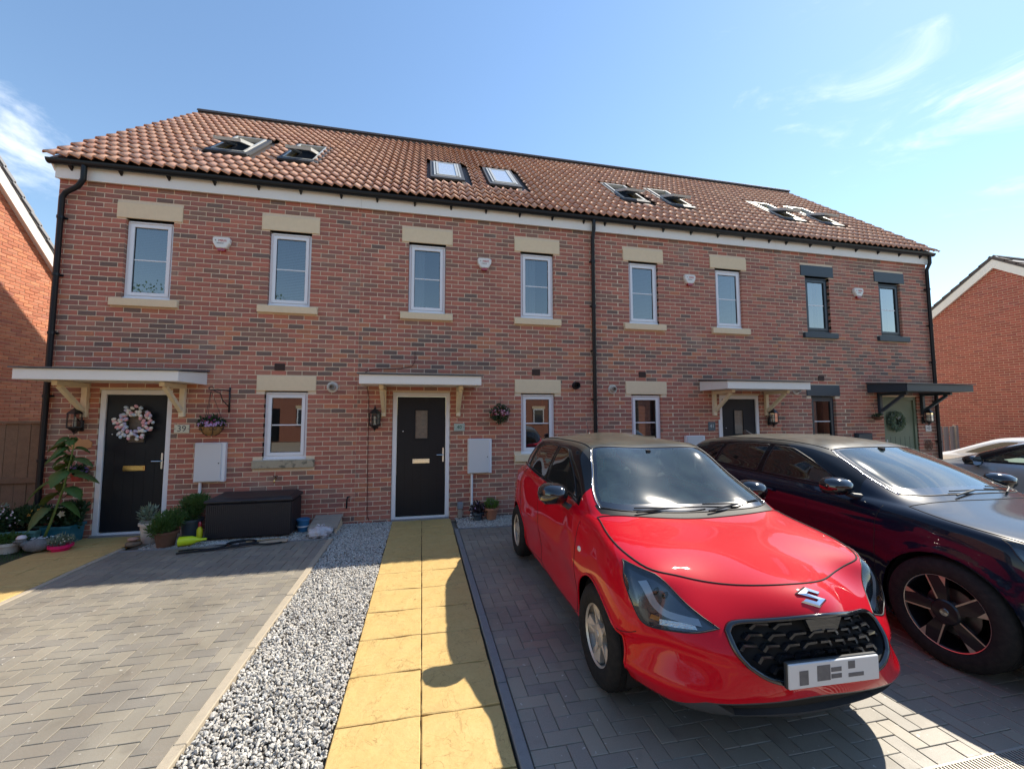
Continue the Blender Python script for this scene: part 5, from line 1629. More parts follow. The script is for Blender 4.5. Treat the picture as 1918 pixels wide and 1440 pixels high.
# wipers, antenna, mirrors, papers on the dash
def on_screen(x, y, off=.012):
    h, n = cast(bvh, 'top', x, y); return h + n * off
for pts in ([(-.42, .985), (-.16, 1.035), (.13, 1.045)], [(.12, .99), (.36, 1.06), (.57, 1.13)]):
    w = MB(); q = [on_screen(*p, .018) for p in pts]; w.tube([q[0], q[1]], .008, 6); w.tube([on_screen(pts[1][0] - .24, pts[1][1] + .012, .012), q[1], on_screen(pts[2][0], pts[2][1], .012)], .006, 6)
    w.build('wiper', M_seal, red)
MB().b2(-.62, .62, 0, .001, 0, .001)
for s in (1, -1): door_mirror(red, (s * .945, 1.47, 1.035), s, M_gloss, 1.17)
an = MB(); h, n = cast(bvh, 'top', -.0, 3.05); an.lathe([(.03, 0), (.022, .02), (.008, .035)], 12, h); an.tube([h + Vector((0, 0, .02)), h + Vector((-.0, .10, .20))], .0025, 5); an.build('aerial', M_plas, red)
pp = MB(); pp.box((.10, 1.22, 1.0), (.24, .12, .03), (R(-4), R(3), R(8)), ch=.008); pp.build('dash_paper', M_paper, red)
# tail lamps
for s in (1, -1):
    tl = MB(); hh = [cast(bvh, 'side', u, z, s) for (u, z) in ((3.50, .80), (3.50, .98), (3.62, 1.0), (3.66, .80))]
    if all(h[0] is not None for h in hh): tl.raw([h[0] + h[1] * .006 for h in hh], [(0, 1, 2, 3)]).build('tail_lamp', mat('tail_lens', (.55, .12, .12), .15, coat=1), red)
warp_car(red, [(0, .127, .745, 0, -.105, .07), (.446, .056, .52, .034, -.036, .096), (0, .062, .662, 0, -.086, .087), (.432, .071, .606, .064, .08, .014), (.79, .494, .835, .03, .0, .035), (.812, .40, .70, .035, -.075, 0), (.50, .13, .17, .0, 0, .055), (.655, .235, .18, .01, -.02, .045),
               (0, .205, .803, 0, -.088, .028), (.735, 1.0, .953, .003, .025, .045), (.625, 1.1, 1.021, .09, -.035, .018), (.49, 1.71, 1.381, .045, -.06, .05), (.6, .136, .3, .027, -.054, .01),
               (0, .043, .266, 0, -.003, .036), (1.0, 1.49, 1.03, -.02, .016, .045), (.375, .043, .385, -.03, -.072, .055), (.7, .194, .565, .029, .085, .065), (.7, .37, .828, -.015, -.01, .03),
               (.15, 2.4, 1.496, 0, 0, .04), (.752, 2.26, 1.05, .01, .01, .024), (.816, 1.2, .225, 0, 0, .005), (.817, 2.24, .26, 0, 0, .01), (.85, 1.06, .74, .02, .02, .015), (.736, 2.98, 1.088, .03, .015, .035),
               (0, .075, .19, 0, .01, .012), (0, 1.68, 1.412, 0, .02, .022), (0, 1.005, 1.035, 0, .018, -.035), (.86, 1.9, .5, 0, 0, 0), (.7, 3.5, .6, 0, 0, 0)], sig=.25, ridge=.10)
# ---------------------------------------------------------------- the black car and the two beyond it
def remap_poly(pl, fa, fb): return [(fa(p[0]), fb(p[1]), *p[2:]) for p in pl]
def make_variant(fu, fz, fvs, polys=None):
    fv = lambda v: v * fvs
    fx = lambda x: x * fvs
    return fv, fx
def variant_spec(fu, fz, fvs, paint, roofm, pillar, wheels, rad, arch, wx, tw, style, levels=3, sideg=None, grille=True):
    fx = lambda x: x * fvs
    side = lambda pl: remap_poly(pl, fu, fz); front = lambda pl: remap_poly(pl, fx, fz); top = lambda pl: remap_poly(pl, fx, fu)
    c1 = circle(wheels[0], rad, arch); c2 = circle(wheels[1], rad, arch)
    T = dict(screen=top(SCREEN), glass=top(GLASS), bonnet=top(BONNET), roof=top(ROOF), swf=side(SWF), swr=side(SWR), swq=side(SWQ), green=side(GREEN), rear=front(REARSC), lamp=front(LAMP), grille=front(GRILLE), lower=front(LOWER))
    regs = [dict(name='arch', poly=c1, proj='side', sides=(1, -1), hole=True, nmin=.1), dict(name='arch', poly=c2, proj='side', sides=(1, -1), hole=True, nmin=.1),
            dict(name='grille', poly=T['grille'], proj='front', mat=M_black, off=-.02, recess_wall=.02),
            dict(name='headlight', poly=T['lamp'], proj='front', sides=(1, -1), mat=M_lens, housing=.03, recess_wall=.03, nmin=.02),
            dict(name='lower_intake', poly=T['lower'], proj='front', mat=M_black, off=-.03, recess_wall=.03),
            dict(name='windscreen', poly=T['glass'], proj='top', mat=M_screen, nmin=.15), dict(name='screen_border', poly=T['screen'], proj='top', mat=M_gloss, nmin=.15),
            dict(name='side_window', poly=T['swf'], proj='side', sides=(1, -1), mat=sideg or M_side), dict(name='side_window', poly=T['swr'], proj='side', sides=(1, -1), mat=sideg or M_sideD),
            dict(name='side_window', poly=T['swq'], proj='side', sides=(1, -1), mat=sideg or M_sideD), dict(name='rear_window', poly=T['rear'], proj='front', dir=1, mat=M_side),
            dict(name='roof', poly=T['roof'], proj='top', mat=roofm, nmin=.62), dict(name='pillars', poly=T['green'], proj='side', sides=(1, -1), mat=pillar, nmin=0.0),
            dict(name='bonnet', poly=T['bonnet'], proj='top', mat=paint if not isinstance(paint, tuple) else paint[1], nmin=.2)]
    S = dict(fu=fu, fz=fz, fv=fx, paint=paint if not isinstance(paint, tuple) else paint[0], wheels=wheels, rad=rad, arch=arch, wx=wx, tw=tw, style=style, regions=regs, levels=levels)
    return S, T

black_paint = car_paint('black_metallic_paint', (.004, .009, .022), .25, dust_haze=.10, dust_haze_c=(.22, .21, .18))
black_roof = car_paint('dusty_black_roof', (.010, .011, .012), .3, dust_haze=.55, dust_haze_c=(.25, .23, .18))
fuB = lerp_map([(0, 0), (.8, .90), (1.1, 1.30), (1.7, 1.97), (2.4, 2.72), (3.25, 3.60), (3.86, 4.50)])
fzB = lerp_map([(0, 0), (.2, .20), (.47, .53), (.64, .72), (.835, .945), (.985, 1.07), (1.2, 1.265), (1.43, 1.455), (1.5, 1.535)])
SB, TB = variant_spec(fuB, fzB, 1.054, black_paint, black_roof, blackp, (.90, 3.60), .368, .402, .800, .225, 'dark', sideg=None)
def sculpt_black(c):
    y, z = c.y, c.z
    d = 0
    if .9 < y < 4.2:
        e = min(1, (y - .9) / .5) * min(1, (4.2 - y) / .5)
        d -= .012 * math.exp(-((z - .48) / .13) ** 2) * e; d += .007 * math.exp(-((z - .86) / .018) ** 2) * e
    for yc in (.90, 3.60):
        r_ = math.hypot(y - yc, z - .368); d += .012 * math.exp(-((r_ - .41) / .035) ** 2)
    return d
SB['sculpt'] = sculpt_black
black, bvhB, outB, PB = make_car('black_car', 'glossy black five-door car with dusty roof parked right of the red hatchback', (4.49, -5.70, -.046), 0.0, .012, SB)
for s in (1, -1):
    for k in ('swf', 'swr', 'swq'): seam(bvhB, 'side', TB[k], 'window_seal', M_seal, black, side=s, r=.006, closed=True)
    g = lambda pts: remap_poly(pts, fuB, fzB)
    seam(bvhB, 'side', g([(1.10, .93), (1.13, .80), (1.15, .45), (1.20, .26), (1.32, .225), (2.1, .225), (2.24, .26), (2.28, .6), (2.30, 1.04)]), 'door_gap', M_seam, black, side=s)
    seam(bvhB, 'side', g([(2.28, .26), (2.75, .235), (2.93, .40), (3.02, .66), (3.05, 1.06)]), 'door_gap', M_seam, black, side=s)
    seam(bvhB, 'side', g([(1.36, 1.0), (1.8, 1.008), (2.4, 1.03), (3.0, 1.068), (3.45, 1.10)]), 'waist_seal', M_seal, black, side=s, r=.006)
    for (uy, uz) in ((2.12, .86), (2.92, .875)):
        h, n = cast(bvhB, 'side', fuB(uy), fzB(uz), s)
        MB().box(h + n * .02, (.022, .20, .028), None, ch=.009).build('door_handle', black_paint, black, smooth=40)
    h, n = cast(bvhB, 'side', fuB(1.10), fzB(.985), s)
    seam(bvhB, 'top', remap_poly([(s * .50, 1.71), (s * .545, 1.60), (s * .605, 1.35), (s * .635, 1.10)], lambda x: x * 1.054, fuB), 'pillar_trim', M_bright, black, r=.005)
    seam(bvhB, 'top', remap_poly([(s * .50, 1.73), (s * .535, 1.95), (s * .56, 2.3), (s * .56, 2.8), (s * .52, 3.25)], lambda x: x * 1.054, fuB), 'roof_gutter', M_seal, black, r=.006)
    door_mirror(black, (s * .99, 1.56, 1.14), s, M_gloss, 1.05)
    seam(bvhB, 'front', [(p[0] * s, p[1]) for p in TB['lamp']], 'lamp_seal', M_seal, black, r=.003, closed=True)
seam(bvhB, 'top', TB['bonnet'], 'bonnet_gap', M_seam, black, r=.0035, closed=True)
seam(bvhB, 'top', TB['screen'], 'screen_seal', M_seal, black, r=.006, closed=True)
def on_b(x, y, off=.012):
    h, n = cast(bvhB, 'top', x, y); return h + n * off
for pts in ([(-.30, 1.14), (0.0, 1.20), (.30, 1.20)], [(.30, 1.16), (.50, 1.25), (.66, 1.34)]):
    w = MB(); q = [on_b(*p, .018) for p in pts]; w.tube([q[0], q[1]], .008, 6); w.tube([on_b(pts[1][0] - .26, pts[1][1] + .012, .012), q[1], on_b(pts[2][0], pts[2][1], .012)], .006, 6)
    w.build('wiper', M_seal, black)
h = on_b(0, 3.55, 0); fn = MB(); fn.raw([h + Vector(p) for p in ((-.03, 0, 0), (.03, 0, 0), (.025, .16, 0), (-.025, .16, 0), (0, .13, .07), (0, .16, .065))], [(0, 1, 4), (1, 2, 5, 4), (3, 0, 4, 5), (2, 3, 5)]); fn.build('roof_fin', blackp, black, smooth='all')
tb = MB(); c = Vector(PB(-.30, 1.98, 1.02)); tb.box(tuple(c), (.03, .26, .17), (R(18), 0, R(28)), ch=.006); tab = tb.build('seat_back_tray', M_plas, black)
tb = MB(); tb.box(tuple(c + Vector((-.02, -.005, 0))), (.004, .21, .13), (R(18), 0, R(28))); tb.build('tray_panel', mat('pale_panel', (.45, .52, .56), .4), tab)

silver_paint = car_paint('silver_paint', (.42, .44, .46), .35, metal=.5, dust_haze=.15, dust_haze_c=(.5, .48, .43))
white_paint = car_paint('white_paint', (.70, .72, .74), .4)
fuS = lerp_map([(0, 0), (.8, .82), (1.1, 1.14), (1.7, 1.80), (2.4, 2.5), (3.25, 3.38), (3.86, 4.02)])
fzS = lerp_map([(0, 0), (.47, .48), (.985, 1.02), (1.43, 1.37), (1.5, 1.435)])
SS, TS = variant_spec(fuS, fzS, 1.02, silver_paint, silver_paint, blackp, (.82, 3.38), .32, .352, .775, .19, 'silver', levels=2, sideg=glass_mat('clear_side_glass', (.62, .70, .66), 1.8, dust_haze=.04))
silver, bvhS, outS, PS = make_car('silver_car', 'silver car with black pillars parked nose-in at the right edge, toy behind its glass', (8.95, -1.03, -.02), R(180), 0.0, SS)
for s in (1, -1):
    for k in ('swf', 'swr', 'swq'): seam(bvhS, 'side', TS[k], 'window_seal', M_seal, silver, side=s, r=.007, closed=True)
    door_mirror(silver, (s * .955, 1.50, 1.06), s, M_gloss, 1.0)
    seam(bvhS, 'side', remap_poly([(1.13, .905), (1.15, .70), (1.16, .45), (1.20, .26)], fuS, fzS), 'door_gap', M_seam, silver, side=s)
    h, n = cast(bvhS, 'side', fuS(2.08), fzS(.865), s); MB().box(h + n * .02, (.022, .19, .028), None, ch=.009).build('door_handle', silver_paint, silver, smooth=40)
toy = MB(); c = Vector(PS(.45, 1.45, 1.04)); toy.ball(c, (.05, .05, .07), 9, 7, .12); toy.ball(c + Vector((0, .02, .09)), (.035, .035, .04), 8, 6, .12)
for a in (-1, 1): toy.ball(c + Vector((0, .04 * a, .13)), (.012, .015, .03), 6, 5); toy.ball(c + Vector((0, .06 * a, -.02)), (.02, .04, .02), 6, 5)
tt = toy.build('soft_toy', mat('cream_plush', (.72, .70, .58), .95), None, smooth='all')
tt.matrix_world = silver.matrix_world; tt.location = silver.location; tt.rotation_euler = silver.rotation_euler
tag(tt, 'cream soft toy sitting behind the side glass of the silver car', 'toy')

fuW = lerp_map([(0, 0), (3.86, 4.15)])
SW_, TW_ = variant_spec(fuW, fzS, 1.03, white_paint, white_paint, white_paint, (.86, 3.49), .32, .352, .785, .2, 'silver', levels=2)
white, bvhW, outW, PW = make_car('white_car', 'white car half hidden beyond the end downpipe of the terrace, before the board fence', (13.1, 1.6, -.22), R(180), 0.0, SW_)

# ================================================================ NEIGHBOURING HOUSES
BT2 = {'red': (.50, .175, .095), 'red2': (.44, .15, .085), 'orange': (.58, .225, .115), 'plum': (.38, .13, .09), 'rose': (.54, .22, .13), 'brown': (.36, .14, .09), 'dark': (.30, .12, .09)}
def cls_plain(x, z, rr): return rr.choices(['red', 'red2', 'orange', 'plum', 'rose'], [4, 4, 3, 1, 2])[0]
def gable_house(name, label, loc, rz, half, eave, ridge, depth, seed, xr, roofm, nparts=300, dk=False, shade=(1, 1, 1)):
    """gable wall in local plane y=0 facing -y, centred on x=0; xr = range of x that is bricked"""
    root = thing(name, label, 'house', loc, rz)
    wl = MB(); V = [(-half, .009, -.3), (half, .009, -.3), (half, .009, eave), (0, .009, ridge - .08), (-half, .009, eave)]
    V += [(x, depth, z) for (x, y, z) in V]
    wl.raw(V, [(0, 1, 2, 3, 4), (9, 8, 7, 6, 5), (0, 5, 6, 1), (1, 6, 7, 2), (4, 9, 5, 0), (2, 7, 8, 3), (3, 8, 9, 4)])
    wall = wl.build('wall', M_mortar, root)
    M = Matrix.Translation(loc) @ Matrix.Rotation(rz, 4, 'Z')
    # bricks course by course under the rake
    rr = random.Random(seed); full, cut = [], []
    slope = (ridge - eave) / half
    j = 0; z = -.2
    while z < ridge:
        zc = z + .0375; lim = half if zc < eave else (ridge - zc - .10) / slope
        lo, hi = max(-lim, xr[0]), min(lim, xr[1]); off = .1125 if j % 2 else 0
        k = math.floor((lo - off) / .225)
        while off + k * .225 < hi:
            a, b = off + k * .225 + .005, off + (k + 1) * .225 - .005; k += 1
            a, b = max(a, lo), min(b, hi)
            if b - a > .03: (full if b - a > .2 else cut).append(((a + b) / 2, zc, b - a))
        z += .075; j += 1
    def size(it):
        p = px_of(M @ Vector((it[0], 0, it[1])))
        if p is None or not (-20 < p[0] < 1938 and 0 < p[1] < 1440): return 0
        return 1 / p[2] ** 2
    full.sort(key=lambda it: -size(it))
    VV, FF, TN = [], [], []; n = 0
    for i, (x, z, w) in enumerate(full + cut):
        c = cls_plain(x, z, rr); dy = rr.uniform(-.0015, .0015)
        if i < nparts and i < len(full) and w > .21 and size(full[i]) > 0:
            key = (name, c, rr.randrange(3))
            if key not in BRICK_MESH:
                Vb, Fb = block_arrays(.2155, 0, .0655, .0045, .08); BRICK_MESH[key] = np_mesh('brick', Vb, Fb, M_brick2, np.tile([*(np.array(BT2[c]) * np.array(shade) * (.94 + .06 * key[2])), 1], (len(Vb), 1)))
            obj('brick', BRICK_MESH[key], wall, (x, dy, z), (0, 0, rr.uniform(-.006, .006)))
        else:
            Vb, Fb = block_arrays(w, 0, .0655, .0045, .08); Vb = Vb + (x, dy, z); VV.append(Vb); FF.append(Fb + n); n += len(Vb)
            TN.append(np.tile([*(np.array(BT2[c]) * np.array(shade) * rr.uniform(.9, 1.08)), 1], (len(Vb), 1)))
    obj('brickwork', np_mesh('brickwork', np.concatenate(VV), np.concatenate(FF), M_brick2, np.concatenate(TN)), wall, kind='stuff')
    L = math.hypot(half + .25, ridge - eave + .25 * slope); ang = math.atan2(ridge - eave, half)
    for s in (-1, 1):
        rf = MB(); q = Matrix.Rotation(-s * ang * -1, 4, 'Y')
        d = Vector((-s * math.cos(ang), 0, math.sin(ang))); nn = Vector((s * math.sin(ang), 0, math.cos(ang)))
        e0 = Vector((s * (half + .25), 0, eave - .25 * slope)); e1 = e0 + d * (L + .14)
        y0, y1 = -.12, depth + .1
        P4 = [e0 + Vector((0, y0 + s * .002, 0)), e0 + Vector((0, y1, 0)), e1 + Vector((0, y1, 0)), e1 + Vector((0, y0 + s * .002, 0))]
        rf.raw([p + nn * .03 for p in P4] + [p + nn * .10 for p in P4], [(0, 1, 2, 3), (7, 6, 5, 4), (0, 4, 5, 1), (1, 5, 6, 2), (2, 6, 7, 3), (3, 7, 4, 0)])
        ro = rf.build('roof', roofm, root)
        # verge tiles, seen as a stepped edge
        vt = MB(); nst = int(L / .30)
        for k in range(nst):
            p = e0 + d * (L * k / nst); p2 = e0 + d * (L * (k + 1) / nst + .03)
            A = [p + Vector((0, y0 - .02, 0)) + nn * .135, p + Vector((0, y0 + .28, 0)) + nn * .135, p2 + Vector((0, y0 + .28, 0)) + nn * .108, p2 + Vector((0, y0 - .02, 0)) + nn * .108]
            B = [a - nn * .06 for a in A]
            vt.raw(A + B, [(0, 1, 2, 3), (7, 6, 5, 4), (0, 4, 5, 1), (1, 5, 6, 2), (2, 6, 7, 3), (3, 7, 4, 0)])
        vt.build('verge_tiles', M_vergeL if not dk else M_ridge, ro, kind='stuff')
        bb = MB(); B0 = [e0 + Vector((0, -.105 + s * .002, 0)), e0 + Vector((0, -.08, 0)), e1 + Vector((0, -.08, 0)), e1 + Vector((0, -.105 + s * .002, 0))]
        bb.raw([p + nn * .028 for p in B0] + [p - nn * .19 for p in B0], [(3, 2, 1, 0), (4, 5, 6, 7), (1, 5, 4, 0), (2, 6, 5, 1), (3, 7, 6, 2), (0, 4, 7, 3)]).build('bargeboard', M_white, root)
        sf = MB(); S0 = [e0 + Vector((0, -.079, 0)) - nn * .17, e0 + Vector((0, .008, 0)) - nn * .17, e1 + Vector((0, .008, 0)) - nn * .17, e1 + Vector((0, -.079, 0)) - nn * .17]
        sf.raw(S0, [(0, 1, 2, 3)]).build('soffit', M_white, root)
    return root
M_brick2 = tinted('red_facing_brick', 0.85, noise=[(150, 0.35, (0.55, 0.25, 0.15))], bump=[(170, 0.4, 0.004)])
M_vergeL = mat('grey_roof_tile', (.30, .31, .33), .7, noise=[(20, .5, (.4, .41, .42))])
M_slateL = mat('slate_roof', (.10, .105, .115), .7, noise=[(8, .5, (.14, .14, .15))])
# left neighbour: gable looks towards +x
gable_house('neighbour_house', 'brick house left of the terrace with sunlit gable and white bargeboard', (-8.5, .65, 0), R(90), 3.9, 5.03, 8.78, 9.0, 21, (-3.9, 3.9), M_slateL)
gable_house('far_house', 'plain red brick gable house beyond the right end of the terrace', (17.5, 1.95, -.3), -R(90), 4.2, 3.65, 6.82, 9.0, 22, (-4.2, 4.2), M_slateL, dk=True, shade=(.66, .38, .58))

# fences
M_fence = mat('weathered_board', (.21, .14, .085), .85, noise=[(14, .6, (.13, .085, .05)), (90, .5, (.28, .20, .13))], bump=[(70, .5, .004)], randv=.18)
M_fenceR = mat('grey_board', (.42, .36, .30), .85, noise=[(14, .6, (.32, .27, .23)), (90, .5, (.5, .44, .38))], bump=[(70, .5, .004)], randv=.18)
fn_ = thing('board_fence', 'dark weathered timber board fence closing the gap left of house 39', 'fence', (-5.36, .38, 0))
bmh = [MB().b2(-.0735, .0735, 0, .018, .02, 1.60, ch=.003).mesh('board', M_fence) for _ in range(1)]
for k in range(20): obj('board', bmh[0], fn_, (-.10 - k * .151, rnd.uniform(-.002, .002), rnd.uniform(-.004, .004)))
MB().b2(-3.1, -.01, -.03, .05, 1.605, 1.645, ch=.004).build('capping_rail', M_fence, fn_)
MB().b2(-3.1, -.01, -.035, -.003, .74, .82, ch=.004).build('rail', M_fence, fn_)
MB().b2(-.06, .03, -.05, .06, 0, 1.66, ch=.005).build('post', M_fence, fn_)
fr_ = thing('board_fence', 'pale grey board fence in front of the far red gable', 'fence', (13.4, 2.6, -.3))
bR = MB().b2(-.055, .055, 0, .018, .02, 1.62, ch=.003).mesh('board', M_fenceR)
for k in range(24): obj('board', bR, fr_, (k * .128, (k % 2) * .02, rnd.uniform(-.01, .01)))
MB().b2(0, 3.1, .04, .09, 1.35, 1.42).build('rail', M_fenceR, fr_); MB().b2(2.98, 3.08, -.03, .07, 0, 1.66, ch=.005).build('post', M_fenceR, fr_)

# ================================================================ across the street, seen in the panes and the paint
M_facade = mat('plain_brick_wall', (.36, .15, .10), .9, noise=[(9, .5, (.42, .19, .13)), (60, .5, (.26, .11, .08))])
M_roofo = mat('plain_tile_roof', (.33, .16, .11), .85, noise=[(9, .5, (.25, .12, .09))])
def far_terrace(x, y, w, label):
    r_ = thing('opposite_house', label, 'house', (x, y, 0), PI, 'houses across the street')
    b = MB(); b.b2(-w / 2, w / 2, 0, 7, -.05, 5.0); b.raw([(-w / 2, 0, 5.0), (w / 2, 0, 5.0), (w / 2, 7, 5.0), (-w / 2, 7, 5.0), (-w / 2, 3.5, 7.9), (w / 2, 3.5, 7.9)], [(0, 3, 4), (1, 5, 2)])
    b.build('wall', M_facade, r_)
    rf = MB(); rf.raw([(-w / 2 - .1, -.3, 4.85), (w / 2 + .1, -.3, 4.85), (w / 2 + .1, 3.5, 8.0), (-w / 2 - .1, 3.5, 8.0), (w / 2 + .1, 7.3, 4.85), (-w / 2 - .1, 7.3, 4.85)], [(0, 1, 2, 3), (3, 2, 4, 5)]); rf.build('roof', M_roofo, r_)
    for k in (-1, 1):
        for (z0, z1, dx) in ((3.3, 4.5, .26), (1.0, 2.1, .26)):
            c = k * w * dx
            wn = MB().b2(c - .4, c + .4, -.03, .0 - .002, z0, z1).build('window', M_upvc, r_); MB().b2(c - .32, c + .32, -.036, -.031, z0 + .08, z1 - .08).build('pane', mat('far_pane', (.04, .05, .07), .1, coat=1), wn)
            MB().b2(c - .5, c + .5, -.02, -.002, z1 + .002, z1 + .2).build('lintel', M_stone, r_)
    MB().b2(-.45, .45, -.03, -.002, 0, 2.1).build('door', M_door, r_)
    return r_
for k, (x, y, lab) in enumerate(((-9.5, -22, 'brick house across the street reflected furthest left'), (-1.5, -22.5, 'brick house across the street facing the yellow path'), (6.5, -22, 'brick house across the street facing the parked cars'), (14.5, -23, 'brick house across the street beyond the parked cars'), (22.5, -22.5, 'brick house across the street, third from the right end'), (-17.5, -23, 'brick house across the street at the far left corner'), (31, -23, 'brick house across the street, next to last on the right'), (39, -22.5, 'brick house across the street, last of the row on the right'))): far_terrace(x, y, 7.2, lab)
# ================================================================ PLANTS AND SMALL THINGS
def leafmat(name, c, c2=None, t=.25):
    if name in MATS: return MATS[name]
    m = mat(name, c, .55, noise=[(40, .7, c2 or tuple(x * .55 for x in c)), (6, .4, tuple(x * 1.35 for x in c))])
    b = m.node_tree.nodes['Principled BSDF']
    o = [n for n in m.node_tree.nodes if n.type == 'OUTPUT_MATERIAL'][0]
    tr = m.node_tree.nodes.new('ShaderNodeBsdfTranslucent'); tr.inputs[0].default_value = (c[0] * 1.6, c[1] * 1.6, c[2] * .8, 1)
    mxs = m.node_tree.nodes.new('ShaderNodeMixShader'); mxs.inputs[0].default_value = t
    m.node_tree.links.new(b.outputs[0], mxs.inputs[1]); m.node_tree.links.new(tr.outputs[0], mxs.inputs[2]); m.node_tree.links.new(mxs.outputs[0], o.inputs[0])
    return m
L_green = leafmat('leaf_green', (.075, .150, .035)); L_dark = leafmat('leaf_dark', (.028, .070, .026)); L_grey = leafmat('leaf_greygreen', (.20, .27, .21)); L_lime = leafmat('leaf_lime', (.13, .22, .045))
L_purp = leafmat('leaf_purple', (.05, .035, .045))
def petal(name, c): return mat(name, c, .6, sss=0)
def scatter(n, c, r, size, seed, shape='leaf', up=.3, shell=.0, aspect=2.2, zmin=None):
    """leaf-sized faces through an ellipsoid"""
    q = np.random.RandomState(seed)
    d = q.normal(size=(n, 3)); d /= np.linalg.norm(d, axis=1, keepdims=True)
    rad = (shell + (1 - shell) * q.rand(n)) ** (1 / 2.2)
    lump = 1 + .22 * np.sin(d[:, 0] * 4 + seed) * np.cos(d[:, 1] * 5 + d[:, 2] * 3)
    p = d * (rad * lump)[:, None] * np.array(r) + np.array(c)
    s = size * q.uniform(.6, 1.3, n)
    dirv = d * .8 + q.normal(size=(n, 3)) * .6 + np.array([0, 0, up]); dirv /= np.linalg.norm(dirv, axis=1, keepdims=True)
    sd = np.cross(dirv, q.normal(size=(n, 3))); sd /= np.linalg.norm(sd, axis=1, keepdims=True); nn = np.cross(dirv, sd)
    a = p; b = p + dirv * (s * .5)[:, None] + sd * (s / aspect * .5)[:, None] + nn * (s * .1)[:, None]; t = p + dirv * s[:, None]; e = p + dirv * (s * .5)[:, None] - sd * (s / aspect * .5)[:, None] + nn * (s * .1)[:, None]
    V = np.stack([a, b, t, e], 1).reshape(-1, 3)
    if zmin is not None: V[:, 2] = np.maximum(V[:, 2], zmin)
    F = np.arange(4 * n).reshape(n, 4)
    return V, F
def foliage(name, parent, n, c, r, size, seed, m, **kw):
    if n > 800:     # several ragged clumps, not one ball
        q = random.Random(seed); VV, FF, k0 = [], [], 0
        for k in range(9):
            cc = [c[i] + r[i] * q.uniform(-.62, .62) for i in range(3)]; f_ = q.uniform(.38, .62)
            v, f = scatter(n // 9, cc, [x * f_ for x in r], size * q.uniform(.8, 1.25), seed * 10 + k, **kw); VV.append(v); FF.append(f + k0); k0 += len(v)
        return obj(name, np_mesh(name, np.concatenate(VV), np.concatenate(FF), m), parent)
    V, F = scatter(n, c, r, size, seed, **kw)
    return obj(name, np_mesh(name, V, F, m), parent)
def flowers(name, parent, n, c, r, size, seed, m):
    """little five-point rosettes on the shell"""
    q = random.Random(seed); mb = MB()
    for _ in range(n):
        d = Vector((q.gauss(0, 1), q.gauss(0, 1) - .6, abs(q.gauss(0, 1)))).normalized()
        p = Vector((c[0] + d.x * r[0], c[1] + d.y * r[1], c[2] + d.z * r[2])) * 1.0
        s = size * q.uniform(.7, 1.2); sx = d.cross(Vector((0, 0, 1)) if abs(d.z) < .9 else Vector((1, 0, 0))).normalized(); sy = d.cross(sx)
        k = 5; ctr = p + d * s * .1; V = [ctr]
        for i in range(10):
            a = 2 * PI * i / 10; rr = s * (.5 if i % 2 == 0 else .3); V.append(p + sx * math.cos(a) * rr + sy * math.sin(a) * rr + d * (s * .12 if i % 2 == 0 else 0))
        mb.raw(V, [(0, i + 1, (i + 1) % 10 + 1) for i in range(10)])
    return mb.build(name, m, parent)
def pot(root, r0, r1, h, m, rim=.012, name='pot', n=28):
    p = MB().lathe([(0, 0), (r0, 0), (r0 * 1.01, .01), (r1 - .006, h - .035), (r1 + rim, h - .034), (r1 + rim, h), (r1 - .012, h), (r1 - .02, h - .03), (0, h - .032)], n)
    return p.build(name, m, root, smooth=40)
M_terra = mat('terracotta', (.42, .17, .09), .8, noise=[(20, .5, (.34, .13, .07)), (90, .4, (.52, .30, .2))])
M_brownpot = mat('brown_pot', (.13, .06, .035), .6, noise=[(20, .5, (.2, .1, .06))])
M_whitepot = mat('white_pot', (.62, .58, .50), .5, noise=[(8, .5, (.5, .44, .36))])
M_bluepot = mat('slate_blue_pot', (.06, .09, .11), .5)
M_teal = mat('teal_planter', (.02, .14, .18), .4); M_navy = mat('navy_bowl', (.012, .018, .07), .25, coat=.8); M_pink = mat('pink_bowl', (.72, .01, .13), .4)
M_soil = mat('soil', (.03, .02, .014), .95)
def plant(name, label, cat, loc, rz=0, group=None): return thing(name, label, cat, loc, rz, group)

# ---- lantern fittings by each door
def make_lantern(x, label):
    t = thing('wall_lantern', label, 'wall lamp', (x, 0, 1.52), 0, 'black coach lanterns beside the doors')
    b = MB(); b.b2(-.045, .045, -.022, -.001, -.02, .14, ch=.006); b.tube([(0, -.02, .10), (0, -.06, .155), (0, -.115, .165), (0, -.115, .14)], .009, 8); b.tube([(0, -.02, .03), (0, -.06, -.02), (0, -.115, -.055)], .007, 8)
    b.build('bracket', M_iron, t, smooth=40)
    c = MB(); c.lathe([(0, .335), (.012, .33), (.016, .31), (.03, .30), (.07, .262), (.092, .235), (.096, .228), (.0, .226)], 6, (0, -.115, 0)); c.ball((0, -.115, .345), .012, 8, 6)
    c.build('lantern_cap', M_iron, t)
    k = MB()
    for i in range(6):
        a = 2 * PI * i / 6; k.tube([(.082 * math.cos(a), -.115 + .082 * math.sin(a), .228), (.082 * math.cos(a), -.115 + .082 * math.sin(a), .045)], .006, 5)
    k.lathe([(.088, .052), (.088, .036), (.06, .015), (.03, -.005), (.012, -.03), (0, -.045)], 6, (0, -.115, 0)); k.lathe([(.088, .13), (.09, .134), (.088, .138)], 6, (0, -.115, 0))
    k.build('cage', M_iron, t)
    g_ = MB(); g_.lathe([(.078, .226), (.078, .046)], 6, (0, -.115, 0)); g_.build('lamp_glass', glass_mat('lantern_glass', (.85, .86, .84), 1.5), t)
    MB().lathe([(.018, .05), (.018, .17), (.012, .185), (0, .187)], 12, (0, -.115, 0)).build('candle_bulb', mat('bulb_cream', (.75, .66, .52), .5), t, smooth=40)
    return t
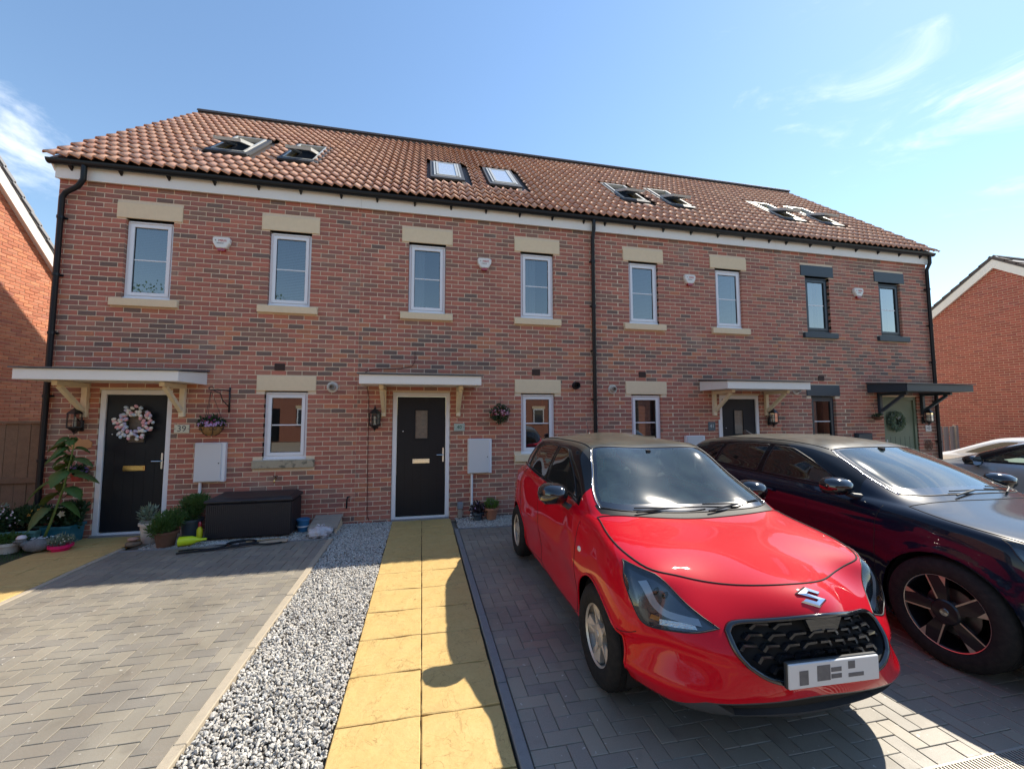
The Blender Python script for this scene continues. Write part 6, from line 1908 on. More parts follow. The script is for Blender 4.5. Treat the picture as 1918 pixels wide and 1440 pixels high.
for x, lab in ((-4.82, 'black six-sided lantern left of the tulip wreath door'), (-.785, 'black six-sided lantern left of the door numbered 40'), (6.895, 'black six-sided lantern right of the door numbered 41'), (11.02, 'black six-sided lantern right of the sage green door')):
    make_lantern(x, lab)

# ---- alarm boxes
FONT_CACHE = {}
def text_obj(body, size, parent, loc, m, name='lettering', rot=(R(90), 0, 0), extrude=.0012, align='CENTER', sx=1.0):
    cu = bpy.data.curves.new(name, 'FONT'); cu.body = body; cu.size = size; cu.align_x = align; cu.align_y = 'CENTER'; cu.extrude = extrude; cu.resolution_u = 3
    o = bpy.data.objects.new(name, cu); COL.objects.link(o); dg = bpy.context.evaluated_depsgraph_get(); dg.update()
    me = bpy.data.meshes.new_from_object(o.evaluated_get(dg)); bpy.data.objects.remove(o)
    me.materials.clear(); me.materials.append(m)
    ob = obj(name, me, parent, loc, rot); ob.scale = (sx, 1, 1)
    return ob
M_alarm = mat('alarm_white', (.80, .78, .72), .4); M_alred = mat('alarm_red_lens', (.35, .015, .03), .25, coat=.8); M_print = mat('print_dark', (.08, .08, .09), .6); M_printr = mat('print_red', (.55, .05, .05), .6)
for i, (x, lab) in enumerate(((-3.137, 'white alarm box with red base between the first pair of upper windows'), (1.01, 'white alarm box between the curtained upper windows of number 40'), (5.142, 'white alarm box between the blinded upper windows of number 41'), (9.367, 'white alarm box between the two dark-framed upper windows'))):
    t = thing('alarm_box', lab, 'alarm box', (x, 0, 4.385), 0, 'alarm boxes high on the front wall')
    o_ = [(-.125, .085), (-.10, .115), (.10, .115), (.125, .085), (.118, .02), (.075, -.055), (.055, -.066), (-.055, -.066), (-.075, -.055), (-.118, .02)]
    V = [(a, 0, b) for a, b in o_] + [(a, -.045, b) for a, b in o_] + [(a * .9, -.06, (b - .02) * .9 + .02) for a, b in o_]; n = len(o_)
    MB().raw(V, [tuple(range(2 * n, 3 * n))] + [(i_, i_ + n, (i_ + 1) % n + n, (i_ + 1) % n)[::-1] for i_ in range(n)] + [(n + i_, 2 * n + i_, 2 * n + (i_ + 1) % n, n + (i_ + 1) % n)[::-1] for i_ in range(n)]).build('cover', M_alarm, t)
    MB().prism([(-.06, -.0665), (.06, -.0665), (.045, -.105), (-.045, -.105)], .048, Matrix.Translation((0, -.05, 0))).build('strobe_lens', M_alred, t)
    text_obj('MRM', .052, t, (.02, -.0615, .052), M_printr)
    text_obj('solutions', .026, t, (-.01, -.0615, .012), M_print)
    text_obj('*', .05, t, (-.075, -.0615, .045), M_print)

# ---- house numbers
M_sign = mat('sign_cream', (.66, .64, .50), .5); M_signg = mat('sign_sage', (.42, .50, .44), .5); M_grn = mat('print_green', (.02, .09, .06), .5)
def plaque(x, z, w, h, m, no, mt, size, lab, sub=None):
    t = thing('house_number_sign', lab, 'sign', (x, 0, z)); MB().b2(-w / 2, w / 2, -.012, -.001, -h / 2, h / 2, ch=.004).build('plate', m, t)
    text_obj(no, size, t, (0, -.0125, .0 if not sub else .012), mt)
    if sub:
        text_obj(sub, .021, t, (0, -.0125, -.042), mt)
    s = MB()
    for a in (-1, 1): s.ball((a * (w / 2 - .014), -.012, 0), .006, 8, 5)
    s.build('screws', M_iron, t, kind='stuff')
plaque(-3.553, 1.523, .20, .125, M_sign, '39', M_print, .125, 'cream plaque reading 39 right of the wreathed door')
plaque(.587, 1.512, .185, .13, M_signg, '40', M_grn, .085, 'pale green plaque reading 40 right of the black door')
plaque(5.548, 1.491, .16, .17, mat('sign_slate', (.10, .14, .16), .4), '41', mat('print_pale', (.55, .6, .62), .5), .10, 'slate grey plaque reading 41 left of its black door')
plaque(11.16, 1.40, .17, .14, mat('sign_white', (.68, .66, .62), .5), '42', M_print, .10, 'white plaque reading 42 under the last lantern')

# ---- meter cabinets
for x, lab, pipe in ((-3.135, 'white meter cabinet right of plaque 39, above the green pots', True), (.934, 'white meter cabinet right of plaque 40', True), (5.13, 'white meter cabinet mostly hidden behind the red car roof', True), (9.25, 'dark painted meter cabinet right of the dark ground-floor window', False)):
    t = thing('meter_cabinet', lab, 'meter box', (x, 0, .73), 0, 'meter cabinets on the front wall'); mm = M_upvc if x < 9 else M_anth
    MB().b2(-.205, .205, -.075, -.001, 0, .585, ch=.006).build('box', mm, t); d = MB().b2(-.195, .16, -.095, -.0755, .012, .573, ch=.006).build('door', mat('meter_door', (.66, .67, .68), .45, bump=[(300, .2, .001)]) if x < 9 else mm, t)
    MB().lathe([(.009, 0), (.009, .003), (0, .003)], 10, M=Matrix.Rotation(R(90), 4, 'X'), c=(.13, -.0955, .28)).build('lock', M_iron, d)
    MB().tube([(-.13, -.03, -.001), (-.13, -.03, -.745)], .021, 12).build('meter_pipe', mm, t, smooth=40)

# ---- flues and wall terminals
for x, z, lab, dk in ((-1.461, 2.175, 'round white boiler flue left of the canopy of number 40', False), (3.443, 2.196, 'round white boiler flue right of the middle downpipe', False), (7.60, 2.22, 'round white boiler flue behind the right end of canopy 41', False), (2.711, 2.255, 'small black round vent left of the middle downpipe', True)):
    t = thing('flue_terminal', lab, 'flue', (x, 0, z)); Mx = Matrix.Rotation(R(90), 4, 'X'); r_ = .05 if not dk else .062
    mm = M_whitepot if not dk else M_gutter
    MB().lathe([(.088 if not dk else .07, .001), (.088 if not dk else .07, .012), (.055, .016)], 24, M=Mx).build('collar', mm, t, smooth=40)
    MB().lathe([(r_, .010), (r_, .085), (r_ - .006, .085), (r_ - .008, .03), (0, .028)], 24, M=Mx).build('tube', mm, t, smooth=40)
    MB().lathe([(.028, .02), (.028, .10), (.034, .10), (.034, .07)], 16, M=Mx).build('inner_ring', M_black if dk else M_galv, t, smooth=40)

# ---- tulip wreath on door 39
def ring_thing(name, label, cat, loc, Rr, n, seed, kind):
    q = random.Random(seed); t = thing(name, label, cat, loc)
    tw = MB(); tw.tube([(Rr * math.cos(2 * PI * k / 30), 0, Rr * math.sin(2 * PI * k / 30)) for k in range(30)], .018, 8, closed=True); tw.build('twig_ring', M_brownpot, t, smooth='all')
    if kind == 'tulip':
        cols = [petal('tulip_white', (.78, .76, .70)), petal('tulip_pink', (.78, .42, .45)), petal('tulip_lilac', (.52, .48, .66)), petal('tulip_blue', (.50, .60, .68))]
        lf = MB()
        heads = []
        for k in range(n):
            a = 2 * PI * k / n * 3 + q.uniform(-.15, .15); r_ = Rr + q.uniform(-.07, .075)
            p = Vector((r_ * math.cos(a), -.03 - q.uniform(0, .035), r_ * math.sin(a)))
            d = Vector((math.cos(a) * .7 - math.sin(a) * .7, -.5, math.sin(a) * .7 + math.cos(a) * .7)).normalized()
            mb = MB(); qz = d.to_track_quat('Z', 'Y').to_matrix().to_4x4()
            mb.lathe([(0, 0), (.014, .004), (.022, .020), (.021, .038), (.012, .052), (0, .056)], 7, p, qz)
            heads.append(mb); mb.build('tulip_head', cols[q.choices(range(4), (4, 3, 2.5, 1.5))[0]], t, smooth='all')
            for s_ in range(2):
                b = p + Vector((q.uniform(-.02, .02), .01, q.uniform(-.02, .02))); e = b + Vector((math.cos(a + 1.2) * .07, -.02, math.sin(a + 1.2) * .07)); sd = Vector((math.sin(a), 0, -math.cos(a))) * .008
                lf.raw([b - sd, b + sd, e], [(0, 1, 2)])
        lf.build('tulip_leaves', L_green, t)
    else:
        V, F = [], []; n0 = 0
        for k in range(36):
            a = 2 * PI * k / 36; v, f = scatter(46, (Rr * math.cos(a), -.03, Rr * math.sin(a)), (.05, .04, .05), .05, seed + k, aspect=2.0)
            V.append(v); F.append(f + n0); n0 += len(v)
        obj('eucalyptus_leaves', np_mesh('eucalyptus_leaves', np.concatenate(V), np.concatenate(F), L_grey), t)
        flowers('white_buds', t, 22, (0, -.03, 0), (Rr + .03, .05, Rr + .03), .03, 4, petal('bud_white', (.7, .7, .66)))
    return t
ring_thing('tulip_wreath', 'wreath of white, pink and lilac tulips on the left door', 'wreath', (-4.155, .02, 1.615), .158, 104, 3, 'tulip')
ring_thing('leaf_wreath', 'grey-green leaf wreath on the sage green door', 'wreath', (10.24, .02, 1.56), .155, 0, 5, 'leaf')

# ---- hanging basket right of door 39
t = thing('hanging_basket', 'hanging basket of mauve flowers on a scrolled iron bracket by plaque 39', 'hanging basket', (-3.08, -.19, 1.55))
b = MB(); x = .15; b.tube([(x, .17, .60), (x, .17, .22)], .012, 8); b.tube([(x, .17, .55), (.04, .02, .56), (-.02, -.02, .55)], .009, 6); b.tube([(x, .17, .30), (.09, .09, .40), (.07, .06, .50), (.0, -.0, .55)], .007, 6)
b.tube([(-.02 + .03 * math.cos(a / 4), -.02, .575 + .025 * math.sin(a / 4)) for a in range(0, 22)], .006, 6); b.build('bracket', M_iron, t, smooth='all')
mb = MB()
for k in range(3):
    a = 2 * PI * k / 3 + .5; mb.tube([(.15 * math.cos(a), .13 * math.sin(a), .05), (-.02 + .005 * math.cos(a), -.02, .53)], .003, 5)
mb.build('chain', M_iron, t)
M_coir = mat('coir_liner', (.36, .21, .08), .95, noise=[(60, .6, (.22, .12, .05))], bump=[(120, .8, .006)])
MB().lathe([(0, -.13), (.05, -.122), (.10, -.095), (.14, -.045), (.155, .012), (.145, .012), (0, .0)], 24).build('coir_liner', M_coir, t, smooth=60)
w = MB(); w.tube([(.158 * math.cos(2 * PI * k / 28), .158 * math.sin(2 * PI * k / 28), .012) for k in range(28)], .005, 6, closed=True)
for k in range(6):
    a = 2 * PI * k / 6; pts = [(r_ * math.cos(a), r_ * math.sin(a), z) for r_, z in ((.158, .01), (.146, -.045), (.104, -.10), (.052, -.127))]; w.tube(pts, .004, 5)
    for s_ in (-1, 1): w.tube([(.150 * math.cos(a + s_ * u * .32), .150 * math.sin(a + s_ * u * .32), -.005 - .035 * math.sin(u * PI)) for u in (0, .25, .5, .75, 1)], .003, 5)
w.build('wire_frame', M_iron, t)
foliage('basket_foliage', t, 520, (0, 0, .07), (.17, .15, .085), .05, 3, L_dark, up=.5)
flowers('mauve_flowers', t, 90, (0, 0, .02), (.18, .17, .10), .030, 8, petal('petal_mauve', (.48, .30, .50))); flowers('magenta_flowers', t, 30, (0, 0, .05), (.13, .14, .12), .035, 9, petal('petal_magenta', (.42, .05, .16)))

# ---- flower ball right of door 40
t = thing('flower_ball', 'ball of deep red and pink flowers hung on the brick beside window 40', 'flower ball', (1.28, -.14, 1.745))
foliage('ball_leaves', t, 620, (0, 0, 0), (.145, .125, .145), .045, 12, L_dark, shell=.55)
flowers('pink_flowers', t, 46, (0, -.0, -.02), (.155, .14, .15), .035, 13, petal('petal_pink', (.58, .30, .36))); flowers('crimson_flowers', t, 70, (0, 0, -.03), (.15, .135, .15), .038, 14, petal('petal_crimson', (.26, .02, .06)))
MB().tube([(0, .12, .27), (0, .02, .25), (0, 0, .14)], .003, 5).build('hanging_wire', M_iron, t)

# ---- storage box
M_wick = mat('black_wicker', (.022, .022, .026), .45)
t = thing('storage_box', 'black wicker-look garden storage box under the left window', 'storage box', (-2.40, -.31, 0))
bx_ = MB(); bx_.b2(-.545, .545, -.25, .25, .02, .50, ch=.02); bx_.build('chest', M_wick, t)
st = MB()
for k in range(44):
    x = -.53 + k * .0245; st.b2(x, x + .015, -.258, -.251, .04, .485)
for k in range(18):
    y = -.235 + k * .026; st.b2(.546, .553, y, y + .016, .04, .485)
st.build('wicker_strands', M_wick, t, kind='stuff')
ld = MB(); ld.b2(-.565, .565, -.27, .27, .505, .545, ch=.012); ld.raw([(-.545, -.25, .545), (.545, -.25, .545), (.545, .25, .545), (-.545, .25, .545), (-.50, -.19, .565), (.50, -.19, .565), (.50, .21, .585), (-.50, .21, .585)], [(0, 1, 5, 4), (1, 2, 6, 5), (2, 3, 7, 6), (3, 0, 4, 7), (4, 5, 6, 7)])
lid = ld.build('lid', M_wick, t); MB().b2(-.10, .10, -.2745, -.2705, .508, .525).build('latch', M_black, lid)

# ---- coiled black hose and boards on the ground by the box
t = thing('garden_hose', 'black garden hose lying in loops in front of the storage box', 'hose', (0, 0, 0))
pts = [(-3.02, -1.00, .014), (-2.86, -.96, .014), (-2.70, -.99, .014), (-2.55, -.93, .016)]
pts += [(-2.36 + .17 * math.cos(t_), -.86 + .10 * math.sin(t_), .018 + .012 * k_ / 6) for k_, t_ in enumerate([2.6 - .8 * i_ for i_ in range(14)])]
pts += [(-2.20, -.90, .02), (-2.02, -.94, .014), (-1.88, -.88, .014), (-1.93, -.79, .02), (-2.08, -.82, .024), (-2.30, -.96, .03), (-2.62, -1.03, .014), (-2.92, -1.07, .014), (-3.0, -1.10, .014)]
hp = smooth_poly([(p[0], p[1]) for p in pts], 4, closed=False); hz = np.interp(np.linspace(0, len(pts) - 1, len(hp)), range(len(pts)), [p[2] for p in pts])
MB().tube([(p[0], p[1], z + .004) for p, z in zip(hp, hz)], .011, 8).build('hose_tube', M_gutter, t, smooth='all')
for k, (x, y, w, l, rz, c, lab) in enumerate(((-2.14, -.755, .40, .07, .12, (.45, .30, .14), 'pale wooden slat lying under the hose loop'), (-1.98, -.83, .34, .10, .05, (.52, .42, .30), 'folded paper packet lying at the right end of the hose'), (-2.62, -.80, .14, .07, -.1, (.42, .46, .47), 'small grey packet lying left of the hose loop'))):
    o = MB().box((x, y, .018 + .006 * k), (w, l, .02), (0, 0, rz), ch=.004).build(('wooden_slat', 'paper_packet', 'grey_packet')[k], mat('litter_%d' % k, c, .6, noise=[(30, .6, tuple(v * .6 for v in c))]))
    tag(o, lab, ('slat', 'packet', 'packet')[k])

# ---- plastic bag, ramp board, blue tub
bm_ = bmesh.new(); bmesh.ops.create_icosphere(bm_, subdivisions=4, radius=1)
for v in bm_.verts:
    c = v.co; rr = 1 + .10 * math.sin(7 * c.x + 3 * c.z) + .08 * math.sin(11 * c.y + 5 * c.x) + .06 * math.sin(17 * c.z + 9 * c.y)
    v.co = Vector((c.x * .155 * rr, c.y * .12 * rr, max(c.z, -.8) * .085 * rr + .075))
me = bpy.data.meshes.new('bag'); bm_.to_mesh(me); bm_.free(); M_bag = mat('thin_white_plastic', (.62, .62, .64), .25, coat=.6, noise=[(18, .6, (.42, .38, .38))], bump=[(26, .9, .02), (70, .8, .01)]); me.materials.append(M_bag)
for p in me.polygons: p.use_smooth = True
t = thing('plastic_bag', 'tied white plastic bag on the gravel beside the ramp board', 'bag', (-1.43, -.68, -.01)); obj('bag_body', me, t)
hb = MB()
for s_ in (-1, 1): hb.tube([(s_ * .005, 0, .135), (s_ * .02, 0, .175), (s_ * .045, .01, .19), (s_ * .05, .01, .165), (s_ * .02, 0, .145)], [.006, .010, .009, .008, .006], 6)
hb.build('bag_handle', M_bag, t, smooth='all')
t = thing('ramp_board', 'sloping weathered board ramp against the wall left of the cable', 'board', (-1.44, -.27, 0), 0)
M_rw = mat('grey_wood', (.36, .31, .25), .85, noise=[(12, .6, (.26, .22, .18)), (80, .4, (.45, .40, .33))], bump=[(60, .4, .004)])
for k in range(3):
    za, zb = .085 + k * .028, .110 + k * .028; ya, yb = -.25 + k * .16, -.095 + k * .16
    MB().raw([(-.20, ya, za), (.20, ya, za), (.20, yb, zb), (-.20, yb, zb), (-.20, ya, za - .028), (.20, ya, za - .028), (.20, yb, zb - .028), (-.20, yb, zb - .028)],
             [(0, 1, 2, 3), (7, 6, 5, 4), (0, 4, 5, 1), (1, 5, 6, 2), (2, 6, 7, 3), (3, 7, 4, 0)]).build('plank', M_rw, t)
for s_ in (-.19, .165): MB().raw([(s_, -.24, -.02), (s_ + .025, -.24, -.02), (s_ + .025, .2, -.02), (s_, .2, -.02), (s_, -.24, .057), (s_ + .025, -.24, .057), (s_ + .025, .2, .128), (s_, .2, .128)], [(0, 1, 5, 4), (1, 2, 6, 5), (2, 3, 7, 6), (3, 0, 4, 7)]).build('side_cheek', M_stone, t)
t = thing('blue_tub', 'blue plastic tub wedged between the storage box and the ramp', 'tub', (-1.755, -.30, 0)); MB().lathe([(0, .0), (.07, 0), (.085, .16), (.095, .165), (.09, .18), (.07, .172), (0, .15)], 20).build('tub', mat('blue_plastic', (.03, .16, .32), .4), t, smooth=40); MB().lathe([(.086, .07), (.089, .07), (.092, .09), (.089, .09)], 20).build('band', M_upvc, t)

# ---- tap, overflow pipe, cable
t = thing('garden_tap', 'brass garden tap on the brick above the storage box', 'tap', (-2.235, 0, .73)); MB().tube([(0, -.002, .02), (0, -.07, .02), (0, -.10, .0), (0, -.105, -.04)], .011, 8).build('spout', M_brass, t, smooth='all'); MB().box((0, -.055, .055), (.07, .02, .012), None, ch=.004).box((0, -.055, .035), (.012, .012, .04)).build('tap_handle', M_iron, t)
t = thing('overflow_pipe', 'short dark overflow pipe bent down the brick right of the ramp', 'pipe', (-1.16, 0, .32)); MB().tube([(.0, -.001, .10), (-.02, -.035, .10), (-.03, -.04, .06), (-.035, -.04, -.08)], .012, 8).build('pipe', M_gutter, t, smooth='all')
t = thing('red_cable', 'thin dark red cable running down the brick left of door 40', 'cable', (0, 0, 0))
MB().tube([(-.17, -.006, 2.80), (-.17, -.008, 2.62), (-.22, -.008, 2.54), (-.4, -.008, 2.50), (-.7, -.008, 2.49), (-.88, -.008, 2.47), (-.98, -.02, 2.41)], .005, 6).tube([(-.97, -.012, 2.30), (-.93, -.008, 2.20), (-.90, -.008, 2.0), (-.895, -.008, 1.2), (-.885, -.008, .25), (-.88, -.01, .10), (-.85, -.02, .03)], .005, 6).build('cable', mat('cable_red', (.10, .025, .02), .5), t, smooth='all')

# ---- things by door 40
t = plant('potted_lavender', 'terracotta pot of low green lavender by the wall of number 40', 'potted plant', (1.11, -.22, 0)); pot(t, .075, .115, .19, M_terra, .016); MB().lathe([(0, .165), (.10, .165)], 20).build('soil', M_soil, t)
foliage('foliage', t, 420, (0, 0, .22), (.12, .12, .075), .06, 31, L_lime, up=1.4, aspect=4); flowers('purple_buds', t, 12, (0, 0, .22), (.10, .10, .10), .018, 4, petal('petal_purple', (.2, .12, .3)))
t = plant('dark_potted_plant', 'small dark pot of purple-leaved plant left of the lavender', 'potted plant', (.89, -.22, 0)); pot(t, .06, .085, .12, M_bluepot); foliage('foliage', t, 420, (0, 0, .16), (.13, .11, .12), .05, 32, L_purp, up=.6); flowers('mauve_flowers', t, 10, (0, 0, .17), (.11, .1, .11), .028, 5, petal('petal_mauve', (.48, .30, .50)))
t = thing('gas_pipe_cover', 'small grey pipe cover standing at the wall right of door 40', 'pipe cover', (.605, -.045, 0)); MB().b2(-.035, .035, -.03, .04, .0, .15, ch=.006).build('lower_duct', M_galv, t); MB().b2(-.045, .045, -.042, .043, .15, .26, ch=.008).build('upper_cap', mat('cover_grey', (.22, .25, .28), .5), t)

# ---- pots right of door 39
t = plant('white_potted_plant', 'tall white pot with wispy stems at the threshold of door 39', 'potted plant', (-3.66, -.42, 0)); pot(t, .085, .115, .27, M_whitepot); foliage('foliage', t, 160, (-.02, 0, .36), (.10, .08, .10), .09, 41, L_grey, up=1, aspect=5)
t = plant('brown_potted_shrub', 'brown terracotta pot with a feathery green shrub, front of the group', 'potted plant', (-3.34, -.66, 0)); pot(t, .095, .13, .20, M_brownpot); foliage('foliage', t, 2300, (-.02, 0, .33), (.21, .18, .17), .055, 42, L_green, up=.9, aspect=4)
t = plant('blue_potted_shrub', 'slate blue pot with feathery green shrub beside the storage box', 'potted plant', (-3.20, -.34, 0)); pot(t, .10, .13, .27, M_bluepot); foliage('foliage', t, 2300, (0, 0, .42), (.22, .18, .18), .055, 43, L_green, up=.9, aspect=4)
t = thing('stacked_stones', 'two rough brown stones stacked at the edge of the yellow path', 'stones', (-3.74, -.60, 0)); M_rock = mat('brown_rock', (.17, .12, .08), .9, noise=[(20, .6, (.3, .22, .15))], bump=[(40, .6, .01)]); MB().ball((0, 0, .035), (.10, .075, .04), 10, 6, .07).build('lower_stone', M_rock, t, smooth=60); MB().ball((.0, -.005, .098), (.07, .05, .025), 10, 6, .07).build('upper_stone', mat('pink_rock', (.42, .26, .2), .9), t, smooth=60)
M_yel = mat('yellow_plastic', (.62, .78, .02), .35)
t = thing('yellow_watering_can', 'bright yellow watering can lying on its side by the brown pot', 'watering can', (-3.06, -.72, .0), .2)
Mw = Matrix.Rotation(R(90), 4, 'Y') @ Matrix.Rotation(.0, 4, 'X')
MB().lathe([(0, -.10), (.055, -.098), (.062, -.09), (.058, .04), (.045, .08), (.02, .13), (.014, .21), (0, .21)], 20, (0, 0, .065), Mw).build('can_body', M_yel, t, smooth=50)
t = thing('spray_bottle', 'yellow bottle with red cap standing between shrubs and storage box', 'bottle', (-3.01, -.53, 0)); MB().lathe([(0, 0), (.034, .0), (.036, .01), (.036, .16), (.02, .19), (.018, .20), (0, .20)], 16).build('bottle', mat('yellow_bottle', (.70, .66, .02), .35), t, smooth=40); MB().lathe([(0, .20), (.022, .20), (.022, .25), (.012, .265), (0, .267)], 14).build('cap', M_alred, t, smooth=40)

# ---- left bed: grass, planters, sunflower
q = np.random.RandomState(5); n = 9000
gx, gy = q.uniform(-7.2, -4.84, n), q.uniform(-2.6, -.35, n); hgt = q.uniform(.02, .05, n); an_ = q.uniform(0, 2 * PI, n); lean = q.uniform(-.02, .02, (n, 2))
V = np.stack([np.stack([gx - .002 * np.cos(an_), gy - .002 * np.sin(an_), 0 * gx - .01], 1), np.stack([gx + .002 * np.cos(an_), gy + .002 * np.sin(an_), 0 * gx - .01], 1), np.stack([gx + lean[:, 0], gy + lean[:, 1], hgt], 1)], 1).reshape(-1, 3)
o = obj('grass', np_mesh('grass', V, np.arange(3 * n).reshape(n, 3), leafmat('grass_blade', (.045, .11, .02)))); tag(o, 'short green grass left of the yellow side path', 'grass'); o['kind'] = 'stuff'
MB().raw([(-9, -9, -.014), (-4.83, -9, -.014), (-4.83, .36, -.014), (-9, .36, -.014)], [(0, 1, 2, 3)]).build('soil_bed', mat('bed_soil', (.045, .04, .025), .95, noise=[(30, .6, (.03, .06, .015))]), kind='structure')
def trough(x, y, w, l, h, m, lab, rz=0, name='planter'):
    t = thing(name, lab, 'planter', (x, y, 0), rz); b_ = MB(); b_.raw([(-w / 2 * .88, -l / 2 * .88, 0), (w / 2 * .88, -l / 2 * .88, 0), (w / 2 * .88, l / 2 * .88, 0), (-w / 2 * .88, l / 2 * .88, 0), (-w / 2, -l / 2, h), (w / 2, -l / 2, h), (w / 2, l / 2, h), (-w / 2, l / 2, h)], [(3, 2, 1, 0), (0, 1, 5, 4), (1, 2, 6, 5), (2, 3, 7, 6), (3, 0, 4, 7)])
    b_.build('tub', m, t); r_ = MB(); e = .012
    r_.b2(-w / 2 - e, w / 2 + e, -l / 2 - e, -l / 2 + .006, h - .03, h + .004, ch=.003); r_.b2(-w / 2 - e, w / 2 + e, l / 2 - .006, l / 2 + e, h - .03, h + .004, ch=.003); r_.b2(-w / 2 - e, -w / 2 + .006, -l / 2 + .007, l / 2 - .007, h - .0301, h + .0039, ch=.003); r_.b2(w / 2 - .006, w / 2 + e, -l / 2 + .007, l / 2 - .007, h - .0301, h + .0039, ch=.003)
    r_.build('tub_rim', m, t); MB().b2(-w / 2 + .008, w / 2 - .008, -l / 2 + .008, l / 2 - .008, h - .04, h - .02).build('soil', M_soil, t); return t
t = trough(-4.80, -.19, .32, .26, .24, M_teal, 'teal tub of dark leaves and a pale lily against the wall left of door 39'); foliage('foliage', t, 900, (0, 0, .38), (.20, .15, .15), .07, 51, L_dark, up=.6); flowers('lily', t, 3, (-.02, -.08, .40), (.06, .08, .08), .09, 3, petal('petal_cream', (.72, .68, .5))); flowers('pink_flowers', t, 8, (.08, 0, .40), (.1, .1, .1), .03, 5, petal('petal_pink', (.58, .30, .36)))
t = trough(-5.22, -.26, .50, .26, .22, mat('pale_teal_trough', (.16, .33, .29), .5), 'long pale teal trough of dark shrubs left of the sunflower'); foliage('foliage', t, 1500, (0, 0, .34), (.34, .18, .17), .06, 52, L_dark, up=.6); flowers('white_flowers', t, 26, (0, -.02, .36), (.34, .18, .18), .028, 6, petal('petal_white', (.7, .68, .66)))
flowers('orange_flowers', t, 9, (.22, -.05, .40), (.10, .1, .12), .045, 7, petal('petal_orange', (.62, .32, .04)))
t = plant('flowering_bush', 'sprawling bush of small pink and white flowers at the left edge', 'bush', (-5.62, -.45, 0)); foliage('foliage', t, 3400, (0, 0, .30), (.48, .30, .32), .05, 53, L_dark, up=.5, zmin=.0); foliage('grey_foliage', t, 900, (-.1, -.05, .42), (.42, .28, .22), .05, 63, L_grey, up=.6); flowers('pink_flowers', t, 110, (0, -.02, .32), (.48, .30, .34), .030, 8, petal('petal_blush', (.66, .46, .50)))
t = plant('white_bowl_plant', 'low white bowl of bright green leaves beside the stone duck', 'potted plant', (-5.13, -.52, 0)); pot(t, .09, .12, .13, M_whitepot); foliage('foliage', t, 420, (0, 0, .16), (.14, .12, .05), .05, 54, L_green, up=.6)
t = plant('pink_bowl_plant', 'bright pink bowl of small silvery plants at the path edge', 'potted plant', (-4.56, -.56, 0)); pot(t, .085, .115, .075, M_pink, .006); foliage('foliage', t, 620, (0, 0, .12), (.14, .12, .07), .035, 55, L_grey, up=.8, aspect=3); flowers('cream_flowers', t, 22, (0, 0, .12), (.12, .11, .08), .018, 9, petal('petal_cream', (.72, .68, .5)))
# stone duck
M_stn = mat('grey_stone_ornament', (.17, .17, .17), .9, noise=[(25, .6, (.28, .28, .27)), (90, .5, (.08, .08, .08))], bump=[(50, .7, .01)])
t = thing('stone_duck', 'grey stone duck ornament wearing a pale cap, on the bed edge', 'ornament', (-4.82, -.60, 0), .25)
def blob(parts):
    bm_ = bmesh.new()
    me_ = bpy.data.metaballs.new('m')
    return None
MB().ball((.03, 0, .085), (.13, .075, .08), 16, 10, .03).build('body', M_stn, t, smooth='all'); MB().ball((-.115, 0, .165), (.048, .042, .045), 14, 8, .02).build('head', M_stn, t, smooth='all')
MB().tube([(-.06, 0, .10), (-.10, 0, .14)], [.045, .035], 10).build('neck', M_stn, t, smooth='all'); MB().tube([(-.15, 0, .155), (-.185, 0, .148)], [.022, .012], 8).build('bill', M_stn, t, smooth='all'); MB().tube([(.13, 0, .11), (.19, 0, .155)], [.04, .012], 8).build('tail', M_stn, t, smooth='all')
MB().lathe([(.048, .19), (.05, .196), (.035, .222), (0, .232)], 14, (-.113, 0, 0)).build('cap', mat('cap_white', (.66, .60, .62), .5), t, smooth=50)
# sunflower
t = plant('sunflower_plant', 'tall sunflower plant with broad leaves in a navy bowl left of door 39', 'potted plant', (-4.86, -.40, .02))
pot(t, .11, .17, .13, M_navy, .01); wp = MB(); q = random.Random(4)
for k in range(26): wp.ball((q.uniform(-.11, .11), q.uniform(-.11, .06), .115), (.014, .012, .009), 6, 4)
wp.build('white_pebbles', mat('pebble_white', (.72, .72, .70), .6), t, kind='stuff')
stem = [(.0, 0, .10), (.05, .01, .30), (.10, .02, .52), (.15, .03, .75), (.18, .04, 1.0), (.205, .05, 1.22), (.22, .05, 1.36)]
MB().tube(stem, [.016, .015, .013, .012, .010, .008, .005], 8).build('stem', leafmat('stem_green', (.22, .30, .08)), t, smooth='all')
def big_leaf(base, az, ln, wd, droop, seed):
    q_ = random.Random(seed); d = Vector((math.cos(az), math.sin(az), 0)); sd = Vector((-d.y, d.x, 0)); V, F = [], []
    pet = [Vector(base), Vector(base) + d * ln * .3 + Vector((0, 0, .05))]
    n = 9; b0 = pet[1]
    for i in range(n + 1):
        u = i / n; w = wd * (math.sin(PI * min(1, u * .82 + .16)) ** .8) * (1 - u * .25) + (.006 if i % 2 else -.004)
        if i == n: w = .004
        c = b0 + d * ln * .85 * u + Vector((0, 0, .04 * u - droop * u * u))
        V += [c - sd * w + Vector((0, 0, -.025 * w / wd)), c - sd * w * .5 + Vector((0, 0, .012)), c, c + sd * w * .5 + Vector((0, 0, .012)), c + sd * w + Vector((0, 0, -.025 * w / wd))]
    for i in range(n):
        for k in range(4): F.append((5 * i + k, 5 * i + k + 1, 5 * i + 6 + k, 5 * i + 5 + k))
    m = MB(); m.raw(V, F); m.tube(pet, .005, 5); return m
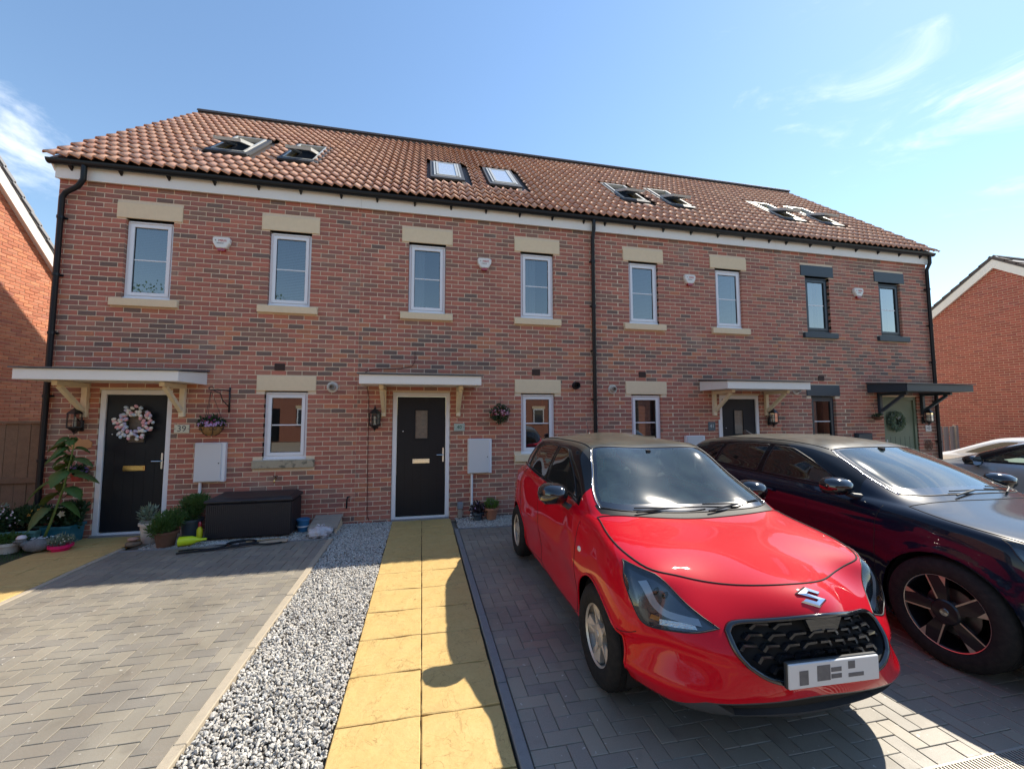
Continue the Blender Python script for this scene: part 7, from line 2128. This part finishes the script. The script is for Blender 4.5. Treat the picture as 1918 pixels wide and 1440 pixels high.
LV = [(.115, .05, .62, 2.9, .26, .075, .16), (.115, .05, .70, 5.9, .24, .09, .10), (.12, .05, .80, 3.6, .28, .09, .20), (.12, .05, .86, .2, .28, .10, .08), (.12, .05, .92, 4.7, .20, .10, .14), (.12, .05, 1.0, 2.6, .24, .085, .04),
      (.11, .05, 1.08, 6.1, .26, .07, .06), (.11, .05, 1.16, 4.1, .20, .08, .08), (.10, .05, 1.22, .9, .16, .06, .03), (.10, .05, 1.28, 3.3, .20, .075, .05), (.09, .05, 1.33, 5.2, .14, .055, .02), (.09, .05, 1.35, 2.0, .12, .045, 0), (.07, .03, .45, 4.4, .22, .085, .20), (.08, .03, .50, .1, .22, .08, .16), (.09, .05, 1.36, 4.3, .15, .05, .03)]
_q = random.Random(12); LV += [(.09 + .03 * _q.random(), .04, _q.uniform(.55, 1.38), _q.uniform(0, 6.28), _q.uniform(.12, .22), _q.uniform(.035, .065), _q.uniform(.02, .14)) for _ in range(11)]
for k, (x, y, z, az, ln, wd, dr_) in enumerate(LV): big_leaf((x + .12 * (z - .45), y - .01, z), az, ln * 1.05, wd * 1.1, dr_ + .10, k).build('leaf', L_green if k % 3 else leafmat('leaf_yellowgreen', (.10, .15, .045)), t, smooth='all')  # every third leaf is a slightly yellower green
# wall ornaments left of door 39
t = thing('wall_plaque', 'orange fretwork plaque on the brick behind the sunflower', 'ornament', (-4.81, 0, 1.32)); M_or = mat('orange_wood', (.62, .30, .12), .6)
o_ = [(-.15, .0), (-.13, .05), (-.06, .06), (-.02, .09), (.03, .06), (.10, .065), (.15, .02), (.14, -.05), (.07, -.07), (.0, -.05), (-.08, -.07), (-.14, -.05)]
MB().prism(o_, .012, Matrix.Translation((0, -.014, 0))).build('fretwork', M_or, t)
t = thing('wall_flower_pot', 'small wall pot of violet flowers on the brick beside door 39', 'potted plant', (-4.78, -.07, .90)); MB().lathe([(0, -.09), (.045, -.09), (.065, .0), (.055, .0), (0, -.01)], 16).build('pot', mat('red_white_pot', (.55, .08, .06), .5), t, smooth=40); foliage('foliage', t, 260, (0, 0, .05), (.12, .07, .07), .05, 71, L_dark); flowers('violet_flowers', t, 34, (0, 0, .04), (.13, .08, .08), .035, 6, petal('petal_violet', (.20, .12, .34)))
t = thing('wall_ornament', 'dark round scrollwork ornament on the brick under plaque 42', 'ornament', (11.12, -.02, 1.02))
w = MB()
for r_ in (.11, .07, .035): w.tube([(r_ * math.cos(2 * PI * k / 20), 0, r_ * math.sin(2 * PI * k / 20)) for k in range(20)], .007, 5, closed=True)
for k in range(6): a = PI * k / 3; w.tube([(0, 0, 0), (.11 * math.cos(a), 0, .11 * math.sin(a))], .005, 5)
w.build('scrollwork', M_brownpot, t)
# hanging pot by the sage door bracket
t = thing('hanging_pot', 'dark hanging pot under the left bracket of the dark canopy', 'pot', (9.56, -.12, 1.66)); MB().lathe([(0, -.07), (.06, -.06), (.11, 0), (.10, .005), (0, 0)], 18).build('pot', M_brownpot, t, smooth=50); MB().tube([(0, 0, 0), (0, .08, .30)], .004, 5).build('wire', M_iron, t); foliage('foliage', t, 120, (0, 0, .02), (.10, .08, .04), .05, 81, L_dark)
# white corner strip left of door 41
o = MB().b2(5.70, 5.735, -.03, -.004, .6, 1.62, ch=.004).build('white_pole', M_upvc); tag(o, 'thin white upright pole leaning left of door 41', 'pole')

# ================================================================ trees behind the lens (in the panes)
def tree(x, y, h, r, seed, lab):
    t = thing('tree', lab, 'tree', (x, y, 0), 0, 'garden trees across the street'); q_ = random.Random(seed)
    tr = MB(); tr.tube([(0, 0, -.05), (.05, 0, h * .25), (-.05, .05, h * .5), (0, 0, h * .8)], [.16, .12, .08, .03], 8)
    for k in range(6):
        a = q_.uniform(0, 2 * PI); z = h * q_.uniform(.35, .65); tr.tube([(0, 0, z), (math.cos(a) * r * .6, math.sin(a) * r * .6, z + r * .5)], [.05, .02], 6)
    tr.build('trunk', mat('bark', (.09, .065, .045), .9, noise=[(20, .5, (.14, .11, .08))]), t)
    V, F = [], []; n0 = 0
    for k in range(16):
        d = Vector((q_.gauss(0, 1), q_.gauss(0, 1), q_.gauss(0, .8))).normalized() * r * q_.uniform(.35, .85)
        v, f = scatter(330, (d.x, d.y, h * .68 + d.z), (r * .42, r * .42, r * .36), .16, seed * 20 + k); V.append(v); F.append(f + n0); n0 += len(v)
    obj('crown', np_mesh('crown', np.concatenate(V), np.concatenate(F), L_green), t)
for k, (x, y, h, r_, lab) in enumerate(((-18.0, -20, 10.2, 3.2, 'leafy garden tree furthest left across the street'), (-9.5, -20.5, 9.6, 2.8, 'leafy garden tree reflected in the upper windows of 39'), (2.5, -17.5, 4.2, 1.6, 'small leafy tree across the street before the middle house'), (13.5, -17, 7.6, 2.6, 'leafy garden tree furthest right across the street'))): tree(x, y, h, r_, k + 3, lab)
print('objects', len(bpy.data.objects))
